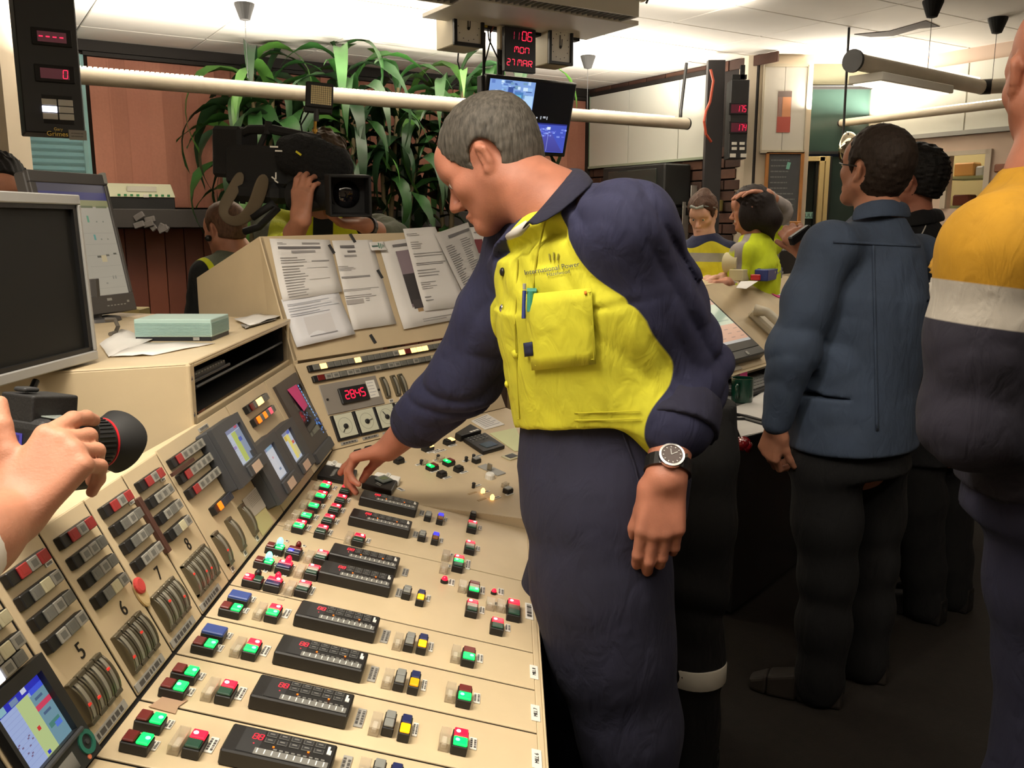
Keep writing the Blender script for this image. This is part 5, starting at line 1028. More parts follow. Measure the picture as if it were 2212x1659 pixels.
# left hanging LED display
lp = Plane(atY(55, 285, 3.3), U, UPZ); x0 = 0; x1 = lp.px(186, 300)[0]; yb_ = 0
xl = lp.px(38, 150)[0]
t = thing('led_display', 'large black display box with four red dashes and a red zero, at the left edge', 'display', lp.at(x1 / 2, 0), 'hanging black display boxes')
q = MB(MATS['display_black']); q.pbox(lp, x1 / 2, .5, -.2, x1, 1.0, .2, MATS['display_black'], .004); q.build('case', t)
for (px0, py0, px1, py1, s, k) in [(68, 44, 155, 118, '----', 0), (70, 122, 166, 198, '0', 1)]:
    cx, cy = lp.px((px0 + px1) / 2, (py0 + py1) / 2); w_ = x1 * .66; h_ = w_ * .46; q = MB(blackm)
    q.pbox(lp, cx, cy, 0, w_, h_, .008, blackm, .002); o = q.build('digit_window', t)
    q = MB(MATS['led']); q.prect(lp, cx - w_ * .36, cy - h_ * .3, cx + w_ * .36, cy + h_ * .3, .0085, (44, 6, 16))
    if k == 0:
        for i in range(4): q.prect(lp, cx - w_ * .32 + i * w_ * .17, cy - h_ * .03, cx - w_ * .32 + i * w_ * .17 + w_ * .095, cy + h_ * .04, .009, (255, 30, 70))
    else: digits(q, lp, '0', cx + w_ * .2, cy - h_ * .24, w_ * .11, h_ * .48, .01, (255, 30, 70), .009)
    q.build('digits', o)
cx, cy = lp.px(125, 237); q = MB(blackm); q.pbox(lp, cx, cy, 0, x1 * .5, .1, .003, blackm); q.build('key_frame', t)
for i in range(2):
    for j in range(3):
        m_ = lens_white if (i, j) == (0, 1) else mat('key_white', (196, 194, 188), .4); q = MB(m_); q.pbox(lp, cx + (i - .5) * .054, cy - (j - 1) * .025, .003, .049, .022, .004, m_, .001); q.build('key', t)
a, b = lp.px(168, 292); q = MB(lgrey); q.pbox(lp, a, b, 0, .06, .036, .002, mat('label_grey', (150, 146, 140), .6)); o = q.build('label_plate', t); q = MB(MATS['print']); lines(q, lp, a - .022, b - .01, a + .024, b + .011, 2, .0024, (110, 106, 102), .35, 2); q.build('print', o)
a, b = lp.px(124, 287); text('Grimes', .024, mat('gold_letters', (236, 206, 90), .4), lp.mat(a, b - .004, .001), 'gold_lettering', t); text('Gary', .015, MATS['gold_letters'], lp.mat(a + .004, b + .013, .001), 'gold_lettering', t)
# ================================================================ things on the top box and the ledge
def r4(pl, P): return P
# silver monitor
TR, BR = atY(172, 421, 1.66), atY(214, 776, 1.66); kz = TR.z - CAMH
TLx = atZ(0, 413, TR.z); ex_ = Vector((.09, 1, 0)).normalized()
mp = Plane(BR, ex_, TR - BR); H_ = (TR - BR).length; W_ = .36
t = thing('monitor', 'silver framed monitor with a dark screen at the left edge, on the console box', 'monitor', mp.at(-W_ / 2, 0), 'desk monitors on the console box')
q = MB(silver); q.pbox(mp, -W_ / 2, H_ / 2, -.05, W_, H_, .035, dgrey, .008)
for (a0, b0, a1, b1, m_) in [(-W_, 0, 0, .018, silver), (-W_, H_ - .018, 0, H_, silver), (-W_, .018, -W_ + .012, H_ - .018, silver), (-.009, .018, 0, H_ - .018, silver)]: q.pbox(mp, (a0 + a1) / 2, (b0 + b1) / 2, -.018, a1 - a0, b1 - b0, .018, m_, .002)
q.build('frame', t)
q = MB(blackp); 
for (a0, b0, a1, b1) in [(-W_ + .012, .018, -.009, .026), (-W_ + .012, H_ - .026, -.009, H_ - .018), (-.021, .018, -.009, H_ - .018)]: q.pbox(mp, (a0 + a1) / 2, (b0 + b1) / 2, -.018, a1 - a0, b1 - b0, .014, blackp)
q.build('inner_bezel', t)
q = MB(mat('dark_screen', (24, 24, 23), .55, spec=.25)); q.pbox(mp, (-W_ + .012 - .021) / 2, H_ / 2, -.018, W_ - .033, H_ - .05, .006, MATS['dark_screen']); q.build('screen', t)
q = MB(dgrey); q.tube([mp.at(-.17, .1, -.05), mp.at(-.17, .02, -.1), mp.at(-.10, 1.166 - BR.z, -.14)], .02, 10, dgrey); q.lathe([(.09, 0), (.085, .008)], Matrix.Translation(Vector((*mp.at(-.06, 0, -.15).xy, 1.1575))), 20, dgrey); q.build('stand', t)
q = MB(blackp); q.tube([atY(78, 822, 1.5), atY(66, 850, 1.48), atY(40, 876, 1.45), atY(-20, 888, 1.4), atY(-90, 880, 1.4)], .006, 8, blackp); meta(q.build('black_cable'), 'thick black cable curving down under the silver monitor', 'cable')
# grey monitor behind it
g0, g1, g2 = Vector((-1.21, 2.29, 1.552)), Vector((-1.14, 2.53, 1.552)), atY(297, 668, 2.51)
gp = Plane(g2, g1 - g0, g1 - g2); W_ = .275; H_ = (g1 - g2).length
t = thing('monitor', 'grey framed monitor with a pale plant diagram, standing behind the silver monitor', 'monitor', gp.at(-W_ / 2, 0), 'desk monitors on the console box')
gm = mat('monitor_grey', (74, 72, 72), .5)
q = MB(gm); q.pbox(gp, -W_ / 2, H_ / 2, -.05, W_, H_, .04, gm, .006)
sx0, sx1, sy0, sy1 = -W_ + .02, -.012, .05, H_ - .03
for (a0, b0, a1, b1) in [(-W_, 0, 0, sy0), (-W_, sy1, 0, H_), (-W_, sy0, sx0, sy1), (sx1, sy0, 0, sy1)]: q.pbox(gp, (a0 + a1) / 2, (b0 + b1) / 2, -.012, a1 - a0, b1 - b0, .012, gm, .002)
q.build('frame', t)
S_ = [(0, 0, 1, 1, (150, 142, 126)), (0, .93, 1, 1, (70, 66, 74)), (0, .86, 1, .93, (56, 54, 92)), (0, .8, 1, .86, (124, 120, 84)), (.5, .79, .75, .81, (90, 92, 66)), (.8, .79, .97, .81, (100, 102, 74))]
for u, v, a_, b_, c in [(.62, .66, .03, .06, (90, 130, 104)), (.66, .5, .03, .05, (88, 130, 120)), (.75, .66, .02, .012, (110, 108, 96)), (.85, .66, .02, .012, (110, 108, 96)), (.76, .5, .02, .012, (110, 108, 96)), (.86, .5, .02, .012, (110, 108, 96)), (.64, .34, .06, .018, (84, 80, 70)), (.78, .35, .05, .018, (84, 80, 70)), (.9, .36, .05, .018, (84, 80, 70)), (.7, .3, .08, .06, (168, 152, 118)), (.68, .1, .03, .012, (120, 116, 104)), (.8, .14, .02, .03, (120, 116, 104)), (.84, .14, .02, .03, (120, 116, 104))]: S_.append((u, v, u + a_, v + b_, c))
for i in range(6): S_.append((.5, .06 + .1 * i, .98, .063 + .1 * i, (134, 128, 114)))
screen_on(t, gp, sx0, sy0, sx1, sy1, -.006, S_); MATS['screen']
q = MB(lgrey)
for i in range(6): q.pbox(gp, -.11 + i * .013, .02, 0, .007, .0025, .001, lgrey)
q.pbox(gp, -.03, .027, 0, .008, .006, .001, lgrey); q.pbox(gp, -.1, .037, 0, .018, .007, .0006, lgrey); q.pbox(gp, -.006, H_ - .01, -.012, .012, .03, .014, lgrey); q.build('buttons', t)
q = MB(gm); c = gp.at(-.14, -.0, -.03); q.tube([c + Vector((0, 0, .1)), Vector((c.x, c.y, 1.16))], .022, 10, gm); q.lathe([(.07, 1.1575), (.068, 1.166)], Matrix.Translation((c.x, c.y, 0)), 18, gm); q.build('stand', t)
q = MB(mat('grey_cable', (90, 84, 76), .5)); z = 1.162; q.tube([atZ(228, 690, z + .03), atZ(248, 690, z + .03), atZ(255, 705, z + .015), atZ(250, 718, z), atZ(238, 722, z)], .005, 8, MATS['grey_cable']); meta(q.build('grey_cable'), 'short grey cable curled at the foot of the grey monitor', 'cable')
# pale blue box, papers
TZ = 1.1572
def onbox(px, py, z=TZ): return atZ(px, py, z)
bz = atZ(472, 735, TZ)
A_, B_, C_ = atZ(292, 737, TZ), atZ(458, 737, TZ), atZ(522, 722, TZ)
e1 = (B_ - A_).normalized(); hx = .052
t = thing('tissue_box', 'pale blue-green ridged carton with a black base band on the console box', 'carton', (A_ + B_) / 2)
bp_ = Plane(A_, e1, Vector((-e1.y, e1.x, 0))); L_ = (B_ - A_).length; dpt_ = max(.1, (C_ - A_).dot(bp_.ey))
topz = bp_.px(400, 690, 0)
hgt_ = atP(458, 690, B_, bp_.ey).z - TZ
pb_ = mat('box_aqua', (168, 196, 190), .5, nz=(4, .95, 1.04))
q = MB(pb_); q.pbox(bp_, L_ / 2, dpt_ / 2, .009, L_, dpt_, hgt_ - .009, pb_, .0015); q.build('lid', t)
q = MB(mat('box_aqua_ridge', (140, 172, 168), .5))
for i in range(9): q.box(bp_.at(L_ / 2, -.0004, .014 + i * (hgt_ - .02) / 9), (L_ * .98, .0012, .0014), MATS['box_aqua_ridge'], M=bp_.M); q.box(bp_.at(L_ + .0004, dpt_ / 2, .014 + i * (hgt_ - .02) / 9), (.0012, dpt_ * .98, .0014), MATS['box_aqua_ridge'], M=bp_.M)
o = q.build('ridges', t); o['kind'] = 'stuff'
q = MB(blackp); q.pbox(bp_, L_ / 2, dpt_ / 2, 0, L_ * .985, dpt_ * .985, .009, mat('box_navy', (22, 26, 34), .5)); q.build('base', t)
q = MB(lgrey); q.pbox(bp_, L_ * .8, -.0008, .002, .014, .001, .007, lgrey); q.build('tag', t)
def paper_on(name, label, pxs, z, mt=paper, n=4, wob=.004):
    P = [atZ(x, y, z) for x, y in pxs]; q = MB(mt); vs = []; r = random.Random(len(label))
    for i in range(n + 1):
        for j in range(n + 1):
            a = P[0].lerp(P[1], i / n); b = P[3].lerp(P[2], i / n); v = a.lerp(b, j / n); vs.append(v + Vector((0, 0, r.uniform(0, wob))))
    q.add(vs, [(i * (n + 1) + j, (i + 1) * (n + 1) + j, (i + 1) * (n + 1) + j + 1, i * (n + 1) + j + 1)[::-1] for i in range(n) for j in range(n)], mt)
    o = q.build(name, None, smooth=True); sm = o.modifiers.new('th', 'SOLIDIFY'); sm.thickness = .0006; sm.offset = 1
    return meta(o, label, 'paper', 'loose papers')
paper_on('paper_sheet', 'white sheets left of the pale blue carton by the monitor foot', [(215, 745), (262, 712), (330, 735), (235, 772)], TZ + .002)
paper_on('paper_sheet', 'white sheet sticking out below the front of the pale blue carton', [(240, 772), (310, 740), (465, 742), (330, 768)], TZ + .001)
paper_on('paper_sheet', 'white sheet lying right of the pale blue carton', [(505, 690), (560, 680), (612, 682), (540, 705)], TZ + .006)
paper_on('paper_sheet', 'ragged grey newspaper edge right of the pale blue carton', [(520, 705), (590, 688), (598, 692), (530, 712)], TZ + .001, mat('news_grey', (150, 146, 140), .8), 6, .006)
# ledge in front of the blinds: white-topped punch box, crumpled paper, carton
sp = Plane(atP(240, 457, rp(3, .2), V), U, UPZ)
xa, ya = sp.px(238, 456); xb, yb = sp.px(374, 398); xa2 = sp.px(195, 430)[0]
t = thing('file_box', 'black box with a cream lid and a row of green squares on the dark sill', 'box', sp.at((xa + xb) / 2, ya))
w_ = xb - xa; ym = sp.px(374, 427)[1]
q = MB(blackm); q.pbox(sp, (xa + xb) / 2, (ya + ym) / 2, -.12, w_, ym - ya, .14, blackm, .004); q.build('body', t)
q = MB(clk); q.prism([sp.at(xa - .02, ym, .03), sp.at(xb + .004, ym, .03), sp.at(xb - .01, yb, -.03), sp.at(xa + .0, yb, -.03)], sp.ez * -.1, mat('lid_cream', (196, 198, 172), .5)); bevel(q.build('lid', t), .004)
q = MB(mat('lid_green', (40, 120, 70), .5))
for i in range(9):
    if i != 4: q.pbox(sp, xa + w_ * (.14 + .095 * i), ym + .012, .03, .018, .014, .002, MATS['lid_green'])
o = q.build('green_squares', t); o['kind'] = 'stuff'
q = MB(white); q.pbox(sp, (xa + xb) / 2 + .02, ym + .008, .03, .035, .022, .006, white, .002); q.build('latch', t); q = MB(lgrey); q.pbox(sp, (xa + xb) / 2, ym + (yb - ym) * .6, .004, w_ * .45, .035, .008, mat('lid_label', (206, 204, 192), .6)); q.build('label', t)
o = MB(paper); c = atP(325, 478, rp(3, .28), V)
for i in range(7): q = o; q.box(c + U * random.uniform(-.09, .1) + Vector((0, 0, random.uniform(-.06, .04))), (.07, .02, .04), mat('crumple_grey', (110, 106, 104), .8), .004, M=Matrix.Rotation(random.uniform(-1, 1), 4, 'Y'))
meta(o.build('crumpled_paper'), 'crumpled pale paper hanging over the edge of the dark sill', 'paper')
c = atY(260, 688, 3.2); q = MB(mat('yellow_carton', (176, 158, 100), .6)); zt_ = atY(260, 668, 3.2).z; q.box((c.x, 3.25, zt_ / 2), (.14, .1, zt_), MATS['yellow_carton'], .003); o = meta(q.build('tall_carton'), 'yellowish carton standing on the floor behind the grey monitor', 'carton'); q = MB(mat('red_mark', (160, 40, 30), .6)); q.box((c.x - .02, 3.198, zt_ - .03), (.05, .003, .02), MATS['red_mark']); q.build('red_mark', o)
# ================================================================ potted dracaenas
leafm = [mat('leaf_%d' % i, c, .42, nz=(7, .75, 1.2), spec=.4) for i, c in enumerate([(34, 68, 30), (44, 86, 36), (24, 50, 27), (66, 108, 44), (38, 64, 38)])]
canem = mat('cane', (96, 84, 58), .8, nz=(20, .8, 1.15)); potm = mat('pot_brown', (70, 50, 40), .7)
def leaf_mesh(L, w, droop, rise, seed, mi):
    r = random.Random(seed); n = 11; vs = []; p = Vector((0, 0, 0)); ang = rise; ph = r.uniform(0, 6)
    for i in range(n + 1):
        t = i / n; ww = w * (math.sin(math.pi * min(1, t * .92 + .1)) ** .7) * (1 - .45 * t * t) if i < n else .001
        wv = .12 * w * math.sin(t * 17 + ph)
        sag = .25 * ww; tw = .5 * math.sin(t * 4 + ph)
        s = Vector((0, math.cos(tw), math.sin(tw)))
        vs += [p + s * ww / 2 + Vector((0, 0, sag + wv)), p.copy(), p - s * ww / 2 + Vector((0, 0, sag - wv))]
        p = p + Vector((math.cos(ang), 0, math.sin(ang))) * (L / n); ang -= droop * (1.5 - t) / n
    q = MB(leafm[mi]); q.add(vs, [f for i in range(n) for f in ((3 * i, 3 * i + 3, 3 * i + 4, 3 * i + 1), (3 * i + 1, 3 * i + 4, 3 * i + 5, 3 * i + 2))], leafm[mi]); return q.mesh('leaf', smooth=True)
LEAVES = [[leaf_mesh(L, w, d_, r_, s * 7 + mi, mi) for s, (L, w, d_, r_) in enumerate([(.62, .085, 2.5, .9), (.75, .095, 2.9, .7), (.55, .08, 2.0, 1.1), (.7, .09, 3.1, .5), (.85, .1, 2.7, .8)])] for mi in range(5)]
def dracaena(px, y, tops, label, seed, spread=1.25, per=18, dark=0):
    r = random.Random(seed); base = atY(px, 500, y); t = thing('potted_plant', label, 'plant', (base.x, base.y, 0), 'tall strap-leaved plants before the blinds')
    q = MB(potm); q.lathe([(.16, 0), (.2, .3), (.21, .32), (.18, .32), (.17, .29)], Matrix.Translation((base.x, base.y, 0)), 20, potm); q.build('pot', t)
    for ci, (tx, ty) in enumerate(tops):
        T = atY(tx, ty, y + r.uniform(-.12, .12)); B0 = Vector((base.x + r.uniform(-.06, .06), base.y + r.uniform(-.06, .06), .28))
        q = MB(canem); q.tube([B0, B0.lerp(T, .5) + Vector((r.uniform(-.04, .04), r.uniform(-.03, .03), 0)), T], [.022, .019, .012], 8, canem); q.build('cane', t, smooth=True)
        for k in range(per):
            u = k / per; h = T + (B0 - T).normalized() * (.55 * u ** 1.2 * spread); az = k * 2.4 + r.uniform(-.4, .4)
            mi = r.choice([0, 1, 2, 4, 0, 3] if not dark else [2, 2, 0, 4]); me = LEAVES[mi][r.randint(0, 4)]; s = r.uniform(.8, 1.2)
            M_ = Matrix.Translation(h) @ Matrix.Rotation(az, 4, 'Z') @ Matrix.Rotation(r.uniform(-.35, .25) + .7 * u - .35, 4, 'Y') @ Matrix.Scale(s, 4)
            inst(me, 'leaf', t, M_)
    return t
dracaena(545, 6.2, [(545, 150), (520, 230), (590, 200)], 'strap-leaved potted plant, farthest left, beside the bare blinds', 1)
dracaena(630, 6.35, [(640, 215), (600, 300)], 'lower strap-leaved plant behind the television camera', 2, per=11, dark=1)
dracaena(740, 6.2, [(735, 125), (770, 190), (700, 260)], 'tallest bright green plant, its top against the ceiling above the lamp panel', 3)
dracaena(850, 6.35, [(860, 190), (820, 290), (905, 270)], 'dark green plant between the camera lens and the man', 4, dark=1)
dracaena(960, 6.5, [(960, 200), (1000, 180), (940, 330)], 'strap-leaved plant behind the face of the man', 5)
dracaena(1090, 6.6, [(1085, 165), (1130, 175)], 'plant whose leaves show between the date display and the hanging screen', 6, per=10)
# ================================================================ second console behind the man, on the right
D3a, D3b = atZ(1568, 810, .80), atZ(1653, 785, .80); E3 = (D3b - D3a).normalized(); B3 = Vector((-E3.y, E3.x, 0))
con2 = thing('control_console', 'beige console with a built-in touch screen behind the man, black below', 'control console', (D3a.x, D3a.y, 0))
greytop = mat('grey_laminate', (120, 122, 120), .4)
f0, f1 = atZ(1540, 1010, .735), atZ(1800, 925, .735)
g_0 = D3a - E3 * .5; g_1 = D3a + E3 * 1.6
def zz(p, z): return Vector((p.x, p.y, z))
fr = [zz(g_0 - B3 * .62, .735), zz(g_1 - B3 * .62, .735)]
q = MB(greytop); q.prism([fr[0], fr[1], zz(g_1, .735), zz(g_0, .735)], (0, 0, -.03), greytop); bevel(q.build('desk_top', con2), .006)
q = MB(blackm); q.prism([zz(g_0 - B3 * .3, .02), zz(g_1 - B3 * .3, .02), zz(g_1 + B3 * .4, .02), zz(g_0 + B3 * .4, .02)], (0, 0, .68), blackm); q.build('plinth', con2)
q = MB(mat('kick_plate', (150, 142, 128), .5)); k0, k1 = atZ(1572, 1098, .1), atZ(1700, 1046, .1); q.prism([k0, k1, k1 + Vector((0, 0, .07)), k0 + Vector((0, 0, .07))], (k1 - k0).cross(UPZ).normalized() * .02, MATS['kick_plate']); q.build('foot_rail', con2)
s3 = Plane(zz(g_0, .80), E3, B3 * .42 + UPZ * .33); L3 = (g_1 - g_0).length
q = MB(beige); q.prism([s3.at(0, 0), s3.at(L3, 0), s3.at(L3, .52), s3.at(0, .52)], s3.ez * -.02, beige); q.prism([s3.at(0, 0, -.02), s3.at(L3, 0, -.02), s3.at(L3, 0, .0), s3.at(0, 0, .0)], -B3 * .03, beige); bevel(q.build('slanted_panel', con2), .004)
tz = s3.at(0, .52).z
q = MB(beige); q.prism([s3.at(0, .52), s3.at(L3, .52), s3.at(L3, .52) + B3 * .35, s3.at(0, .52) + B3 * .35], (0, 0, -.02), beige); q.build('counter_top', con2)
q = MB(beige); q.prism([s3.at(0, .52) + B3 * .35, s3.at(L3, .52) + B3 * .35, zz(s3.at(L3, .52) + B3 * .35, .02), zz(s3.at(0, .52) + B3 * .35, .02)], B3 * -.02, beige); q.prism([zz(g_0 - E3 * .0, .735), s3.at(0, .0), s3.at(0, .52), zz(s3.at(0, .52) + B3 * .35, tz), zz(s3.at(0, .52) + B3 * .35, .02), zz(g_0, .02)], E3 * .02, beige); q.build('back_and_side', con2)
def s3p(x, y, h=0): return s3.px(x, y, h)
# touch screen
x1 = s3p(1640, 770)[0]; y0 = s3p(1640, 775)[1]; x0 = x1 - .42; y1 = s3p(1588, 592, .05)[1]
t = thing('monitor', 'sloping monitor with an orange and pale green table, behind the sleeve of the man', 'monitor', s3.at((x0 + x1) / 2, (y0 + y1) / 2))
q = MB(dgrey); q.pbox(s3, (x0 + x1) / 2, (y0 + y1) / 2, .0, x1 - x0, y1 - y0, .04, mat('monitor_bezel', (70, 72, 72), .5), .006); q.build('frame', t)
q = MB(blackp); q.pbox(s3, (x0 + x1) / 2, y0 + (y1 - y0) * .89, .04, (x1 - x0) * .86, (y1 - y0) * .14, .002, blackp); q.pbox(s3, (x0 + x1) / 2, y0 + (y1 - y0) * .44, .04, (x1 - x0) * .94, (y1 - y0) * .7, .003, blackp); q.build('bezel', t)
screen_on(t, s3, x0 + .03, y0 + (y1 - y0) * .17, x1 - .03, y0 + (y1 - y0) * .78, .044, [(0, 0, 1, 1, (150, 150, 150)), (0, .05, 1, .36, (176, 128, 104)), (0, .36, 1, .78, (158, 172, 148)), (0, .78, 1, .93, (172, 126, 106)), (0, .93, 1, 1, (150, 158, 160)), (.1, .43, .95, .45, (120, 140, 122)), (.3, .85, .9, .87, (136, 100, 90))] + [(.1 + .25 * i, .1 + .08 * j, .2 + .25 * i, .115 + .08 * j, (130, 98, 88)) for i in range(4) for j in range(3)])
q = MB(lgrey); a, b = s3p(1635, 770, .04); q.pbox(s3, a - .05, y0 + .02, .04, .02, .02, .003, lgrey); q.build('button', t)
a, b = s3p(1585, 795, .003); q = MB(mat('card_tan', (172, 164, 148), .6)); q.pbox(s3, a, max(b, .012), .001, .12, .03, .003, MATS['card_tan']); meta(q.build('name_card'), 'tan card under the sloping monitor', 'card')
c = atZ(1594, 803, .8); q = MB(MATS['pink_note']); q.prism([D3a + E3 * .06 - B3 * .034 + Vector((0, 0, .0)), D3a + E3 * .13 - B3 * .034, D3a + E3 * .13 - B3 * .04 + Vector((0, 0, -.075)), D3a + E3 * .065 - B3 * .04 + Vector((0, 0, -.075))], -B3 * .001, MATS['pink_note']); meta(q.build('sticky_note'), 'pink note hanging from the edge below the sloping monitor', 'note')
# telephone on the slope
a, b = s3p(1672, 705, .03); t = thing('telephone', 'cream desk telephone with its handset, right of the sloping monitor', 'telephone', s3.at(a, b)); phm = mat('phone_cream', (190, 182, 162), .5)
q = MB(phm); q.pbox(s3, a + .03, b, .0, .2, .24, .04, phm, .01); q.build('base', t)
q = MB(phm); q.tube([s3.at(a - .085, b + .1, .055), s3.at(a - .075, b + .05, .085), s3.at(a - .075, b - .05, .085), s3.at(a - .085, b - .1, .055)], [.03, .022, .022, .03], 12, phm); q.build('handset', t, smooth=True)
q = MB(dgrey)
for i in range(4):
    for j in range(3): q.pbox(s3, a + .005 + j * .02, b - .06 + i * .022, .04, .014, .014, .004, dgrey, .002)
q.build('keypad', t); q = MB(mat('phone_lcd', (84, 82, 72), .3)); q.pbox(s3, a + .04, b + .09, .04, .12, .03, .003, MATS['phone_lcd']); q.build('display', t)
q = MB(phm); q.tube([s3.at(a - .085, b - .12, .05), s3.at(a - .06, b - .17, .02), s3.at(a - .02, b - .14, .02), s3.at(a, b - .16, .015), s3.at(a + .03, b - .13, .02)], .008, 6, MATS['grey_cable']); q.build('cord', t)
# things on the counter top
def on3(px, py, z=None): return atZ(px, py, tz if z is None else z)
def stand(name, label, cat, px, py, sz, mt, rot=None, z=None, bev=.004, group=None):
    c = on3(px, py, z); M_ = Matrix((E3, B3, UPZ)).transposed().to_4x4() @ Matrix.Rotation(rot or 0, 4, 'Z'); q = MB(mt); q.box(c + Vector((0, 0, sz[2] / 2)), sz, mt, bev, M=M_); return meta(q.build(name), label, cat, group), c, M_
o, c, M_ = stand('tape_dispenser', 'cream tape dispenser with a dark round hole on the counter', 'tape dispenser', 1607, 605, (.2, .08, .06), mat('cream_plastic', (196, 188, 150), .5))
q = MB(MATS['cream_plastic']); q.tube([c + B3 * .04 + Vector((-.06, 0, .09)), c - B3 * .04 + Vector((-.06, 0, .09))], .055, 18, MATS['cream_plastic']); q.build('roll_hub', o, ang=40); q = MB(blackm); q.tube([c - B3 * .041 + Vector((-.06, 0, .095)), c - B3 * .043 + Vector((-.06, 0, .095))], .028, 14, blackm); q.build('hole', o); q = MB(bluecap); q.box(c - B3 * .042 + Vector((.04, 0, .05)), (.04, .006, .025), bluecap, M=M_); q.build('blue_tag', o)
o, c, M_ = stand('black_organiser', 'low black box with a pale framed picture leaning on it at the counter', 'box', 1672, 592, (.42, .1, .14), blackm)
q = MB(lgrey); q.box(c - B3 * .055 - E3 * .14 + Vector((0, 0, .08)), (.12, .01, .12), mat('frame_grey', (160, 160, 150), .5), .003, M=M_); q.box(c - B3 * .061 - E3 * .14 + Vector((0, 0, .08)), (.09, .003, .09), mat('frame_pic', (120, 128, 118), .5), M=M_); q.build('framed_picture', o)
o, c, M_ = stand('blue_packet', 'long dark blue packet with white print lying on the counter', 'packet', 1660, 604, (.3, .07, .06), mat('packet_blue', (44, 62, 130), .4), .15)
q = MB(white); 
for i in range(7): q.box(c - B3 * .036 + E3 * (-.1 + .033 * i) + Vector((0, 0, .035 + .006 * (i % 2))), (.02, .002, .012), lgrey, M=M_)
q.build('print', o); q = MB(MATS['red_knob']); q.box(c - E3 * .165 + Vector((0, 0, .02)), (.02, .05, .03), MATS['red_knob'], .004, M=M_); q.build('red_end', o)
P = [on3(x, y, tz + .001) for x, y in [(1590, 622), (1600, 608), (1640, 606), (1612, 624)]]; q = MB(paper); q.prism(P, (0, 0, .001), paper); meta(q.build('paper_sheet'), 'white sheet lying on the counter beside the blue packet', 'paper')
a, b = s3p(1672, 630, .003); q = MB(MATS['pink_note']); q.lathe([(.05, 0), (.05, .004)], s3.mat(a, b, .001), 22, MATS['pink_note']); q.lathe([(.036, .004), (.036, .007)], s3.mat(a + .012, b, .001), 20, mat('pale_disc', (200, 204, 214), .4)); meta(q.build('round_dial'), 'round pale dial with a pink rim on the sloping console', 'dial')
# desk surface: keyboard, mug, papers, folder, red rosette
dz = .7355
M3 = Matrix((E3, B3, UPZ)).transposed().to_4x4()
c = atZ(1625, 838, dz); t = thing('keyboard', 'dark keyboard on the grey desk behind the green mug', 'keyboard', c); q = MB(dgrey); q.box(c + Vector((0, 0, .01)), (.44, .16, .02), dgrey, .004, M=M3); q.build('base', t)
q = MB(mat('key_dark', (84, 84, 84), .5))
for i in range(14):
    for j in range(5): q.box(c + E3 * (-.195 + .03 * i) + B3 * (-.06 + .03 * j) + Vector((0, 0, .023)), (.025, .025, .008), MATS['key_dark'], M=M3)
o = q.build('keys', t); o['kind'] = 'stuff'
c = atZ(1602, 868, dz); mm = mat('mug_green', (16, 62, 48), .2, coat=.6); t = thing('mug', 'dark green mug on the grey desk below the pink note', 'mug', c)
q = MB(mm); q.lathe([(.036, 0), (.041, .004), (.042, .095), (.039, .095), (.038, .01), (.001, .008)], Matrix.Translation(c), 24, mm); q.build('body', t, ang=50)
q = MB(mm); h0 = c + Vector((-.025, -.035, 0)); q.tube([h0 + Vector((0, 0, .078)), h0 + Vector((-.012, -.028, .072)), h0 + Vector((-.014, -.034, .05)), h0 + Vector((-.01, -.024, .028)), h0 + Vector((0, 0, .022))], .006, 8, mm); q.build('handle', t, smooth=True)
for pts, lb in [([(1572, 885), (1610, 872), (1665, 835), (1680, 930)], 'large white sheet under the hand of the man in the blue shirt'), ([(1585, 905), (1650, 890), (1690, 925), (1600, 945)], 'white sheets in a black folder on the grey desk')]:
    P = [atZ(x, y, dz + .001) for x, y in pts]; q = MB(paper); q.prism(P, (0, 0, .0015 + .002 * (pts[0][0] == 1585)), paper); meta(q.build('paper_sheet'), lb, 'paper')
q = MB(blackp); P = [atZ(x, y, dz + .008) for x, y in [(1575, 899), (1590, 895), (1612, 899), (1660, 912), (1655, 918), (1610, 905), (1580, 905)]]; q.tube(P, .006, 8, blackp); q.tube([atZ(1600, 948, dz + .004), atZ(1650, 935, dz + .004)], .005, 8, blackp); meta(q.build('folder_clip'), 'black folder clip bar lying across the white sheets', 'clip')
c = atZ(1604, 962, .748); t = thing('red_rosette', 'glossy red rosette at the near edge of the grey desk', 'rosette', c); redg = mat('red_gloss', (150, 24, 34), .15, coat=.5)
for k in range(7): q = MB(redg); a = k * .9; q.lathe([(.004, -.012), (.02, 0), (.004, .012)], Matrix.Translation(c + Vector((.018 * math.cos(a), .018 * math.sin(a), .008 * (k % 2)))) @ Matrix.Rotation(a, 4, 'Z') @ Matrix.Rotation(1.2, 4, 'Y'), 10, redg); q.build('petal', t, smooth=True)
# torn ceiling patch, smoked plastic bag by the chalkboard
q = MB(mat('torn_gap_dark', (70, 62, 56), .9)); P = [atZ(x, y, CEIL - .004) for x, y in [(1845, 75), (1920, 68), (2000, 45), (2030, 58), (1985, 62), (1930, 78), (1880, 80)]]; q.prism(P, (0, 0, .003), MATS['torn_gap_dark']); meta(q.build('ceiling_vent_gap'), 'dark torn gap in a ceiling tile at the right', 'ceiling gap')  # flat dark sheet whose colour stands for the open gap

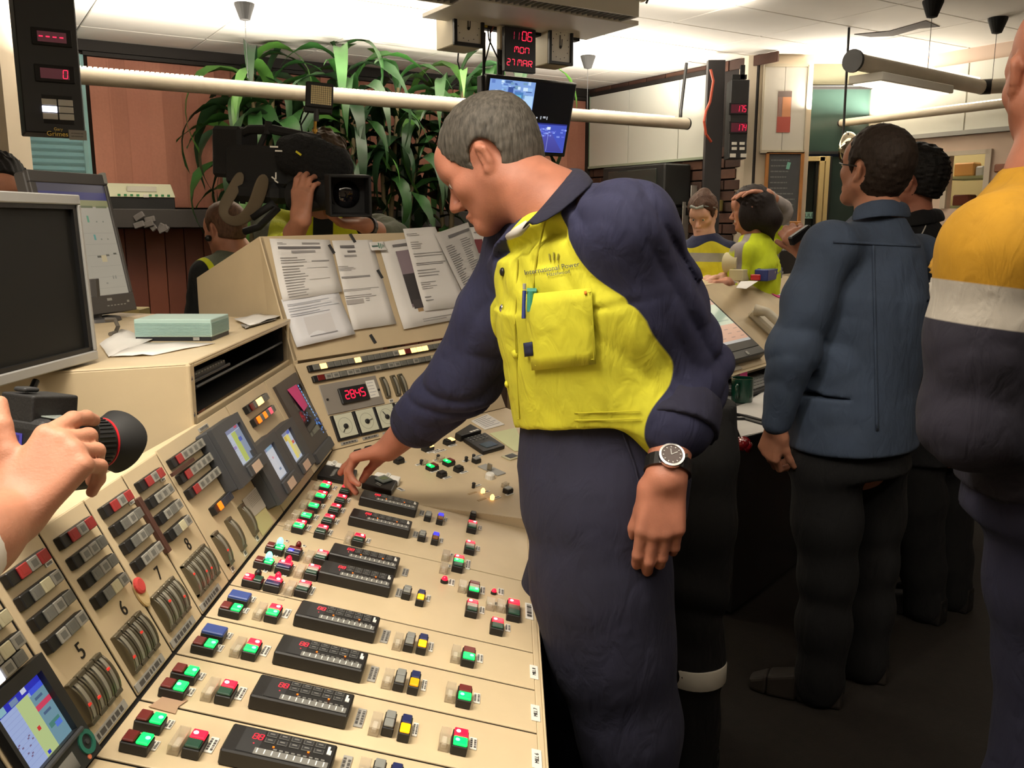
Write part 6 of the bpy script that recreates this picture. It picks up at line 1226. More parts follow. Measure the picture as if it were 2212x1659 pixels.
# ================================================================ people: smooth implicit bodies turned into single meshes
def npv(v): return np.array([v[0], v[1], v[2]], float)
def unit(v): v = np.asarray(v, float); return v / np.linalg.norm(v)
def RC(p, a, b, ra, rb):
    ba = b - a; t = np.clip(((p - a) @ ba) / max(ba @ ba, 1e-9), 0, 1); return np.linalg.norm(p - a - t[:, None] * ba, axis=1) - (ra + t * (rb - ra))
def EL(p, c, r, R=None):
    q = p - c
    if R is not None: q = q @ R.T
    k0 = np.linalg.norm(q / r, axis=1); k1 = np.linalg.norm(q / (r * r), axis=1) + 1e-9; return k0 * (k0 - 1) / k1
def smin(a, b, k):
    if k <= 0: return np.minimum(a, b)
    h = np.clip(.5 + .5 * (b - a) / k, 0, 1); return b * (1 - h) + a * h - k * h * (1 - h)
class Sdf:
    def __init__(s): s.ops = []; s.disp = []
    def rc(s, a, b, ra, rb, k=.02, op='u'):
        a, b = npv(a), npv(b); m = max(ra, rb); s.ops.append((lambda p: RC(p, a, b, ra, rb), op, k, np.minimum(a, b) - m, np.maximum(a, b) + m)); return s
    def chain(s, pts, rs, k=.02):
        for i in range(len(pts) - 1): s.rc(pts[i], pts[i + 1], rs[i], rs[i + 1], k)
        return s
    def el(s, c, r, R=None, k=.02, op='u'):
        c = npv(c); r = np.array(r, float); m = r.max(); s.ops.append((lambda p: EL(p, c, r, R), op, k, c - m, c + m)); return s
    def loft(s, secs, k=.03):
        """elliptic sections (centre, sideways axis, half width, half depth) along a spine"""
        secs = [(npv(c), unit(l), a, b) for c, l, a, b in secs]
        def f(p):
            d = np.full(len(p), 9.)
            for (c0, l0, a0, b0), (c1, l1, a1, b1) in zip(secs[:-1], secs[1:]):
                ax = c1 - c0; L = np.linalg.norm(ax); ax = ax / L; t = (p - c0) @ ax / L; tc = np.clip(t, 0, 1)[:, None]
                l = l0 + (l1 - l0) * tc; l = l - (l @ ax)[:, None] * ax; l /= np.linalg.norm(l, axis=1)[:, None]; e = np.cross(ax, l)
                q = p - (c0 + (c1 - c0) * tc); x = (q * l).sum(1); y = (q * e).sum(1); z = (q @ ax)
                A = a0 + (a1 - a0) * tc[:, 0]; B = b0 + (b1 - b0) * tc[:, 0]
                k0 = np.sqrt((x / A) ** 2 + (y / B) ** 2); k1 = np.sqrt((x / A ** 2) ** 2 + (y / B ** 2) ** 2) + 1e-6
                d2 = np.where(k0 < 1e-3, -np.minimum(A, B), k0 * (k0 - 1) / k1)
                d = np.minimum(d, np.where(np.abs(z) < 1e-4, d2, np.sqrt(np.maximum(d2, 0) ** 2 + z ** 2) + np.minimum(np.maximum(d2, -.5), 0) * 0))
            return d
        m = max(max(a, b) for _, _, a, b in secs); C = np.array([c for c, *_ in secs]); s.ops.append((f, 'u', k, C.min(0) - m, C.max(0) + m)); return s
    def add(s, other): s.ops += other.ops; return s
    def __call__(s, p):
        d = np.full(len(p), 1.0)
        for f, op, k, lo, hi in s.ops:
            e = k + .03; m = np.all((p > lo - e) & (p < hi + e), axis=1)
            if not m.any(): continue
            v = f(p[m])
            d[m] = smin(d[m], v, k) if op == 'u' else -smin(-d[m], v, k)
        for f in s.disp: d = d + f(p)
        return d
    def bounds(s): lo = np.min([o[3] for o in s.ops if o[1] == 'u'], axis=0); hi = np.max([o[4] for o in s.ops if o[1] == 'u'], axis=0); return lo - .03, hi + .03
def nets(f, lo, hi, h, c=4):
    nb = np.ceil((hi - lo) / (h * c)).astype(int) + 1; ctr = [lo[i] + (np.arange(nb[i]) + .5) * h * c - h * .5 for i in range(3)]
    G = np.stack(np.meshgrid(*ctr, indexing='ij'), -1).reshape(-1, 3); d = f(G).reshape(nb); act = np.abs(d) < c * h * 1.5
    Vv = np.repeat(np.repeat(np.repeat(np.sign(d) * 9, c, 0), c, 1), c, 2).astype(np.float32)
    B = np.argwhere(act); o = np.stack(np.meshgrid(*[np.arange(c)] * 3, indexing='ij'), -1).reshape(-1, 3)
    I = (B[:, None, :] * c + o[None]).reshape(-1, 3); val = f(lo + I * h); Vv[I[:, 0], I[:, 1], I[:, 2]] = val
    S = Vv < 0; n = np.array(Vv.shape) - 1
    cn = [(i, j, k) for i in (0, 1) for j in (0, 1) for k in (0, 1)]
    sl = lambda a, t: a[t[0]:t[0] + n[0], t[1]:t[1] + n[1], t[2]:t[2] + n[2]]
    cnt = sum(sl(S, t).astype(np.int8) for t in cn); mix = (cnt > 0) & (cnt < 8); C = np.argwhere(mix)
    acc = np.zeros((len(C), 3)); num = np.zeros(len(C))
    for a in cn:
        for ax in range(3):
            if a[ax]: continue
            b = list(a); b[ax] = 1; va = Vv[C[:, 0] + a[0], C[:, 1] + a[1], C[:, 2] + a[2]]; vb = Vv[C[:, 0] + b[0], C[:, 1] + b[1], C[:, 2] + b[2]]
            m = (va < 0) != (vb < 0); t = np.where(m, va / np.where(m, va - vb, 1), 0); q = np.array(a, float)[None].repeat(len(C), 0); q[:, ax] += t
            acc += q * m[:, None]; num += m
    P = lo + (C + acc / num[:, None]) * h
    idx = np.full(tuple(n), -1, int); idx[C[:, 0], C[:, 1], C[:, 2]] = np.arange(len(C)); F = []
    for ax in range(3):
        u, v = (ax + 1) % 3, (ax + 2) % 3; sa = [slice(None)] * 3; sb = [slice(None)] * 3; sa[ax] = slice(0, -1); sb[ax] = slice(1, None)
        A_, B2 = S[tuple(sa)], S[tuple(sb)]; E = np.argwhere(A_ != B2); ok = (E[:, u] > 0) & (E[:, v] > 0) & (E[:, u] < n[u]) & (E[:, v] < n[v]); E = E[ok]
        inside = A_[E[:, 0], E[:, 1], E[:, 2]]; q = []
        for du, dv in ((1, 1), (0, 1), (0, 0), (1, 0)): e = E.copy(); e[:, u] -= du; e[:, v] -= dv; q.append(idx[e[:, 0], e[:, 1], e[:, 2]])
        q = np.stack(q, 1); q[~inside] = q[~inside][:, ::-1]; F.append(q[(q >= 0).all(1)])
    return P, np.concatenate(F)
def nmesh(name, parts, mt, attrs=None):
    """join (points, faces) pairs into ONE smooth mesh; attrs: name -> function of points"""
    off = 0; PP, FF = [], []
    for P, F in parts: PP.append(P); FF.append(F + off); off += len(P)
    P = np.concatenate(PP); F = np.concatenate(FF); c = (P.min(0) + P.max(0)) / 2
    me = bpy.data.meshes.new(name); me.vertices.add(len(P)); me.vertices.foreach_set('co', (P - c).ravel()); k = F.shape[1]
    me.loops.add(F.size); me.loops.foreach_set('vertex_index', F.ravel()); me.polygons.add(len(F)); me.polygons.foreach_set('loop_start', np.arange(0, F.size, k)); me.polygons.foreach_set('loop_total', np.full(len(F), k))
    me.polygons.foreach_set('use_smooth', np.ones(len(F), bool)); me.materials.append(mt); me.update(); me.validate()
    for n_, f in (attrs or {}).items(): me.attributes.new(n_, 'FLOAT', 'POINT').data.foreach_set('value', f(P))
    return me, Vector(c)
def grow(sd, h, name, mt, parent, attrs=None, extra=()):
    lo, hi = sd.bounds(); parts = [nets(sd, lo, hi, h)] + list(extra); me, c = nmesh(name, parts, mt, attrs); o = bpy.data.objects.new(name, me); put(o, parent, Matrix.Translation(c)); return o
def sinfold(dirv, freq, amp, seed, gate=None):
    """creases: narrow valleys running across dirv, wandering and fading"""
    r = np.random.RandomState(seed); d = unit(dirv); A = r.randn(3, 3); A /= np.linalg.norm(A, axis=1)[:, None]
    def f(p):
        ph = freq * (p @ d) + 1.5 * np.sin(p @ A[0] * freq * .42 + seed) + 1.1 * np.sin(p @ A[1] * freq * .28 + 2 * seed)
        v = amp * (np.abs(np.sin(ph * .5)) ** .8 - .62) * -(.55 + .45 * np.sin(p @ A[1] * freq * .19 + seed) + .3 * np.sin(p @ A[2] * freq * .33))
        return v * gate(p) if gate else v
    return f
def regions(name, base, layers, rough=.85, weave=900, wob=.0, sheen=0, bmp=.25):
    """cloth whose colour fields meet along seams stored on the mesh: layers = [(attribute, rgb)]"""
    m = mat(name, base, rough, sheen=sheen, bump=(weave, bmp, .001)); nt = m.node_tree; L = nt.links; b = nt.nodes['Principled BSDF']
    tc = nt.nodes.new('ShaderNodeTexCoord'); nz = nt.nodes.new('ShaderNodeTexNoise'); nz.inputs['Scale'].default_value = 9; nz.inputs['Detail'].default_value = 6; L.new(tc.outputs['Object'], nz.inputs['Vector'])
    rg = nt.nodes.new('ShaderNodeMapRange'); rg.inputs[1].default_value = .3; rg.inputs[2].default_value = .7; rg.inputs[3].default_value = .82; rg.inputs[4].default_value = 1.14; L.new(nz.outputs['Fac'], rg.inputs[0])
    prev = None
    for a, c in layers:
        at = nt.nodes.new('ShaderNodeAttribute'); at.attribute_name = a; st_ = nt.nodes.new('ShaderNodeMapRange'); st_.inputs[1].default_value = -.0012; st_.inputs[2].default_value = .0012; L.new(at.outputs['Fac'], st_.inputs[0])
        mx = nt.nodes.new('ShaderNodeMix'); mx.data_type = 'RGBA'; L.new(st_.outputs[0], mx.inputs['Factor']); mx.inputs['B'].default_value = (*lin(c), 1)
        if prev is None: mx.inputs['A'].default_value = (*lin(base), 1)
        else: L.new(prev, mx.inputs['A'])
        prev = mx.outputs['Result']
    b0 = [n for n in nt.nodes if n.type == 'BUMP'][0]; mp = nt.nodes.new('ShaderNodeMapping'); mp.inputs['Scale'].default_value = (1, 1, .45); mp.inputs['Rotation'].default_value = (.5, .7, .2); L.new(tc.outputs['Object'], mp.inputs['Vector']); n2 = nt.nodes.new('ShaderNodeTexNoise'); n2.inputs['Scale'].default_value = 26; n2.inputs['Detail'].default_value = 3; n2.inputs['Distortion'].default_value = .8; L.new(mp.outputs[0], n2.inputs['Vector']); b1 = nt.nodes.new('ShaderNodeBump'); b1.inputs['Strength'].default_value = .42; b1.inputs['Distance'].default_value = .014; L.new(n2.outputs['Fac'], b1.inputs['Height']); L.new(b0.outputs[0], b1.inputs['Normal']); L.new(b1.outputs[0], b.inputs['Normal'])
    x = nt.nodes.new('ShaderNodeVectorMath'); x.operation = 'SCALE'
    if prev is None: x.inputs[0].default_value = lin(base)
    else: L.new(prev, x.inputs[0])
    L.new(rg.outputs[0], x.inputs['Scale']); L.new(x.outputs[0], b.inputs['Base Color']); return m
def skin_mat(name, rgb, dark=(.78, 1.12)):
    m = mat(name, rgb, .52, nz=(16, dark[0], dark[1], 9), bump=(330, .3, .0012), spec=.35); b = m.node_tree.nodes['Principled BSDF']; b.inputs['Subsurface Weight'].default_value = .12; b.inputs['Subsurface Radius'].default_value = (.012, .005, .003); return m
def hair_mat(name, rgb, lo=.7, hi=1.35):
    m = mat(name, rgb, .62, nz=(170, lo, hi, 6), bump=(300, .5, .003), spec=.25); nt = m.node_tree; tc = [n for n in nt.nodes if n.type == 'TEX_COORD'][0]; mp = nt.nodes.new('ShaderNodeMapping'); mp.inputs['Scale'].default_value = (1, 1, .22); mp.inputs['Rotation'].default_value = (.3, .5, 0)
    nt.links.new(tc.outputs['Object'], mp.inputs['Vector'])
    for n in nt.nodes:
        if n.type == 'TEX_NOISE': nt.links.new(mp.outputs[0], n.inputs['Vector'])
    return m
class Head:
    def __init__(s, c, f, pitch=0, roll=0, sc=1.0):
        s.c = npv(c); fh = unit([f[0], f[1], 0]); l = np.array([-fh[1], fh[0], 0]); z = np.array([0, 0, 1.])
        s.f = fh * math.cos(pitch) - z * math.sin(pitch); s.u = z * math.cos(pitch) + fh * math.sin(pitch); s.l = l
        if roll: s.l, s.u = l * math.cos(roll) + s.u * math.sin(roll), s.u * math.cos(roll) - l * math.sin(roll)
        s.R = np.array([s.f, s.l, s.u]); s.s = sc
    def w(s, f, l, u): return s.c + (s.f * f + s.l * l + s.u * u) * s.s
    def loc(s, p): return ((p - s.c) @ s.R.T) / s.s
    def sdf(s, neck_to=None, neck_r=.056, fem=0):
        g = Sdf(); S = s.s; R = s.R; E = lambda f, l, u, r, k=.02, op='u': g.el(s.w(f, l, u), np.array(r) * S, R, k * S, op); C = lambda a, b, ra, rb, k=.02, op='u': g.rc(s.w(*a), s.w(*b), ra * S, rb * S, k * S, op)
        E(-.012, 0, .042, (.099, .076, .083)); E(.03, 0, -.025, (.066, .06, .088), .03)
        for q in (-1, 1):
            C((-.002, .054 * q, -.045), (.066, .014 * q, -.098), .023, .017, .03); E(.056, .043 * q, -.02, (.026, .022, .022), .025); C((.084, .014 * q, .02), (.07, .048 * q, .018), .011, .01, .018)
        E(.078, 0, -.1, (.02, .022, .017), .02); E(.075, 0, .04, (.03, .05, .04), .03)
        for q in (-1, 1): E(.1, .031 * q, .0, (.018, .018, .0125), .012, 's')
        for q in (-1, 1): E(.079, .031 * q, -.001, (.0125, .0125, .0125), .004); C((.085, .018 * q, .004), (.08, .045 * q, .003), .004, .0035, .004)
        C((.09, 0, .008), (.117, 0, -.034), .007, .0112, .01)
        for q in (-1, 1): E(.104, .0105 * q, -.04, (.011, .0075, .0075), .008)
        C((.09, -.02, -.068), (.09, .02, -.068), .0055, .0055, .006); C((.099, -.008, -.0665), (.099, .008, -.0665), .0055, .0055, .006); C((.0935, -.014, -.0775), (.0935, .014, -.0775), .006, .006, .006); C((.102, -.02, -.0722), (.102, .02, -.0722), .0022, .0022, .003, 's')
        for q in (-1, 1):
            E(-.014, .077 * q, -.002, (.0118, .01, .031), .006); E(-.0095, .086 * q, -.005, (.006, .006, .018), .004, 's'); C((-.01, .081 * q, .02), (-.024, .084 * q, .01), .0048, .0048, .005); C((-.024, .084 * q, .01), (-.02, .082 * q, -.017), .0048, .004, .004); E(-.006, .079 * q, -.027, (.0065, .005, .007), .005)
        if neck_to is not None: g.rc(s.w(-.022, 0, -.05), neck_to, neck_r * S * .95, neck_r * S * 1.12, .03)
        return g
    def hair(s, thick=.007, hl=.062, side=-.01, nape=-.06, back=-.02, seed=1, rough=.003, top=.0, freq=140, recede=0):
        """short hair: a skin over the skull cut along the hairline"""
        g = Sdf(); S = s.s; g.el(s.w(-.012, 0, .042), (np.array((.099, .076, .083)) + thick) * S, s.R, .02 * S); g.el(s.w(-.03, 0, -.01), (np.array((.068, .064, .075)) + thick * .8) * S, s.R, .03 * S)
        if top: g.el(s.w(-.0, 0, .07), (np.array((.085, .065, .065)) + top) * S, s.R, .03 * S)
        r = np.random.RandomState(seed); A = r.randn(5, 3) * freq; ph = r.rand(5) * 6
        g.disp.append(lambda p: rough * sum(np.sin(p @ a + t) for a, t in zip(A, ph)) / 2.5)
        def cut(p):
            q = s.loc(p); f, l, u = q[:, 0], np.abs(q[:, 1]), q[:, 2]
            line = np.where(f > .012, hl - (.075 - f) * 1.1 + recede * l, np.where(f > -.03, side + (0.012 - f) * -1.2, nape + (f + .1) * .25))
            line = np.where((f > .012) & (f < .045) & (l > .045), np.minimum(line, side + (f - .012) * 1.2), line)
            ear = .03 - np.sqrt((f + .012) ** 2 + ((u + .004) * .8) ** 2)
            return np.maximum((line - u) * .8, np.where(l > .05, ear, -1)) * S
        old = g.__call__
        class H: 
            def __call__(self, p): return np.maximum(old(p), cut(p))
            def bounds(self): return g.bounds()
        return H()
    def eyes(s, parent, iris=(70, 90, 100)):
        q = MB(mat('eye_white', (225, 218, 210), .2)); R4 = Matrix([list(s.f), list(s.l), list(s.u)]).transposed().to_4x4()
        for k in (-1, 1):
            M_ = R4.copy(); M_.translation = Vector(s.w(.0805, .031 * k, -.001)); Q = M_ @ Matrix.Rotation(math.pi / 2, 4, 'Y')
            q.lathe([(.011 * math.cos(a), .0118 * math.sin(a)) for a in (-.3, 0, .3, .6, .9, 1.2, 1.5)], Q @ Matrix.Scale(s.s, 4), 14, MATS['eye_white']); q.lathe([(.0055, .0108), (.004, .0122), (.001, .0125)], Q @ Matrix.Scale(s.s, 4), 12, mat('iris', iris, .2))
        q.build('eyes', parent, smooth=True)
    def brows(s, parent, m):
        q = MB(m)
        for k in (-1, 1): q.tube([Vector(s.w(*p)) for p in ((.097, .012 * k, .017), (.094, .03 * k, .0225), (.078, .05 * k, .018))], [.0035 * s.s, .0042 * s.s, .002 * s.s], 8, m)
        q.build('eyebrows', parent, smooth=True)
FL = [(.045, .027, .021), (.05, .031, .023), (.046, .029, .022), (.037, .022, .019)]; FR = [.0098, .01, .0094, .0083]
def hand(g, wrist, d, n, thumb_side, curls, tdir, sc=1.0, spread=.06, tcurl=.25):
    """palm, four unequal fingers bent at three joints and a thumb that leaves the side of the palm"""
    W = npv(wrist); d = unit(d); n = unit(npv(n) - d * (npv(n) @ d)); s = np.cross(d, n) * thumb_side; off = [.03, .0105, -.009, -.027]; ln = [.086, .09, .086, .077]
    for i in range(4):
        kb = W + (d * ln[i] + s * off[i]) * sc; g.rc(W + (s * off[i] * .55 - d * .005) * sc, kb, .0155 * sc, .0125 * sc, .012)
        a = 0; p = kb; dd = d + s * spread * (1.5 - i); dd = dd / np.linalg.norm(dd)
        for j in range(3):
            a += curls[i][j]; v = dd * math.cos(a) + n * math.sin(a); q = p + v * FL[i][j] * sc; g.rc(p, q, FR[i] * sc * (1.08 - .09 * j), FR[i] * sc * (1.0 - .1 * j), .0045); p = q
    b0 = W + (d * .018 + s * .026 + n * .006) * sc; t = unit(tdir); b1 = b0 + (unit(t + d * .3)) * .04 * sc; b2 = b1 + unit(t) * .033 * sc; b3 = b2 + unit(t + n * tcurl + d * .1) * .027 * sc
    g.rc(W + s * .012 * sc, b0, .017 * sc, .016 * sc, .014); g.rc(b0, b1, .0155 * sc, .0125 * sc, .012); g.rc(b1, b2, .0115 * sc, .0105 * sc, .005); g.rc(b2, b3, .0105 * sc, .0085 * sc, .004); return [b3]
def march(f, px, py, off=0, start=.4):
    """where the sight line through a pixel meets a cloth surface"""
    r = npv(ray(px, py)); r /= np.linalg.norm(r); t = start; e = npv(EYE)
    for _ in range(160):
        dd = f((e + r * t)[None])[0]
        if dd < .0006: break
        t += min(dd, .06) * .8
        if t > 8: break
    return e + r * (t - off)
def patch(f, corners, name, mt, parent, off=.003, nu=10, nv=10, thick=.0015, curve=None):
    """sewn-on piece that lies on the cloth; corners TL TR BR BL in the photograph"""
    c = [Vector((x, y)) for x, y in corners]; q = MB(mt); vs = []
    for j in range(nv + 1):
        for i in range(nu + 1):
            A = c[0].lerp(c[1], i / nu); B = c[3].lerp(c[2], i / nu); p = A.lerp(B, j / nv); vs.append(Vector(march(f, p.x, p.y, off)))
    q.add(vs, [(j * (nu + 1) + i, (j + 1) * (nu + 1) + i, (j + 1) * (nu + 1) + i + 1, j * (nu + 1) + i + 1) for j in range(nv) for i in range(nu)], mt)
    o = q.build(name, parent, smooth=True); sm = o.modifiers.new('th', 'SOLIDIFY'); sm.thickness = thick; sm.offset = 1; return o
def simple_foot(q, ankle, toe, m):
    A, T = Vector(ankle), Vector(toe); d = (T - A); d.z = 0; L = d.length; d.normalize(); y = UPZ.cross(d)
    for (u0, u1, w0, w1, h0, h1) in [(-.07, .06, .036, .042, .1, .085), (.06, .15, .042, .047, .085, .06), (.15, .205, .047, .03, .06, .035)]:
        pts = []
        for u, w_, h_ in ((u0, w0, h0), (u1, w1, h1)):
            c = Vector((A.x, A.y, 0)) + d * u; pts += [c - y * w_, c + y * w_, c + y * w_ * .75 + UPZ * h_, c - y * w_ * .75 + UPZ * h_]
        q.add(pts, [(0, 3, 2, 1), (4, 5, 6, 7), (0, 1, 5, 4), (1, 2, 6, 5), (2, 3, 7, 6), (3, 0, 4, 7)], m)

SKIN = skin_mat('skin_ruddy', (172, 113, 91)); SKIN2 = skin_mat('skin_tan', (176, 122, 97)); SKINF = skin_mat('skin_pale', (214, 168, 146))
navy = (36, 38, 68)
# ---------------------------------------------------------------- the operator
man = thing('person', 'grey haired man in yellow and navy work clothes reaching over the lit buttons', 'person', (.2, 1.62, 0))
nF = np.array([-.8, -.6, 0.]); lF = np.array([.6, -.8, 0.])           # chest normal, towards his left
A = lambda x, y, Y: npv(atY(x, y, Y))
hd = Head(A(1064, 350, 1.66), (-.94, .34), math.radians(31), 0, .925)
neck = A(1208, 460, 1.59); chest = A(1262, 620, 1.585); waist = A(1292, 915, 1.6); hipc = A(1300, 1040, 1.6)
shL, elL, wrL = A(1356, 498, 1.44), A(1468, 800, 1.53), A(1440, 1035, 1.40)
shR, elR, wrR = A(1135, 535, 1.74), A(1003, 815, 1.84), A(838, 970, 1.97)
# skin: head and neck, torso core, both forearms with hands -> one body mesh
g = hd.sdf(neck, .068); g.rc(neck, neck * .75 + chest * .25, .066, .06, .03)
headm = nets(g, *g.bounds(), .0042)
core = Sdf(); core.chain([neck * .7 + chest * .3, chest, waist, hipc], [.05, .1, .11, .11], .03); core.chain([chest, shL, elL, elL * .4 + wrL * .6], [.08, .045, .04, .034], .02); core.chain([chest, shR, elR, elR * .5 + wrR * .5], [.08, .045, .04, .034], .02)
ft = {}
for nm, hx, kx, Yh, Yk in (('L', 1320, 1362, 1.55, 1.52), ('R', 1265, 1262, 1.7, 1.74)):
    hp, kn = A(hx, 1040, Yh), A(kx, 1560, Yk); an = np.array([kn[0] + .04, kn[1] + .03, .09]); ft[nm] = (hp, kn, an); core.chain([hipc, hp, kn, an], [.09, .07, .05, .04], .03)
corem = nets(core, *core.bounds(), .014)
hl = Sdf(); hl.chain([elL, elL * .45 + wrL * .55, wrL], [.046, .042, .031], .02)
dl = A(1422, 1190, 1.38) - wrL
hand(hl, wrL, dl, np.array([.1, .97, 0]), -1, [(.3, .5, .4), (.32, .55, .4), (.38, .6, .4), (.45, .65, .45)], unit(dl) + np.array([-.22, .3, 0]), 1.03, .0)
hlm = nets(hl, *hl.bounds(), .0034)
hr = Sdf(); hr.chain([elR, elR * .45 + wrR * .55, wrR], [.045, .041, .029], .02)
tipI = npv(desk.at(*desk.px(714, 1036, .022), .024)); tipT = npv(desk.at(*desk.px(752, 1046, .022), .024))
dr = unit(tipI - wrR) + np.array([.0, 0, .22]); hand(hr, wrR, dr, np.array([-.2, .0, -1.]), -1, [(.2, .22, .15), (.62, .6, .4), (.8, .75, .5), (.9, .85, .6)], unit(tipT - wrR) + np.array([.02, -.25, -.12]), 1.0, .04)
hrm = nets(hr, *hr.bounds(), .0034)
me, c = nmesh('body', [headm, corem, hlm, hrm], SKIN); o = bpy.data.objects.new('body', me); put(o, man, Matrix.Translation(c))
hd.eyes(man); hgrey = hair_mat('hair_grey', (72, 68, 62), .6, 1.7); hd.brows(man, hgrey)
hh = hd.hair(.0065, .075, -.028, -.055, seed=4, rough=.0006, freq=300, recede=-.35); lo, hi = hh.bounds(); me, c = nmesh('hair', [nets(hh, lo, hi, .0042)], hgrey); o = bpy.data.objects.new('hair', me); put(o, man, Matrix.Translation(c))
# shirt
tor, arms = Sdf(), Sdf()
tor.loft([(waist + np.array([0, 0, -.05]), lF, .172, .138), (waist, lF, .178, .142), (waist * .6 + chest * .4, lF, .185, .148), (chest + np.array([0, 0, -.02]), lF, .192, .15), (chest * .42 + neck * .58, lF, .165, .115), (neck + np.array([.02, .015, -.012]), lF, .08, .072)], .03)
for s_, e_, w_, sr in ((shL, elL, wrL, 1), (shR, elR, wrR, 0)):
    cuff = e_ * (.52 if sr else .42) + w_ * (.48 if sr else .58); arms.rc(neck * .9 + chest * .1 + lF * (.05 if sr else -.05) - nF * .02, s_ + np.array([0, 0, .01]), .062, .062, .06); arms.rc(neck * .35 + chest * .65, s_, .075, .066, .05); arms.chain([s_, s_ * .5 + e_ * .5, e_, cuff], [.072, .08, .082, .072] if sr else [.071, .075, .074, .062], .03)
axL = unit(elL - shL); axR = unit(elR - shR)
def gate_of(c, r0, r1): return lambda p: np.clip((r1 - np.linalg.norm(p - c, axis=1)) / (r1 - r0), 0, 1)
sd_ = np.cross(axL, unit(np.array([0., -1, .1])))
folds = [sinfold(axL + sd_ * .5, 90, .014, 3, gate_of(elL, .08, .2)), sinfold(sd_ + axL * .22, 130, .011, 13, gate_of(shL * .6 + elL * .4, .1, .3)), sinfold(axR + np.array([.5, .3, 0]), 95, .013, 5, gate_of(elR, .06, .2)), sinfold(np.cross(axR, [.3, .8, .2]) + axR * .2, 70, .008, 15, gate_of(shR * .6 + elR * .4, .1, .3)),
         sinfold(lF + np.array([0, 0, .12]), 85, .009, 8, gate_of(waist, .08, .26)), sinfold(lF * .7 + np.array([0, 0, 1.]), 90, .005, 2, gate_of(shL * .5 + chest * .5, .08, .24)), sinfold(lF + np.array([0, 0, .6]), 60, .005, 21, gate_of(chest, .1, .3)), sinfold([.3, .2, 1], 33, .003, 9)]
allp = Sdf(); allp.ops = tor.ops + arms.ops
hemc = A(1250, 922, 1.5); h1_ = A(1388, 921, 1.40) - A(1112, 923, 1.60); hemn = unit(np.cross(h1_, nF)); hemn = hemn if hemn[2] < 0 else -hemn
class Hem:
    def __init__(s, f, cuts): s.f, s.cuts = f, cuts
    def __call__(s, p):
        d = s.f(p)
        for c, n, lim in s.cuts: d = np.maximum(d, np.where(np.linalg.norm(p - c, axis=1) < lim, (p - c) @ n, -1)) if lim else np.maximum(d, (p - c) @ n)
        return d
    def bounds(s): return s.f.bounds()
torh = Hem(tor, [(hemc, hemn, 0)]); Zc = neck[2]

class Shirt:
    def __call__(s, p):
        d = smin(torh(p), arms(p), .06)
        for f in folds: d = d + f(p)
        return d
    def bounds(s): return allp.bounds()
sh = Shirt()
def f_yellow(p):
    q = p - chest; x = q @ lF; ax_ = np.clip(Zc - .0 - p[:, 2], -.1, .34)
    up_ = np.where(x > 0, .072 + ax_ * .6 - x, .035 + ax_ * .6 + x)
    body = arms(p) - tor(p) + .012; t = np.clip((chest[2] + .1 - p[:, 2]) / .14, 0, 1)
    return np.clip(np.minimum(up_ * (1 - t) + np.minimum(up_ + .05, body) * t, .05), -.05, .05)
shirtm = regions('shirt_yellow_navy', navy, [('yellow', (200, 196, 46))], .85, 1100)
o = grow(sh, .0055, 'work_shirt', shirtm, man, {'yellow': f_yellow})
navym = regions('navy_cloth', (29, 29, 50), [], .9, 1100); yel = regions('yellow_cloth', (200, 196, 46), [], .85, 1100)
# collar: two flaps lying on the shoulders, stand behind the neck
def ribbon(pts_in, pts_out, name, m, parent, th=.004):
    q = MB(m); n = len(pts_in); vs = []
    for a_, b_ in zip(pts_in, pts_out):
        for k in range(5): vs.append(Vector(a_ + (b_ - a_) * k / 4) + Vector((0, 0, .012 * math.sin(math.pi * k / 4))))
    q.add(vs, [(i * 5 + k, i * 5 + k + 1, (i + 1) * 5 + k + 1, (i + 1) * 5 + k) for i in range(n - 1) for k in range(4)], m); o = q.build(name, parent, smooth=True); sm = o.modifiers.new('th', 'SOLIDIFY'); sm.thickness = th; sm.offset = 0; ss = o.modifiers.new('s', 'SUBSURF'); ss.levels = ss.render_levels = 1; return o
ci = [A(1122, 505, 1.475), A(1160, 462, 1.475), A(1205, 408, 1.5), A(1232, 376, 1.56), A(1225, 368, 1.63), A(1180, 380, 1.68)]
cu = [A(1150, 492, 1.44), A(1212, 462, 1.425), A(1262, 412, 1.435), A(1290, 392, 1.51), A(1270, 384, 1.66), A(1205, 405, 1.73)]
ribbon(ci, cu, 'collar', navym, man)
ribbon([A(1092, 520, 1.6), A(1108, 500, 1.62), A(1128, 470, 1.66)], [A(1072, 560, 1.6), A(1090, 520, 1.66), A(1120, 480, 1.7)], 'collar', navym, man)
q = MB(white); q.tube([A(1098, 512, 1.52), A(1120, 500, 1.49), A(1140, 482, 1.485)], [.006, .009, .006], 8, mat('undershirt', (190, 186, 180), .9)); q.build('undershirt', man, smooth=True)
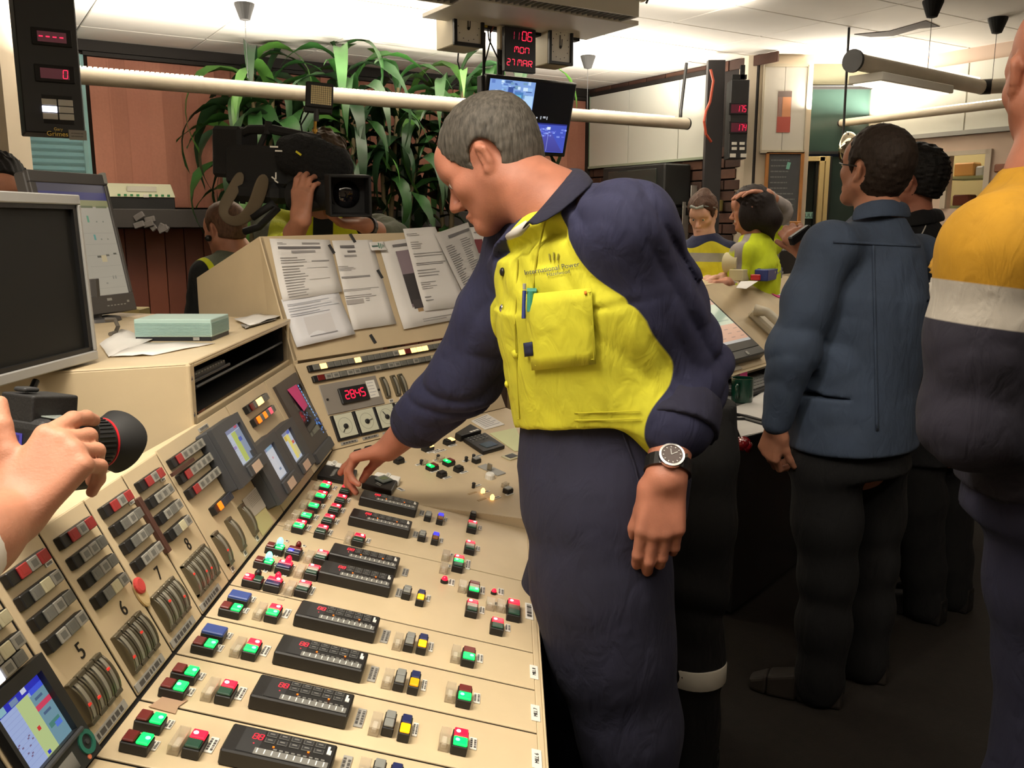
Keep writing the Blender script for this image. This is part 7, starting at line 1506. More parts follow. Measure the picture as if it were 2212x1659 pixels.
# pocket, placket, snaps, pens, tag, print
patch(sh, [(1132, 636), (1278, 622), (1288, 786), (1150, 800)], 'chest_pocket', yel, man, .0075, 6, 6, .0018)
q = MB(mat('stitch_yellow', (176, 168, 30), .8))
def stitch(pts, r=.0009, off=.0095): q.tube([Vector(march(sh, x, y, off)) for x, y in pts], r, 5, MATS['stitch_yellow'])
stitch([(1134, 645), (1276, 631)]); stitch([(1140, 650), (1156, 790), (1282, 776)]); stitch([(1274, 632), (1283, 778)]); stitch([(1118, 560), (1112, 700), (1122, 905)], .0012, .003); stitch([(1118, 905), (1250, 908), (1384, 905)], .0012, .003); stitch([(1118, 888), (1250, 892), (1384, 888)], .001, .003); stitch([(1180, 470), (1158, 560), (1150, 632)], .0016, .003)
o = q.build('stitching', man)
for (x, y, m_, r) in [(1086, 587, blackp, .0078), (1085, 666, chrome, .0078), (1113, 765, yel, .008), (1096, 830, yel, .007)]:
    p = Vector(march(sh, x, y, .001)); n_ = Vector(unit(np.array([f for f in (sh((npv(p) + np.array(e) * .004)[None])[0] - sh((npv(p) - np.array(e) * .004)[None])[0] for e in np.eye(3))]))); q = MB(m_); q.lathe([(r, 0), (r * .9, .003), (r * .4, .005)], Matrix.Translation(p) @ n_.to_track_quat('Z', 'Y').to_matrix().to_4x4(), 14, m_); q.build('snap_button', man, smooth=True)
patch(sh, [(1131, 741), (1150, 738), (1152, 768), (1134, 771)], 'tag', mat('tag_navy', (30, 36, 66), .8), man, .01, 3, 3, .001)
patch(sh, [(1262, 629), (1267, 628), (1268, 636), (1263, 637)], 'bar_tack', mat('tack_orange', (220, 120, 30), .8), man, .0105, 2, 2, .001)
def print_on(s, size_px, x, y, ang, m_, name, off=.004, parent=man, f=sh):
    me = text_mesh(s, 1, m_, 0); ca, sa = math.cos(ang), math.sin(ang)
    for v in me.vertices:
        px_, py_ = v.co.x * size_px, -v.co.y * size_px; v.co = Vector(march(f, x + px_ * ca - py_ * sa, y + px_ * sa + py_ * ca, off))
    me.update(); return inst(me, name, parent, Matrix.Identity(4))
inkn = mat('ink_navy', (52, 58, 86), .8)
print_on('International Power', 15, 1192, 580, -.16, inkn, 'lettering'); print_on('Hazelwood', 11, 1206, 590, -.14, inkn, 'lettering')
q = MB(mat('ink_dim', (150, 146, 60), .8))
for k in range(3): q.tube([Vector(march(sh, 1196 - 10 + 10 * k, 545 + 3 * abs(k - 1), .003)), Vector(march(sh, 1194 - 6 + 8 * k, 562, .003))], .0014, 5, MATS['ink_dim'])
q.build('emblem', man)
pn = mat('pen_blue', (26, 40, 110), .35); q = MB(pn); a_, b_ = Vector(march(sh, 1133, 628, .014)), Vector(march(sh, 1131, 688, .014)); q.tube([a_, b_], .0035, 8, pn); q.tube([a_ + Vector((0, 0, .012)), a_ + Vector((0, 0, .002))], .003, 8, silver); meta(q.build('pen'), 'blue pen clipped to the yellow chest pocket', 'pen')
q = MB(mat('pen_green', (60, 140, 120), .4)); a_ = Vector(march(sh, 1146, 634, .012)); q.tube([a_ + Vector((0, 0, .004)), a_ + Vector((0, 0, -.03))], .006, 10, MATS['pen_green']); q.tube([a_ + Vector((-.006, 0, .004)), a_ + Vector((.01, 0, .004))], .005, 8, MATS['pen_green']); meta(q.build('green_marker'), 'green capped marker sticking out of the yellow chest pocket', 'marker')
# rolled cuffs
for e_, w_, t0, t1, r0, nm in ((elL, wrL, .40, .56, .08, 1), (elR, wrR, .42, .62, .064, 0)):
    c = Sdf(); P0, P1 = e_ * (1 - t0) + w_ * t0, e_ * (1 - t1) + w_ * t1; ax_ = unit(P1 - P0); c.rc(P0, P1, r0, r0 * .97, .01); c.rc(P0 * .3 + P1 * .7, P1 + ax_ * .12, r0 * .84, r0 * .84, .006, 's'); c.disp.append(sinfold(ax_ + lF * .4, 40, .005, 6 + nm))
    cl = npv(P1 + ax_ * .004); cn_ = ax_
    base = c.__call__
    class Cut:
        def __init__(s, base, cl, cn): s.b, s.c, s.n = base, cl, cn
        def __call__(s, p): return np.maximum(s.b(p), np.maximum((p - s.c) @ s.n, -((p - s.c) @ s.n) - .075))
    lo, hi = c.bounds(); me, cc = nmesh('cuff', [nets(Cut(base, cl, cn_), lo, hi, .005)], navym); o = bpy.data.objects.new('cuff', me); put(o, man, Matrix.Translation(cc))
# trousers
tr = Sdf(); tr.loft([(waist + np.array([0, 0, .03]), lF, .163, .13), (hipc + np.array([0, 0, .03]), lF, .178, .148), (hipc + np.array([0, 0, -.05]), lF, .165, .14)], .05)
LP = [A(1292, 1120, 1.53), A(1300, 1260, 1.52), A(1322, 1400, 1.51), A(1358, 1560, 1.51)]; LP.append(np.array([LP[3][0] + .03, LP[3][1] + .03, .1]))
RP = [A(1262, 1120, 1.72), A(1240, 1300, 1.73), A(1250, 1450, 1.74), A(1275, 1620, 1.75)]; RP.append(np.array([RP[3][0] + .03, RP[3][1] + .03, .1]))
tr.chain(LP, [.126, .118, .104, .088, .085], .06); tr.chain(RP, [.1, .1, .095, .086, .082], .06)
tr.disp += [sinfold([.9, -.3, .25], 55, .006, 7, gate_of(hipc, .1, .4)), sinfold([1, .4, .15], 38, .005, 3), sinfold([.6, .2, 1], 70, .006, 33, gate_of(LP[1] + np.array([-.1, 0, 0]), .05, .2))]
grow(tr, .0075, 'work_trousers', navym, man)
ft['L'] = (LP[0], LP[3], LP[4]); ft['R'] = (RP[0], RP[3], RP[4])
q = MB(navym); q.tube([Vector(march(tr, 1345, 935, .003)), Vector(march(tr, 1372, 1010, .003)), Vector(march(tr, 1384, 1060, .003))], .002, 6, navym); q.build('pocket_seam', man)
q = MB(mat('boot_black', (24, 22, 22), .5))
for k in 'LR': an = ft[k][2]; simple_foot(q, an, an + np.append(nF[:2], 0) * .2, MATS['boot_black'])
o = q.build('boots', man); bevel(o, .012, 3)
# watch
wa = unit(elL - wrL); W0 = wrL + wa * .022; q = MB(blackp); ring = []
n0 = unit(np.cross(wa, [0, 0, 1.])); n1 = np.cross(wa, n0)
wt = thing('wristwatch', 'steel wristwatch on a black strap on the left wrist of the man', 'watch', W0)
for k in range(25): a_ = 2 * math.pi * k / 24; ring.append(W0 + (n0 * math.cos(a_) + n1 * math.sin(a_)) * .0355)
vs = []
for p in ring:
    rd = unit(p - W0)
    for (dx, dr_) in ((-.011, 0), (.011, 0), (.011, .004), (-.011, .004)): vs.append(Vector(p + wa * dx + rd * dr_))
q.add(vs, [(4 * i + k, 4 * i + (k + 1) % 4, 4 * i + 4 + (k + 1) % 4, 4 * i + 4 + k) for i in range(24) for k in range(4)], blackp); q.build('strap', wt)
toc = unit(npv(EYE) - W0); toc = unit(toc - wa * (toc @ wa) + np.array([.1, 0, .1])); zf = Vector(toc); Mw = zf.to_track_quat('Z', 'Y').to_matrix().to_4x4(); Mw.translation = Vector(W0 + toc * .034)
q = MB(chrome); q.lathe([(.021, 0), (.022, .004), (.021, .009), (.0175, .0095), (.0172, .008)], Mw, 26, chrome); q.box(Mw @ Vector((.024, 0, .005)), (.004, .005, .005), chrome); q.build('case', wt, ang=40)
q = MB(mat('watch_face', (60, 44, 42), .3)); q.lathe([(.0172, .0082), (.001, .0084)], Mw, 24, MATS['watch_face']); 
for k in range(12): a_ = k * math.pi / 6; q.box(Mw @ Vector((.014 * math.cos(a_), .014 * math.sin(a_), .0089)), (.0025, .0015, .0006), silver, M=Mw.to_3x3().to_4x4() @ Matrix.Rotation(a_, 4, 'Z'))
q.box(Mw @ Vector((.004, .002, .0091)), (.012, .0014, .0005), silver, M=Mw.to_3x3().to_4x4() @ Matrix.Rotation(.4, 4, 'Z')); q.box(Mw @ Vector((-.001, .005, .0091)), (.0014, .011, .0005), silver, M=Mw.to_3x3().to_4x4()); q.build('dial', wt)

# ================================================================ the other people
def up_(v, z): return v + np.array([0, 0, z])
def figure(label, loc, head, neck, chest, waist, hip, l, arms, legs, shirt, trousers, skin, hairm, hairkw, sc=1.0, attrs=None, hem=None, tw=(.19, .13), boots=None, h=.009, sleeve=.066, cuff_t=.9, eyes=True, longhair=None, trousers_h=.011, shoes=True, vis_hands=True, belly=1.0, folds=1.0):
    """standing person: one skin mesh under a shirt, trousers and shoes; arms = [(shoulder, elbow, wrist, hand direction, palm normal, thumb side, curls)]"""
    t = thing('person', label, 'person', (hip[0], hip[1], 0)); l = unit(l)
    g = head.sdf(neck, .056 * sc); g.rc(neck, neck * .75 + chest * .25, .06 * sc, .05, .03); parts = [nets(g, *g.bounds(), .0052 if sc else .006)]
    core = Sdf(); core.chain([neck, chest, waist, hip], [.05, .085, .085, .09], .02)
    for a in arms: core.chain([chest, a[0], a[1], a[2]], [.06, .034, .03, .024], .015)
    for p in legs: core.chain([hip, *p[:3]], [.09, .075, .05, .038], .03)
    parts.append(nets(core, *core.bounds(), .016))
    for (s_, e_, w_, hdv, pn, ts, cu) in arms:
        gh = Sdf(); gh.chain([e_ * .35 + w_ * .65, w_], [.036, .029], .02)
        if hdv is not None: hand(gh, w_, hdv, pn, ts, cu, unit(hdv) + unit(pn) * .5 + np.cross(unit(hdv), unit(pn)) * ts * .5, 1.0)
        parts.append(nets(gh, *gh.bounds(), .0048))
    me, c = nmesh('body', parts, skin); o = bpy.data.objects.new('body', me); put(o, t, Matrix.Translation(c))
    if hairm is not None:
        hh = head.hair(**hairkw); lo, hi = hh.bounds()
        if longhair is not None:
            class LH:
                def __call__(s, p): return smin(hh(p), longhair(p), .012)
            L_, H_ = longhair.bounds(); lo, hi = np.minimum(lo, L_), np.maximum(hi, H_); fn = LH()
        else: fn = hh
        me, c = nmesh('hair', [nets(fn, lo, hi, .0055)], hairm); o = bpy.data.objects.new('hair', me); put(o, t, Matrix.Translation(c))
    if eyes: head.eyes(t); head.brows(t, hairm or skin)
    sh_ = Sdf(); hemz = hip[2] - .06 if hem is None else hem
    lo_c = hip.copy(); lo_c[2] = hemz - .05
    sh_.loft([(lo_c, l, tw[0] * 1.0 * belly, tw[1] * 1.08 * belly), (waist, l, tw[0] * .95 * belly, tw[1] * belly), (chest, l, tw[0] * 1.03, tw[1] * 1.06), (chest * .4 + neck * .6, l, tw[0] * .8, tw[1] * .8), (neck, l, .07, .068)], .03)
    for a in arms:
        cf = a[1] * (1 - cuff_t) + a[2] * cuff_t; sh_.rc(neck * .7 + chest * .3, a[0], .06, sleeve * .95, .05); sh_.chain([a[0], (a[0] + a[1]) / 2, a[1], cf], [sleeve, sleeve, sleeve * .93, sleeve * .62], .03)
        if folds: ax = unit(a[1] - a[0]); sh_.disp.append(sinfold(ax + l * .5, 80, .011 * folds, int(abs(a[0][0]) * 50) + 3, (lambda c: lambda p: np.clip((.24 - np.linalg.norm(p - c, axis=1)) / .14, 0, 1))(a[1])))
    if folds: sh_.disp += [sinfold(l + np.array([0, 0, .2]), 42, .009 * folds, 5), sinfold([.4, .3, 1], 55, .009 * folds, 11, lambda p: np.clip((.36 - np.linalg.norm(p - waist, axis=1)) / .2, 0, 1))]
    hs = Hem(sh_, [(np.array([0, 0, hemz]), np.array([0, 0, -1.]), 0)] )
    class HS:
        def __call__(s, p):
            d = sh_(p); near = (np.abs((p - hip) @ l) < tw[0] * belly + .03) & (np.linalg.norm((p - hip)[:, :2], axis=1) < .3) & ~np.any([RC(p, a[1], a[2], .1, .08) < 0 for a in arms] or [np.zeros(len(p), bool)], axis=0)
            return np.where(near, np.maximum(d, hemz - p[:, 2]), d)
        def bounds(s): return sh_.bounds()
    o = grow(HS(), h, 'shirt', shirt, t, attrs(locals()) if attrs else None)
    if legs:
        tr_ = Sdf(); tr_.loft([(up_(hip, .1), l, tw[0] * .88, tw[1] * .95), (up_(hip, -.03), l, tw[0] * .93, tw[1] * 1.05)], .05)
        for p in legs: tr_.chain([p[0], (p[0] + p[1]) / 2, p[1], (p[1] + p[2]) / 2, up_(p[2], -.03)], [.1, .09, .075, .07, .072], .05)
        if folds: tr_.disp.append(sinfold([.4, .3, 1], 45, .007 * folds, 9))
        grow(tr_, trousers_h, 'trousers', trousers, t)
        if shoes:
            q = MB(boots or mat('boot_black', (24, 22, 22), .5))
            for p in legs: fd = p[3] if len(p) > 3 else np.array([0, 1, 0]); simple_foot(q, p[2], p[2] + np.append(unit(fd[:2]), 0) * .2, boots or MATS['boot_black'])
            bevel(q.build('shoes', t), .012, 3)
    return t, sh_
relaxed = [(.3, .45, .3), (.35, .5, .3), (.4, .55, .35), (.45, .6, .4)]; fist = [(.9, 1.2, .8), (1, 1.3, .8), (1.05, 1.3, .8), (1.1, 1.3, .8)]
dn = np.array([0, 0, -1.])
# ---- man in the blue denim shirt, back turned, looking up and left
fB = np.array([-.66, .75, 0]); lB = np.array([-.75, -.66, 0]); hb = Head(A(1890, 368, 2.52), (-.4, .92), math.radians(-14), 0, .93)
denim = regions('denim_shirt', (60, 73, 94), [], .9, 700, bmp=.35); blackt = regions('black_trousers', (9, 9, 12), [], .9, 900); bootb = mat('shoe_taupe', (38, 32, 28), .7)
hipB = A(1838, 985, 2.5); kl, al = A(1785, 1200, 2.42), None
def leg(hx, kx, ax, Y, zA=.085, fd=(-.8, .4)):
    a = A(ax, 1400, Y); a[2] = zA; hp = A(hx, 1010, Y); k = hp * .5 + a * .5; k[0] = A(kx, 1200, Y)[0]; return [hp, k, a, np.array([fd[0], fd[1], 0])]
t, shB = figure('man in a blue denim shirt seen from behind, dark hair, looking up to the left', None, hb, A(1898, 470, 2.5), A(1875, 640, 2.5), A(1845, 840, 2.5), hipB, lB,
    [(A(1790, 535, 2.36), A(1712, 760, 2.36), A(1676, 925, 2.40), dn * .8 + np.array([-.1, .25, 0]), np.array([.8, .5, 0]), 1, [(.6, .9, .6), (.7, 1, .6), (.75, 1, .6), (.8, 1, .6)]),
     (A(1985, 560, 2.68), A(1900, 690, 2.92), A(1752, 548, 2.86), np.array([-.5, .2, .6]), np.array([.3, .9, .1]), 1, fist)],
    [leg(1785, 1790, 1775, 2.44), leg(1885, 1880, 1870, 2.58)], denim, blackt, SKIN2, hair_mat('hair_dark_brown', (44, 34, 28)), dict(thick=.012, hl=.09, side=-.03, nape=-.095, seed=2, rough=.002, freq=190), 1.0, hem=A(1830, 975, 2.4)[2], tw=(.205, .15), boots=bootb, h=.0075, sleeve=.068, belly=1.08, folds=.7)
patch(shB, [(1800, 519), (1988, 529), (1988, 534), (1800, 525)], 'yoke_seam', denim, t, .0015, 16, 2, .0015); patch(shB, [(1884, 530), (1889, 530), (1898, 930), (1892, 930)], 'back_pleat', denim, t, .0015, 2, 24, .0015)
ribbon([A(1848, 448, 2.44), A(1880, 432, 2.42), A(1930, 430, 2.44), A(1958, 440, 2.52)], [A(1836, 482, 2.42), A(1872, 470, 2.39), A(1935, 466, 2.4), A(1972, 474, 2.5)], 'collar', denim, t, .005)
q = MB(blackp); q.box(A(1728, 508, 2.84), (.03, .02, .09), blackp, .004, M=Matrix.Rotation(.5, 4, 'Z') @ Matrix.Rotation(1.1, 4, 'Y')); meta(q.build('phone'), 'black phone held up by the man in the blue denim shirt', 'phone')
q = MB(blackp); G = lambda f, l_, u: Vector(hb.w(f, l_, u)); q.tube([G(-.01, .083, .012), G(.05, .08, .006), G(.085, .062, .004)], .002, 6, blackp); meta(q.build('glasses', t))
# ---- dark haired man in a black polo, beyond him
hc = Head(A(1974, 396, 3.05), (-.7, .7), math.radians(-8), 0, .9); lC = np.array([-.7, -.7, 0])
polo = regions('black_polo', (16, 17, 22), [], .85, 900)
t, shC = figure('man with short spiky black hair in a black polo shirt, behind the blue shirt', None, hc, A(1972, 478, 3.05), A(1985, 630, 3.05), A(2000, 830, 3.05), A(2005, 950, 3.05), lC,
    [(A(1920, 545, 2.95), A(1915, 740, 2.95), A(1925, 900, 3.0), dn, np.array([.7, .5, 0]), 1, relaxed), (A(2050, 545, 3.2), A(2060, 740, 3.2), A(2050, 900, 3.15), dn, np.array([-.7, .3, 0]), -1, relaxed)],
    [leg(1975, 1980, 1990, 3.0, fd=(-.5, .6)), leg(2040, 2040, 2045, 3.1, fd=(-.5, .6))], polo, blackt, SKIN, hair_mat('hair_black', (22, 20, 19)), dict(thick=.009, hl=.075, side=-.012, nape=-.05, seed=5, rough=.004, freq=230, top=.012), 1.0, cuff_t=.1, h=.01)
q = MB(white); q.tube([Vector(march(shC, x, y, .003)) for x, y in [(2006, 470), (1998, 492), (1988, 512)]], .0022, 6, white); q.build('white_piping', t)
ribbon([A(1945, 470, 3.0), A(1975, 455, 2.98), A(2010, 450, 3.0), A(2030, 452, 3.08)], [A(1940, 492, 2.98), A(1980, 488, 2.95), A(2020, 482, 2.97), A(2045, 478, 3.06)], 'collar', polo, t, .006)
# ---- big man at the right edge: yellow and navy work shirt with a silver band
he = Head(A(2300, 160, 1.4), (.15, .99), math.radians(2), 0, .98); lE = np.array([-.8, -.6, 0])
sE, eE, wE = A(2158, 545, 1.27), A(2104, 905, 1.30), A(2235, 1005, 1.42)
def attE(L):
    def yel_(p):
        z0 = A(2100, 625, 1.2)[2]; return p[:, 2] - z0 + (p - sE) @ np.array([.12, .0, 0])
    return {'band': lambda p: np.clip(yel_(p) + .058, -.05, .05), 'yellow': lambda p: np.clip(yel_(p), -.05, .05)}
shm = regions('shirt_navy_amber', (36, 34, 48), [('band', (176, 170, 160)), ('yellow', (176, 130, 22))], .85, 900)
t, shE = figure('bald man at the right edge, amber and navy work shirt with silver band', None, he, A(2275, 375, 1.38), A(2262, 560, 1.4), A(2290, 880, 1.45), A(2300, 1060, 1.46), lE,
    [(sE, eE, wE, np.array([.6, .5, .25]), np.array([-.3, .6, -.3]), 1, relaxed), (A(2400, 520, 1.58), A(2420, 880, 1.6), A(2300, 1000, 1.7), np.array([-.5, .4, .2]), np.array([-.3, .8, 0]), -1, relaxed)],
    [[A(2268, 1100, 1.4), A(2262, 1420, 1.42), np.array([A(2262, 1420, 1.42)[0], 1.44, .09]), np.array([-.6, .8, 0])], [A(2360, 1100, 1.55), A(2350, 1420, 1.56), np.array([A(2350, 1420, 1.56)[0], 1.58, .09]), np.array([-.6, .8, 0])]], shm, navym, SKIN, None, {}, 1.0, attrs=attE, hem=A(2290, 1040, 1.45)[2], tw=(.2, .15), h=.0065, sleeve=.079, cuff_t=.62, folds=.35)
for lid in [o for o in t.children if o.name.startswith('eyebrows')]: pass
# ---- person bending behind the operator, black trousers with reflective cuffs
hf = Head(A(1255, 600, 2.35), (-.9, .2), math.radians(35), 0, 1.0)
beigeS = regions('beige_shirt', (150, 140, 124), [], .9, 900)
hF_ = A(1490, 950, 2.2)
lgF = [[A(1503, 1000, 2.1), A(1503, 1250, 2.08), np.array([A(1500, 1500, 2.06)[0], 2.07, .09]), np.array([-.9, .3, 0])], [A(1500, 1000, 2.3), A(1490, 1250, 2.32), np.array([A(1470, 1420, 2.34)[0], 2.34, .09]), np.array([-.9, .3, 0])]]
t, shF = figure('person bending behind the operator, black trousers with silver cuff bands', None, hf, A(1315, 650, 2.3), A(1400, 720, 2.28), A(1468, 850, 2.24), hF_, np.array([.1, -1, 0]),
    [(A(1370, 700, 2.1), A(1330, 850, 2.1), A(1280, 920, 2.15), np.array([-1, 0, -.2]), dn, 1, relaxed)], lgF, beigeS, blackt, SKIN2, hair_mat('hair_brown', (60, 44, 32)), dict(seed=3), 1.0, hem=hF_[2] + .005, tw=(.15, .115), h=.012, belly=.95, sleeve=.05)
z0, z1 = A(1500, 1492, 2.0)[2], A(1500, 1452, 2.0)[2]
for p in lgF:
    q = MB(mat('reflective_silver', (214, 210, 200), .5)); c_ = Vector((p[2][0], p[2][1], 0)); q.lathe([(.078, z0), (.0795, z0 + .003), (.0795, z1 - .003), (.078, z1)], Matrix.Translation(c_), 28, MATS['reflective_silver']); q.build('reflective_band', t, ang=40)
# ---- two women at the far counter
hw = Head(A(1518, 462, 5.0), (-.5, -.86), math.radians(24), 0, .9); hbr = hair_mat('hair_auburn', (66, 44, 32))
lh = Sdf(); lh.el(hw.w(-.06, 0, .1), (.04, .035, .04), None, .02); lh.rc(hw.w(-.08, -.02, .02), hw.w(-.1, -.03, -.12), .04, .02, .03)
def att1(L):
    zc = A(1530, 528, 5.0)[2]; return {'navy': lambda p: np.clip(p[:, 2] - zc - .02 * np.sin(p[:, 0] * 30), -.05, .05), 'band': lambda p: np.clip(.024 - np.abs(p[:, 2] - A(1530, 556, 4.9)[2]), -.05, .05)}
ywm = regions('yellow_shirt_navy_collar', (206, 196, 40), [('band', (150, 146, 140)), ('navy', (34, 40, 72))], .85, 900)
t, _ = figure('woman in a yellow work shirt with clear glasses pushed up on her hair, reading', None, hw, A(1523, 510, 5.0), A(1527, 575, 5.0), A(1530, 680, 5.0), A(1530, 760, 5.0), np.array([.86, -.5, 0]),
    [(A(1578, 545, 4.92), A(1590, 640, 4.85), A(1560, 600, 4.7), np.array([-.7, -.5, 0]), np.array([0, -.3, -.9]), 1, relaxed), (A(1480, 542, 5.1), A(1480, 640, 4.95), A(1530, 605, 4.75), np.array([.6, -.6, 0]), np.array([0, -.3, -.9]), -1, relaxed)],
    [[A(1540, 790, 5.0), A(1540, 860, 5.0), np.array([A(1540, 800, 5.0)[0], 5.0, .09]), np.array([-.4, -.8, 0])], [A(1515, 790, 5.05), A(1515, 860, 5.05), np.array([A(1515, 800, 5.05)[0], 5.05, .09]), np.array([-.4, -.8, 0])]], ywm, blackt, SKINF, hbr, dict(thick=.012, hl=.066, side=-.03, nape=-.07, seed=6, rough=.003), .9, attrs=att1, hem=.95, tw=(.165, .11), h=.011, sleeve=.055, longhair=lh)
q = MB(clear); G = lambda f, l_, u: Vector(hw.w(f, l_, u)); q.tube([G(.085, -.04, .085), G(.1, 0, .08), G(.085, .04, .085)], [.01, .006, .01], 8, mat('glasses_clear', (190, 200, 196), .1, trans=.5)); q.tube([G(.08, .045, .085), G(.02, .085, .05), G(-.02, .088, .02)], .003, 6, MATS['glasses_clear']); q.tube([G(.08, -.045, .085), G(.02, -.085, .05), G(-.02, -.088, .02)], .003, 6, MATS['glasses_clear']); meta(q.build('safety_glasses'), 'clear safety glasses on the hair of the woman in yellow', 'glasses')
hx = Head(A(1622, 452, 4.8), (-.9, .42), math.radians(8), 0, .93); hdk = hair_mat('hair_very_dark', (30, 22, 20))
lh = Sdf(); lh.chain([hx.w(-.06, 0, .03), hx.w(-.09, 0, -.07), A(1655, 515, 4.82), A(1664, 548, 4.8)], [.075, .07, .035, .012], .03); lh.el(hx.w(.0, .05, -.03), (.06, .04, .09), None, .03)
def att2(L):
    lX = unit(np.array([-.5, -.86, 0])); c0 = A(1640, 560, 4.8); lat = lambda p: (p - c0) @ np.array([.86, -.5, 0])
    ar = lambda p: np.minimum(RC(p, A(1598, 545, 4.66), A(1590, 640, 4.66), .075, .07), RC(p, A(1672, 530, 4.95), A(1700, 470, 5.0), .075, .07))
    return {'vest': lambda p: np.clip(np.minimum(ar(p) + .02, A(1640, 512, 4.8)[2] + .06 - p[:, 2]), -.05, .05), 'stripe': lambda p: np.clip(.02 - np.abs(lat(p) + .045), -.05, .05) * (ar(p) > -.03)}
vst = regions('grey_top_yellow_vest', (150, 142, 138), [('vest', (208, 224, 30)), ('stripe', (148, 140, 138))], .8, 900)
t, _ = figure('dark long haired woman in a lime yellow vest, one hand on her head', None, hx, A(1628, 508, 4.8), A(1636, 575, 4.8), A(1640, 680, 4.8), A(1640, 760, 4.8), np.array([-.5, -.86, 0]),
    [(A(1600, 548, 4.66), A(1592, 640, 4.66), A(1570, 610, 4.5), np.array([-.8, -.3, 0]), np.array([0, 0, -1.]), 1, relaxed), (A(1668, 530, 4.95), A(1690, 455, 4.9), A(1657, 419, 4.76), np.array([-1, -.1, .12]), np.array([0, -.1, -1.]), -1, [(.3, .3, .2)] * 4)],
    [[A(1650, 790, 4.8), A(1650, 860, 4.8), np.array([A(1650, 800, 4.8)[0], 4.8, .09]), np.array([-.8, .4, 0])], [A(1625, 790, 4.75), A(1625, 860, 4.75), np.array([A(1625, 800, 4.75)[0], 4.75, .09]), np.array([-.8, .4, 0])]], vst, blackt, SKIN2, hdk, dict(thick=.014, hl=.07, side=-.08, nape=-.12, seed=8, rough=.004), .9, attrs=att2, hem=.95, tw=(.165, .11), h=.011, sleeve=.055, longhair=lh, cuff_t=.8)
# ---- cameraman behind the paper cabinet
hm = Head(A(698, 372, 3.25), (.12, -1), math.radians(4), 0, 1.0); olive = (96, 100, 84)
rE, rW = A(606, 556, 3.0), A(652, 474, 2.84); lE2, lW = A(850, 520, 3.25), A(790, 488, 3.02)
def att3(L):
    c0 = A(700, 540, 3.2); return {'vest': lambda p: np.clip(np.minimum(np.minimum(.17 - np.abs((p - c0) @ np.array([1., .1, 0])), np.abs((p - c0) @ np.array([1., .1, 0])) - .035), np.minimum(RC(p, A(580, 500, 3.25), rE, .08, .08), RC(p, A(812, 505, 3.35), lE2, .08, .08)) + .02), -.05, .05), 'dark': lambda p: np.clip(.035 - np.abs((p - c0) @ np.array([1., .1, 0])), -.05, .05)}
olm = regions('khaki_jacket_vest', olive, [('vest', (206, 214, 30)), ('dark', (30, 36, 34))], .9, 700)
t, shM = figure('cameraman in a khaki jacket and yellow vest shouldering a television camera', None, hm, A(700, 478, 3.28), A(702, 560, 3.28), A(705, 720, 3.3), A(705, 840, 3.3), np.array([1., .12, 0]),
    [(A(812, 505, 3.32), lE2, lW, np.array([-.8, -.35, .1]), np.array([0, -.2, 1.]), 1, [(.5, .7, .4)] * 4), (A(585, 490, 3.24), rE, rW, np.array([.05, .1, 1.]), np.array([.35, .9, 0]), 1, [(.35, .5, .4), (.4, .6, .4), (.45, .65, .4), (.5, .7, .4)])],
    [[A(740, 870, 3.3), A(740, 1000, 3.3), np.array([A(740, 870, 3.3)[0], 3.3, .09]), np.array([0, -1., 0])], [A(670, 870, 3.3), A(670, 1000, 3.3), np.array([A(670, 870, 3.3)[0], 3.3, .09]), np.array([0, -1., 0])]], olm, blackt, SKIN2, hair_mat('hair_mid_brown', (74, 58, 42)), dict(thick=.014, hl=.06, side=-.02, nape=-.06, seed=9, rough=.006, top=.012), 1.0, attrs=att3, h=.01, sleeve=.066, cuff_t=.42, hem=.9)
q = MB(blackp); q.tube([Vector(lW + (lE2 - lW) * .0), Vector(lW + (lE2 - lW) * .09)], .037, 14, blackp); meta(q.build('black_wristwatch'), 'black watch on the wrist of the cameraman', 'watch')
# the television camera
cx = Vector((.985, -.17, -.02)).normalized()
def K(x, y, Y=3.0): return atY(x, y, Y)
TC = thing('television_camera', 'black shoulder television camera with a square lens hood and lamp panel', 'camera', K(640, 390))
cv = Vector((.93, -.36, -.06)).normalized(); cs = cv.cross(UPZ).normalized(); cu2 = cs.cross(cv); MC = Matrix((cv, cs, cu2)).transposed().to_4x4()
cblk = mat('camera_black', (17, 17, 18), .75, bump=(150, .3))
q = MB(cblk); q.box(K(566, 362, 3.05), (.24, .11, .14), cblk, .02, M=MC); q.box(K(508, 330, 3.12), (.12, .11, .17), cblk, .012, M=MC); q.box(K(560, 415, 3.02), (.2, .1, .07), cblk, .02, M=MC); q.build('camera_body', TC)
q = MB(cblk); q.tube([K(500, 300, 3.1), K(540, 280, 3.06), K(590, 280, 3.02), K(690, 300, 2.96)], [.014, .016, .016, .014], 10, cblk); q.tube([K(580, 262, 3.02), K(578, 290, 3.02)], .012, 8, cblk); q.tube([K(575, 285, 3.03), K(555, 330, 3.03), K(528, 390, 3.04), K(524, 440, 3.04)], .01, 8, cblk); q.build('carry_handle', TC)
q = MB(mat('furry_black', (12, 12, 13), .95, bump=(90, 1., .02))); 
for i in range(5): q.lathe([(.02, -.09), (.06, -.06), (.072, 0), (.06, .06), (.02, .09)], Matrix.Translation(K(650 + i * 14, 335 + 6 * i, 2.95)) @ MC @ Matrix.Rotation(math.pi / 2, 4, 'Y') @ Matrix.Rotation(i, 4, 'Z'), 14, MATS['furry_black'])
q.build('rain_cover', TC, smooth=True)
q = MB(cblk); q.tube([K(640, 425, 2.98), K(700, 420, 2.92), K(735, 418, 2.88)], [.055, .05, .045], 18, cblk); q.build('lens_barrel', TC, ang=40)
lo_ = K(752, 422, 2.84); fx = Vector((.35, -.93, -.08)).normalized(); fs = fx.cross(UPZ).normalized(); MH = Matrix((fs, UPZ, -fx)).transposed().to_4x4()
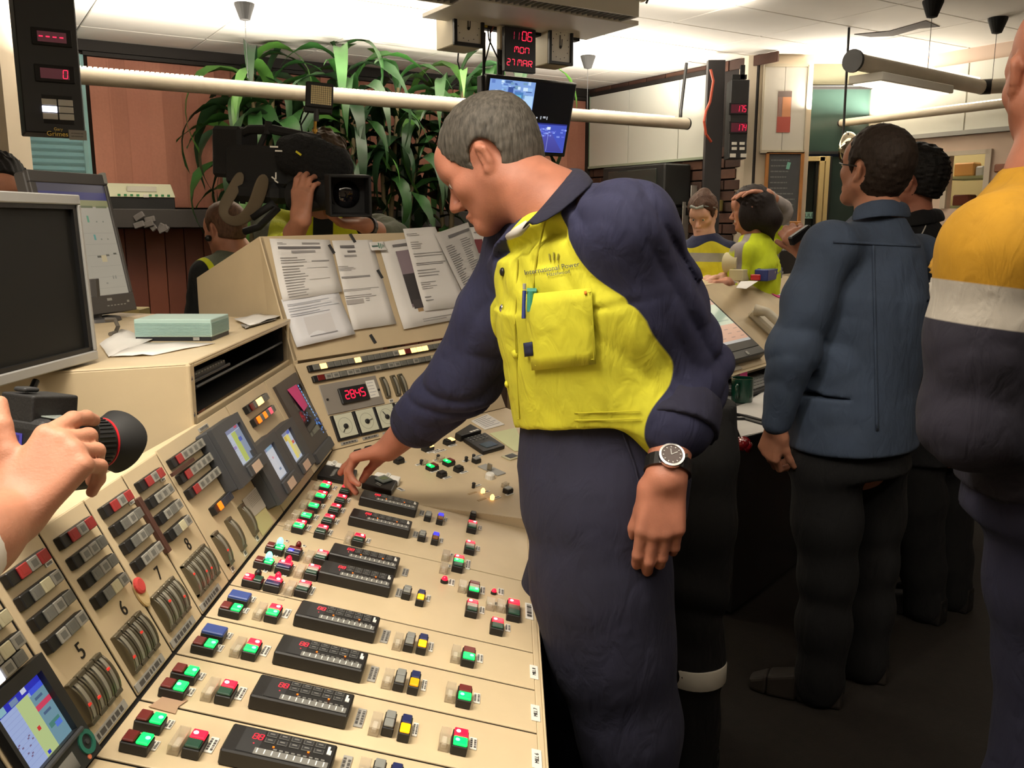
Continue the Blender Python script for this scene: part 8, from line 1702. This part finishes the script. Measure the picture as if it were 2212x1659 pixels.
q = MB(blackm); w_, h_ = .062, .06
for (dx, dy, sx, sy) in [(-w_, 0, .008, 2 * h_), (w_, 0, .008, 2 * h_), (0, -h_, 2 * w_ + .008, .008), (0, h_, 2 * w_ + .008, .008)]: q.box(lo_ + fs * dx + UPZ * dy, (sx, sy, .09), blackm, .003, M=MH)
q.box(lo_ - fx * .04, (2 * w_, 2 * h_, .012), blackm, .002, M=MH); q.build('lens_hood', TC)
q = MB(mat('lens_glass', (14, 14, 18), .03, coat=1)); q.lathe([(.045, 0), (.04, .008), (.02, .014), (.002, .016)], Matrix.Translation(lo_ - fx * .034) @ fx.to_track_quat('Z', 'Y').to_matrix().to_4x4(), 24, MATS['lens_glass']); q.build('lens', TC, smooth=True)
lp_ = K(690, 207, 2.98); ML_ = Matrix((Vector((.97, .2, -.08)).normalized(), Vector((.05, .1, .99)).normalized(), Vector((.2, -.97, .1)).normalized())).transposed().to_4x4()
q = MB(blackm); q.box(lp_, (.088, .082, .02), blackm, .004, M=ML_); q.box(lp_ + Vector((-.006, 0, -.045)), (.09, .02, .02), blackm, .003, M=ML_); q.build('lamp_panel', TC)
q = MB(mat('led_cells', (196, 176, 120), .4)); nrm_ = Vector((.2, -.97, .1)).normalized()
for i in range(10):
    for j in range(9): q.box(lp_ + nrm_ * .0105 + ML_.to_3x3() @ Vector(((i - 4.5) * .0066 + .006, (j - 4) * .0066, 0)), (.0055, .0055, .001), MATS['led_cells'], M=ML_)
o = q.build('led_cells', TC); o['kind'] = 'stuff'
q = MB(dgrey); q.tube([K(684, 236, 2.97), K(683, 262, 2.97)], .009, 8, dgrey); q.tube([K(681, 262, 2.97), K(680, 300, 2.97)], .005, 8, brassm); q.lathe([(.009, 0), (.009, .008)], Matrix.Translation(K(680, 285, 2.97)), 8, brassm); q.tube([K(668, 240, 2.97), K(650, 270, 2.97), K(655, 300, 2.97)], .003, 6, blackm); q.build('lamp_post', TC)
q = MB(white); q.box(K(592, 317, 2.9), (.03, .003, .005), white, M=MC); q.box(K(602, 326, 2.9), (.026, .003, .005), white, M=MC); q.box(K(596, 380, 2.9), (.004, .003, .022), white, M=MC); q.box(K(591, 385, 2.9), (.016, .003, .004), white, M=MC @ Matrix.Rotation(.5, 4, 'Y')); q.box(K(597, 392, 2.9), (.016, .003, .004), white, M=MC @ Matrix.Rotation(.5, 4, 'Y')); q.box(K(645, 331, 2.86), (.022, .003, .006), mat('mark_yellow', (200, 190, 40), .5), M=MC @ Matrix.Rotation(.5, 4, 'Y')); q.build('white_marks', TC)
q = MB(cblk); q.tube([K(632, 438, 2.93), K(655, 445, 2.9), K(680, 440, 2.9), K(690, 415, 2.92)], .022, 10, cblk); q.build('hand_strap', TC, smooth=True)
q = MB(cblk); q.tube([K(545, 470, 2.95), K(590, 440, 2.94), K(600, 450, 2.93), K(560, 490, 2.96), K(528, 500, 2.98)], .012, 8, cblk); q.build('strap_end', TC, smooth=True)
stm = mat('strap_taupe', (96, 84, 66), .8); pts = [(522, 368), (500, 415), (482, 440), (478, 462), (492, 478), (515, 480), (540, 462), (556, 430), (572, 372)]; q = MB(stm); P = [K(x, y, 2.99 - .01 * i) for i, (x, y) in enumerate(pts)]; vs = []
for i, p in enumerate(P): t_ = (P[min(i + 1, len(P) - 1)] - P[max(i - 1, 0)]).normalized(); n_ = t_.cross((p - EYE).normalized()); vs += [p + n_ * .023, p - n_ * .023 + Vector((0, .015, 0))]
q.add(vs, [(2 * i, 2 * i + 1, 2 * i + 3, 2 * i + 2) for i in range(len(P) - 1)], stm); o = q.build('shoulder_strap', TC, smooth=True); sm = o.modifiers.new('th', 'SOLIDIFY'); sm.thickness = .006; ss = o.modifiers.new('s', 'SUBSURF'); ss.levels = ss.render_levels = 2
# ---- second man of the crew, half hidden, seen from behind
hs_ = Head(A(487, 497, 3.45), (-.78, .6), math.radians(6), 0, .86)
def att4(L):
    s0, e0 = A(450, 590, 3.36), A(440, 760, 3.34); arm = lambda p: RC(p, s0, e0, .07, .065)
    lat = lambda p: (p - A(510, 640, 3.45)) @ unit(np.array([-.6, -.78, 0])); return {'vest': lambda p: np.clip(.011 - np.abs(lat(p) - .142), -.05, .05), 'dark': lambda p: np.clip(lat(p) - .152, -.05, .05)}
jk = regions('olive_jacket_trim', (98, 104, 88), [('vest', (196, 204, 30)), ('dark', (18, 20, 20))], .9, 700)
t, _ = figure('brown haired crew man in an olive jacket, beside the end of the paper cabinet', None, hs_, A(512, 548, 3.45), A(510, 640, 3.45), A(510, 780, 3.45), A(510, 880, 3.45), np.array([-.6, -.78, 0]),
    [(A(452, 596, 3.36), A(440, 760, 3.34), A(440, 880, 3.3), dn, np.array([.8, .3, 0]), 1, relaxed), (A(590, 575, 3.5), A(600, 720, 3.55), A(600, 840, 3.5), dn, np.array([-.8, .3, 0]), -1, relaxed)],
    [[A(490, 920, 3.4), A(490, 1000, 3.4), np.array([A(490, 920, 3.4)[0], 3.4, .09]), np.array([-.7, .6, 0])], [A(535, 920, 3.5), A(535, 1000, 3.5), np.array([A(535, 920, 3.5)[0], 3.5, .09]), np.array([-.7, .6, 0])]], jk, blackt, SKIN2, hair_mat('hair_light_brown', (92, 66, 50)), dict(thick=.006, hl=.08, side=-.03, nape=-.05, seed=12, rough=.002), 1.0, attrs=att4, h=.01, hem=.9)
q = MB(blackp); q.lathe([(.012, 0), (.012, .012), (.006, .018)], Matrix.Translation(hs_.w(-.0, .085, -.035)) @ Vector(hs_.l).to_track_quat('Z', 'Y').to_matrix().to_4x4(), 12, blackp); meta(q.build('earpiece'), 'black earpiece in the ear of the brown haired crew man', 'earpiece')
# ---- person with black hair behind the monitors at the left edge
hz_ = Head(A(-4, 424, 3.0), (.6, -.75), 0, 0, .98)
figure('black haired person behind the silver monitor, only the top of the head showing', None, hz_, A(-6, 520, 3.0), A(-10, 600, 3.0), A(-10, 740, 3.0), A(-10, 840, 3.0), np.array([.8, .55, 0]),
    [(A(70, 600, 3.1), A(80, 740, 3.1), A(70, 840, 3.05), dn, np.array([-.8, -.3, 0]), 1, relaxed), (A(-90, 600, 2.9), A(-100, 740, 2.9), A(-95, 840, 2.9), dn, np.array([.8, .3, 0]), -1, relaxed)],
    [[A(15, 880, 3.0), A(15, 960, 3.0), np.array([A(15, 880, 3.0)[0], 3.0, .09]), np.array([.5, -.8, 0])], [A(-40, 880, 3.0), A(-40, 960, 3.0), np.array([A(-40, 880, 3.0)[0], 3.0, .09]), np.array([.5, -.8, 0])]], polo, blackt, SKIN2, MATS['hair_black'], dict(thick=.016, hl=.05, side=-.03, nape=-.07, seed=14, rough=.008, top=.012), 1.0, h=.012, hem=.9)
# ---- photographer at the left edge: right hand, sleeve end and still camera
hp_ = Head(np.array([-1.12, .42, 1.62]), (.8, .6), math.radians(12), 0, 1.0)
wP, eP = A(34, 1108, .90), A(-150, 1225, .80)
dP = A(150, 962, .945) - wP
t = thing('person', 'photographer at the left edge, one hand on a big lens', 'person', (-1.15, .4, 0))
gP = Sdf(); gP.chain([eP, eP * .5 + wP * .5, wP], [.043, .039, .029], .02)
hand(gP, wP, dP, np.array([.25, .95, .12]), 1, [(.75, .35, .25), (1.1, .75, .4), (1.2, .8, .45), (1.25, .85, .5)], A(10, 938, .9) - A(62, 1050, .9) + np.array([0, .02, 0]), .98, .04, .1)
body = Sdf(); nk = np.array([-1.14, .4, 1.44]); body.add(hp_.sdf(nk, .056)); parts = [nets(body, *body.bounds(), .006), nets(gP, *gP.bounds(), .0026)]
cr_ = Sdf(); cr_.chain([nk, np.array([-1.15, .4, 1.2]), np.array([-1.16, .4, .92])], [.06, .11, .1], .03); cr_.chain([np.array([-1.05, .55, 1.36]), np.array([-.86, .66, 1.12]), eP], [.05, .045, .04], .03)
for dx in (-.09, .09): cr_.chain([np.array([-1.16 + dx, .4, .9]), np.array([-1.16 + dx, .42, .5]), np.array([-1.16 + dx, .4, .09])], [.08, .055, .04], .03)
parts.append(nets(cr_, *cr_.bounds(), .016)); me, c = nmesh('body', parts, SKIN2); o = bpy.data.objects.new('body', me); put(o, t, Matrix.Translation(c))
s_ = Sdf(); s_.loft([(np.array([-1.16, .4, .88]), (.6, -.8, 0), .19, .14), (np.array([-1.15, .4, 1.2]), (.6, -.8, 0), .2, .145), (np.array([-1.14, .4, 1.4]), (.6, -.8, 0), .1, .08)], .04); s_.chain([np.array([-1.05, .55, 1.34]), np.array([-.86, .66, 1.12]), eP, eP * .55 + wP * .45], [.07, .062, .05, .041], .03); s_.chain([np.array([-1.22, .22, 1.34]), np.array([-1.1, .3, 1.08]), np.array([-.9, .5, 1.1])], [.07, .06, .045], .03)
grow(s_, .011, 'shirt', mat('white_cuff', (206, 200, 190), .85), t); s_ = Sdf()
for dx in (-.09, .09): s_.chain([np.array([-1.16 + dx, .4, .92]), np.array([-1.16 + dx, .42, .5]), np.array([-1.16 + dx, .4, .06])], [.115, .085, .075], .05)
grow(s_, .014, 'trousers', blackt, t); hh = hp_.hair(seed=20); lo, hi = hh.bounds(); me, c = nmesh('hair', [nets(hh, lo, hi, .008)], hbr); o = bpy.data.objects.new('hair', me); put(o, t, Matrix.Translation(c)); hp_.eyes(t)
DS = thing('still_camera', 'black still camera with a big red-ringed lens held at the left edge', 'camera', A(60, 950, .98)); Yc = 1.0
lensA, lensB = Vector(A(128, 962, 1.06)), Vector(A(262, 953, 1.14)); la = (lensB - lensA).normalized(); LQ = la.to_track_quat('Z', 'Y').to_matrix().to_4x4(); LL = (lensB - lensA).length
LQ.translation = lensA; q = MB(blackp); q.lathe([(.026, -.02), (.029, .0), (.029, LL * .3), (.0315, LL * .33), (.0315, LL * .66), (.03, LL * .68)], LQ, 32, blackp); q.build('lens_barrel', DS, ang=30)
q = MB(mat('rubber_ribs', (16, 16, 16), .85))
for i in range(34): a_ = i * 2 * math.pi / 34; q.box(LQ @ Vector((.0316 * math.cos(a_), .0316 * math.sin(a_), LL * .5)), (.0025, .002, LL * .26), MATS['rubber_ribs'], M=LQ.to_3x3().to_4x4() @ Matrix.Rotation(a_, 4, 'Z'))
o = q.build('grip_ribs', DS); o['kind'] = 'stuff'
q = MB(mat('ring_red', (190, 30, 40), .4)); q.lathe([(.0312, LL * .675), (.0322, LL * .68), (.0322, LL * .695), (.0312, LL * .7)], LQ, 32, MATS['ring_red']); q.build('red_ring', DS, ang=30)
q = MB(blackm); n = 48; vs = []; fs = []
for k in range(n):
    a_ = 2 * math.pi * k / n; e = LL * (.98 + .1 * math.cos(2 * a_ + .6) * abs(math.cos(2 * a_ + .6)) ** .2)
    for (r_h, z_h) in ((.0315, LL * .69), (.0385, LL * .84), (.0415, e), (.0395, e), (.036, LL * .84), (.03, LL * .7)): vs.append(LQ @ Vector((r_h * math.cos(a_), r_h * math.sin(a_), z_h)))
for k in range(n): fs += [(6 * k + j, 6 * ((k + 1) % n) + j, 6 * ((k + 1) % n) + j + 1, 6 * k + j + 1) for j in range(5)]
q.add(vs, fs, blackm); q.build('lens_hood', DS, ang=40)
q = MB(MATS['lens_glass']); q.lathe([(.029, LL * .7), (.02, LL * .74), (.002, LL * .76)], LQ, 24, MATS['lens_glass']); q.build('front_glass', DS, smooth=True)
q = MB(silver)
for i in range(4): q.box(LQ @ Vector((.0292 * math.cos(2.2 + i * .3), .0292 * math.sin(2.2 + i * .3), LL * .26)), (.0008, .002, .006), silver, M=LQ.to_3x3().to_4x4() @ Matrix.Rotation(2.2 + i * .3, 4, 'Z'))
q.build('lens_marks', DS)
bs = la.cross(UPZ).normalized(); bu = bs.cross(la); MB_ = Matrix((bs, la, bu)).transposed().to_4x4(); bc = lensA - la * .035
q = MB(mat('camera_leather', (20, 20, 21), .6, bump=(300, .3))); q.box(bc + bs * -.01 + bu * -.004, (.135, .055, .085), MATS['camera_leather'], 0, M=MB_); q.box(bc + bs * .045 + bu * -.006 + la * .02, (.035, .06, .085), MATS['camera_leather'], 0, M=MB_); bevel(q.build('body', DS), .013, 3)
q = MB(MATS['camera_leather']); q.box(bc + bu * .045 + la * .006, (.06, .06, .04), MATS['camera_leather'], 0, M=MB_); q.box(bc + bu * .07 - la * .012, (.022, .02, .006), dgrey, 0, M=MB_); bevel(q.build('prism_hump', DS), .012, 3)
q = MB(mat('lcd_pale', (128, 136, 132), .2)); q.box(bc + bs * .04 + bu * .0405 + la * .0, (.038, .026, .002), MATS['lcd_pale'], .0005, M=MB_); q.build('top_screen', DS); q = MB(dgrey)
for i in range(4): q.lathe([(.004, 0), (.004, .004)], Matrix.Translation(bc + bs * (.026 + .011 * i) + bu * .04 + la * .024), 10, dgrey)
q.build('buttons', DS); q = MB(MATS['screen']); pl_ = Plane(bc - la * .0285, bs, bu); q.prect(pl_, -.045, -.035, .02, .02, 0, (70, 60, 150)); q.prect(pl_, -.045, -.035, .02, .02, -.0003, (70, 60, 150)); 
for i in range(14): x, y = random.uniform(-.045, .01), random.uniform(-.035, .012); q.prect(pl_, x, y, x + .009, y + .007, .0003, random.choice([(110, 90, 200), (150, 140, 230), (40, 30, 100), (190, 180, 220), (160, 160, 90)]))
q.build('rear_screen', DS)
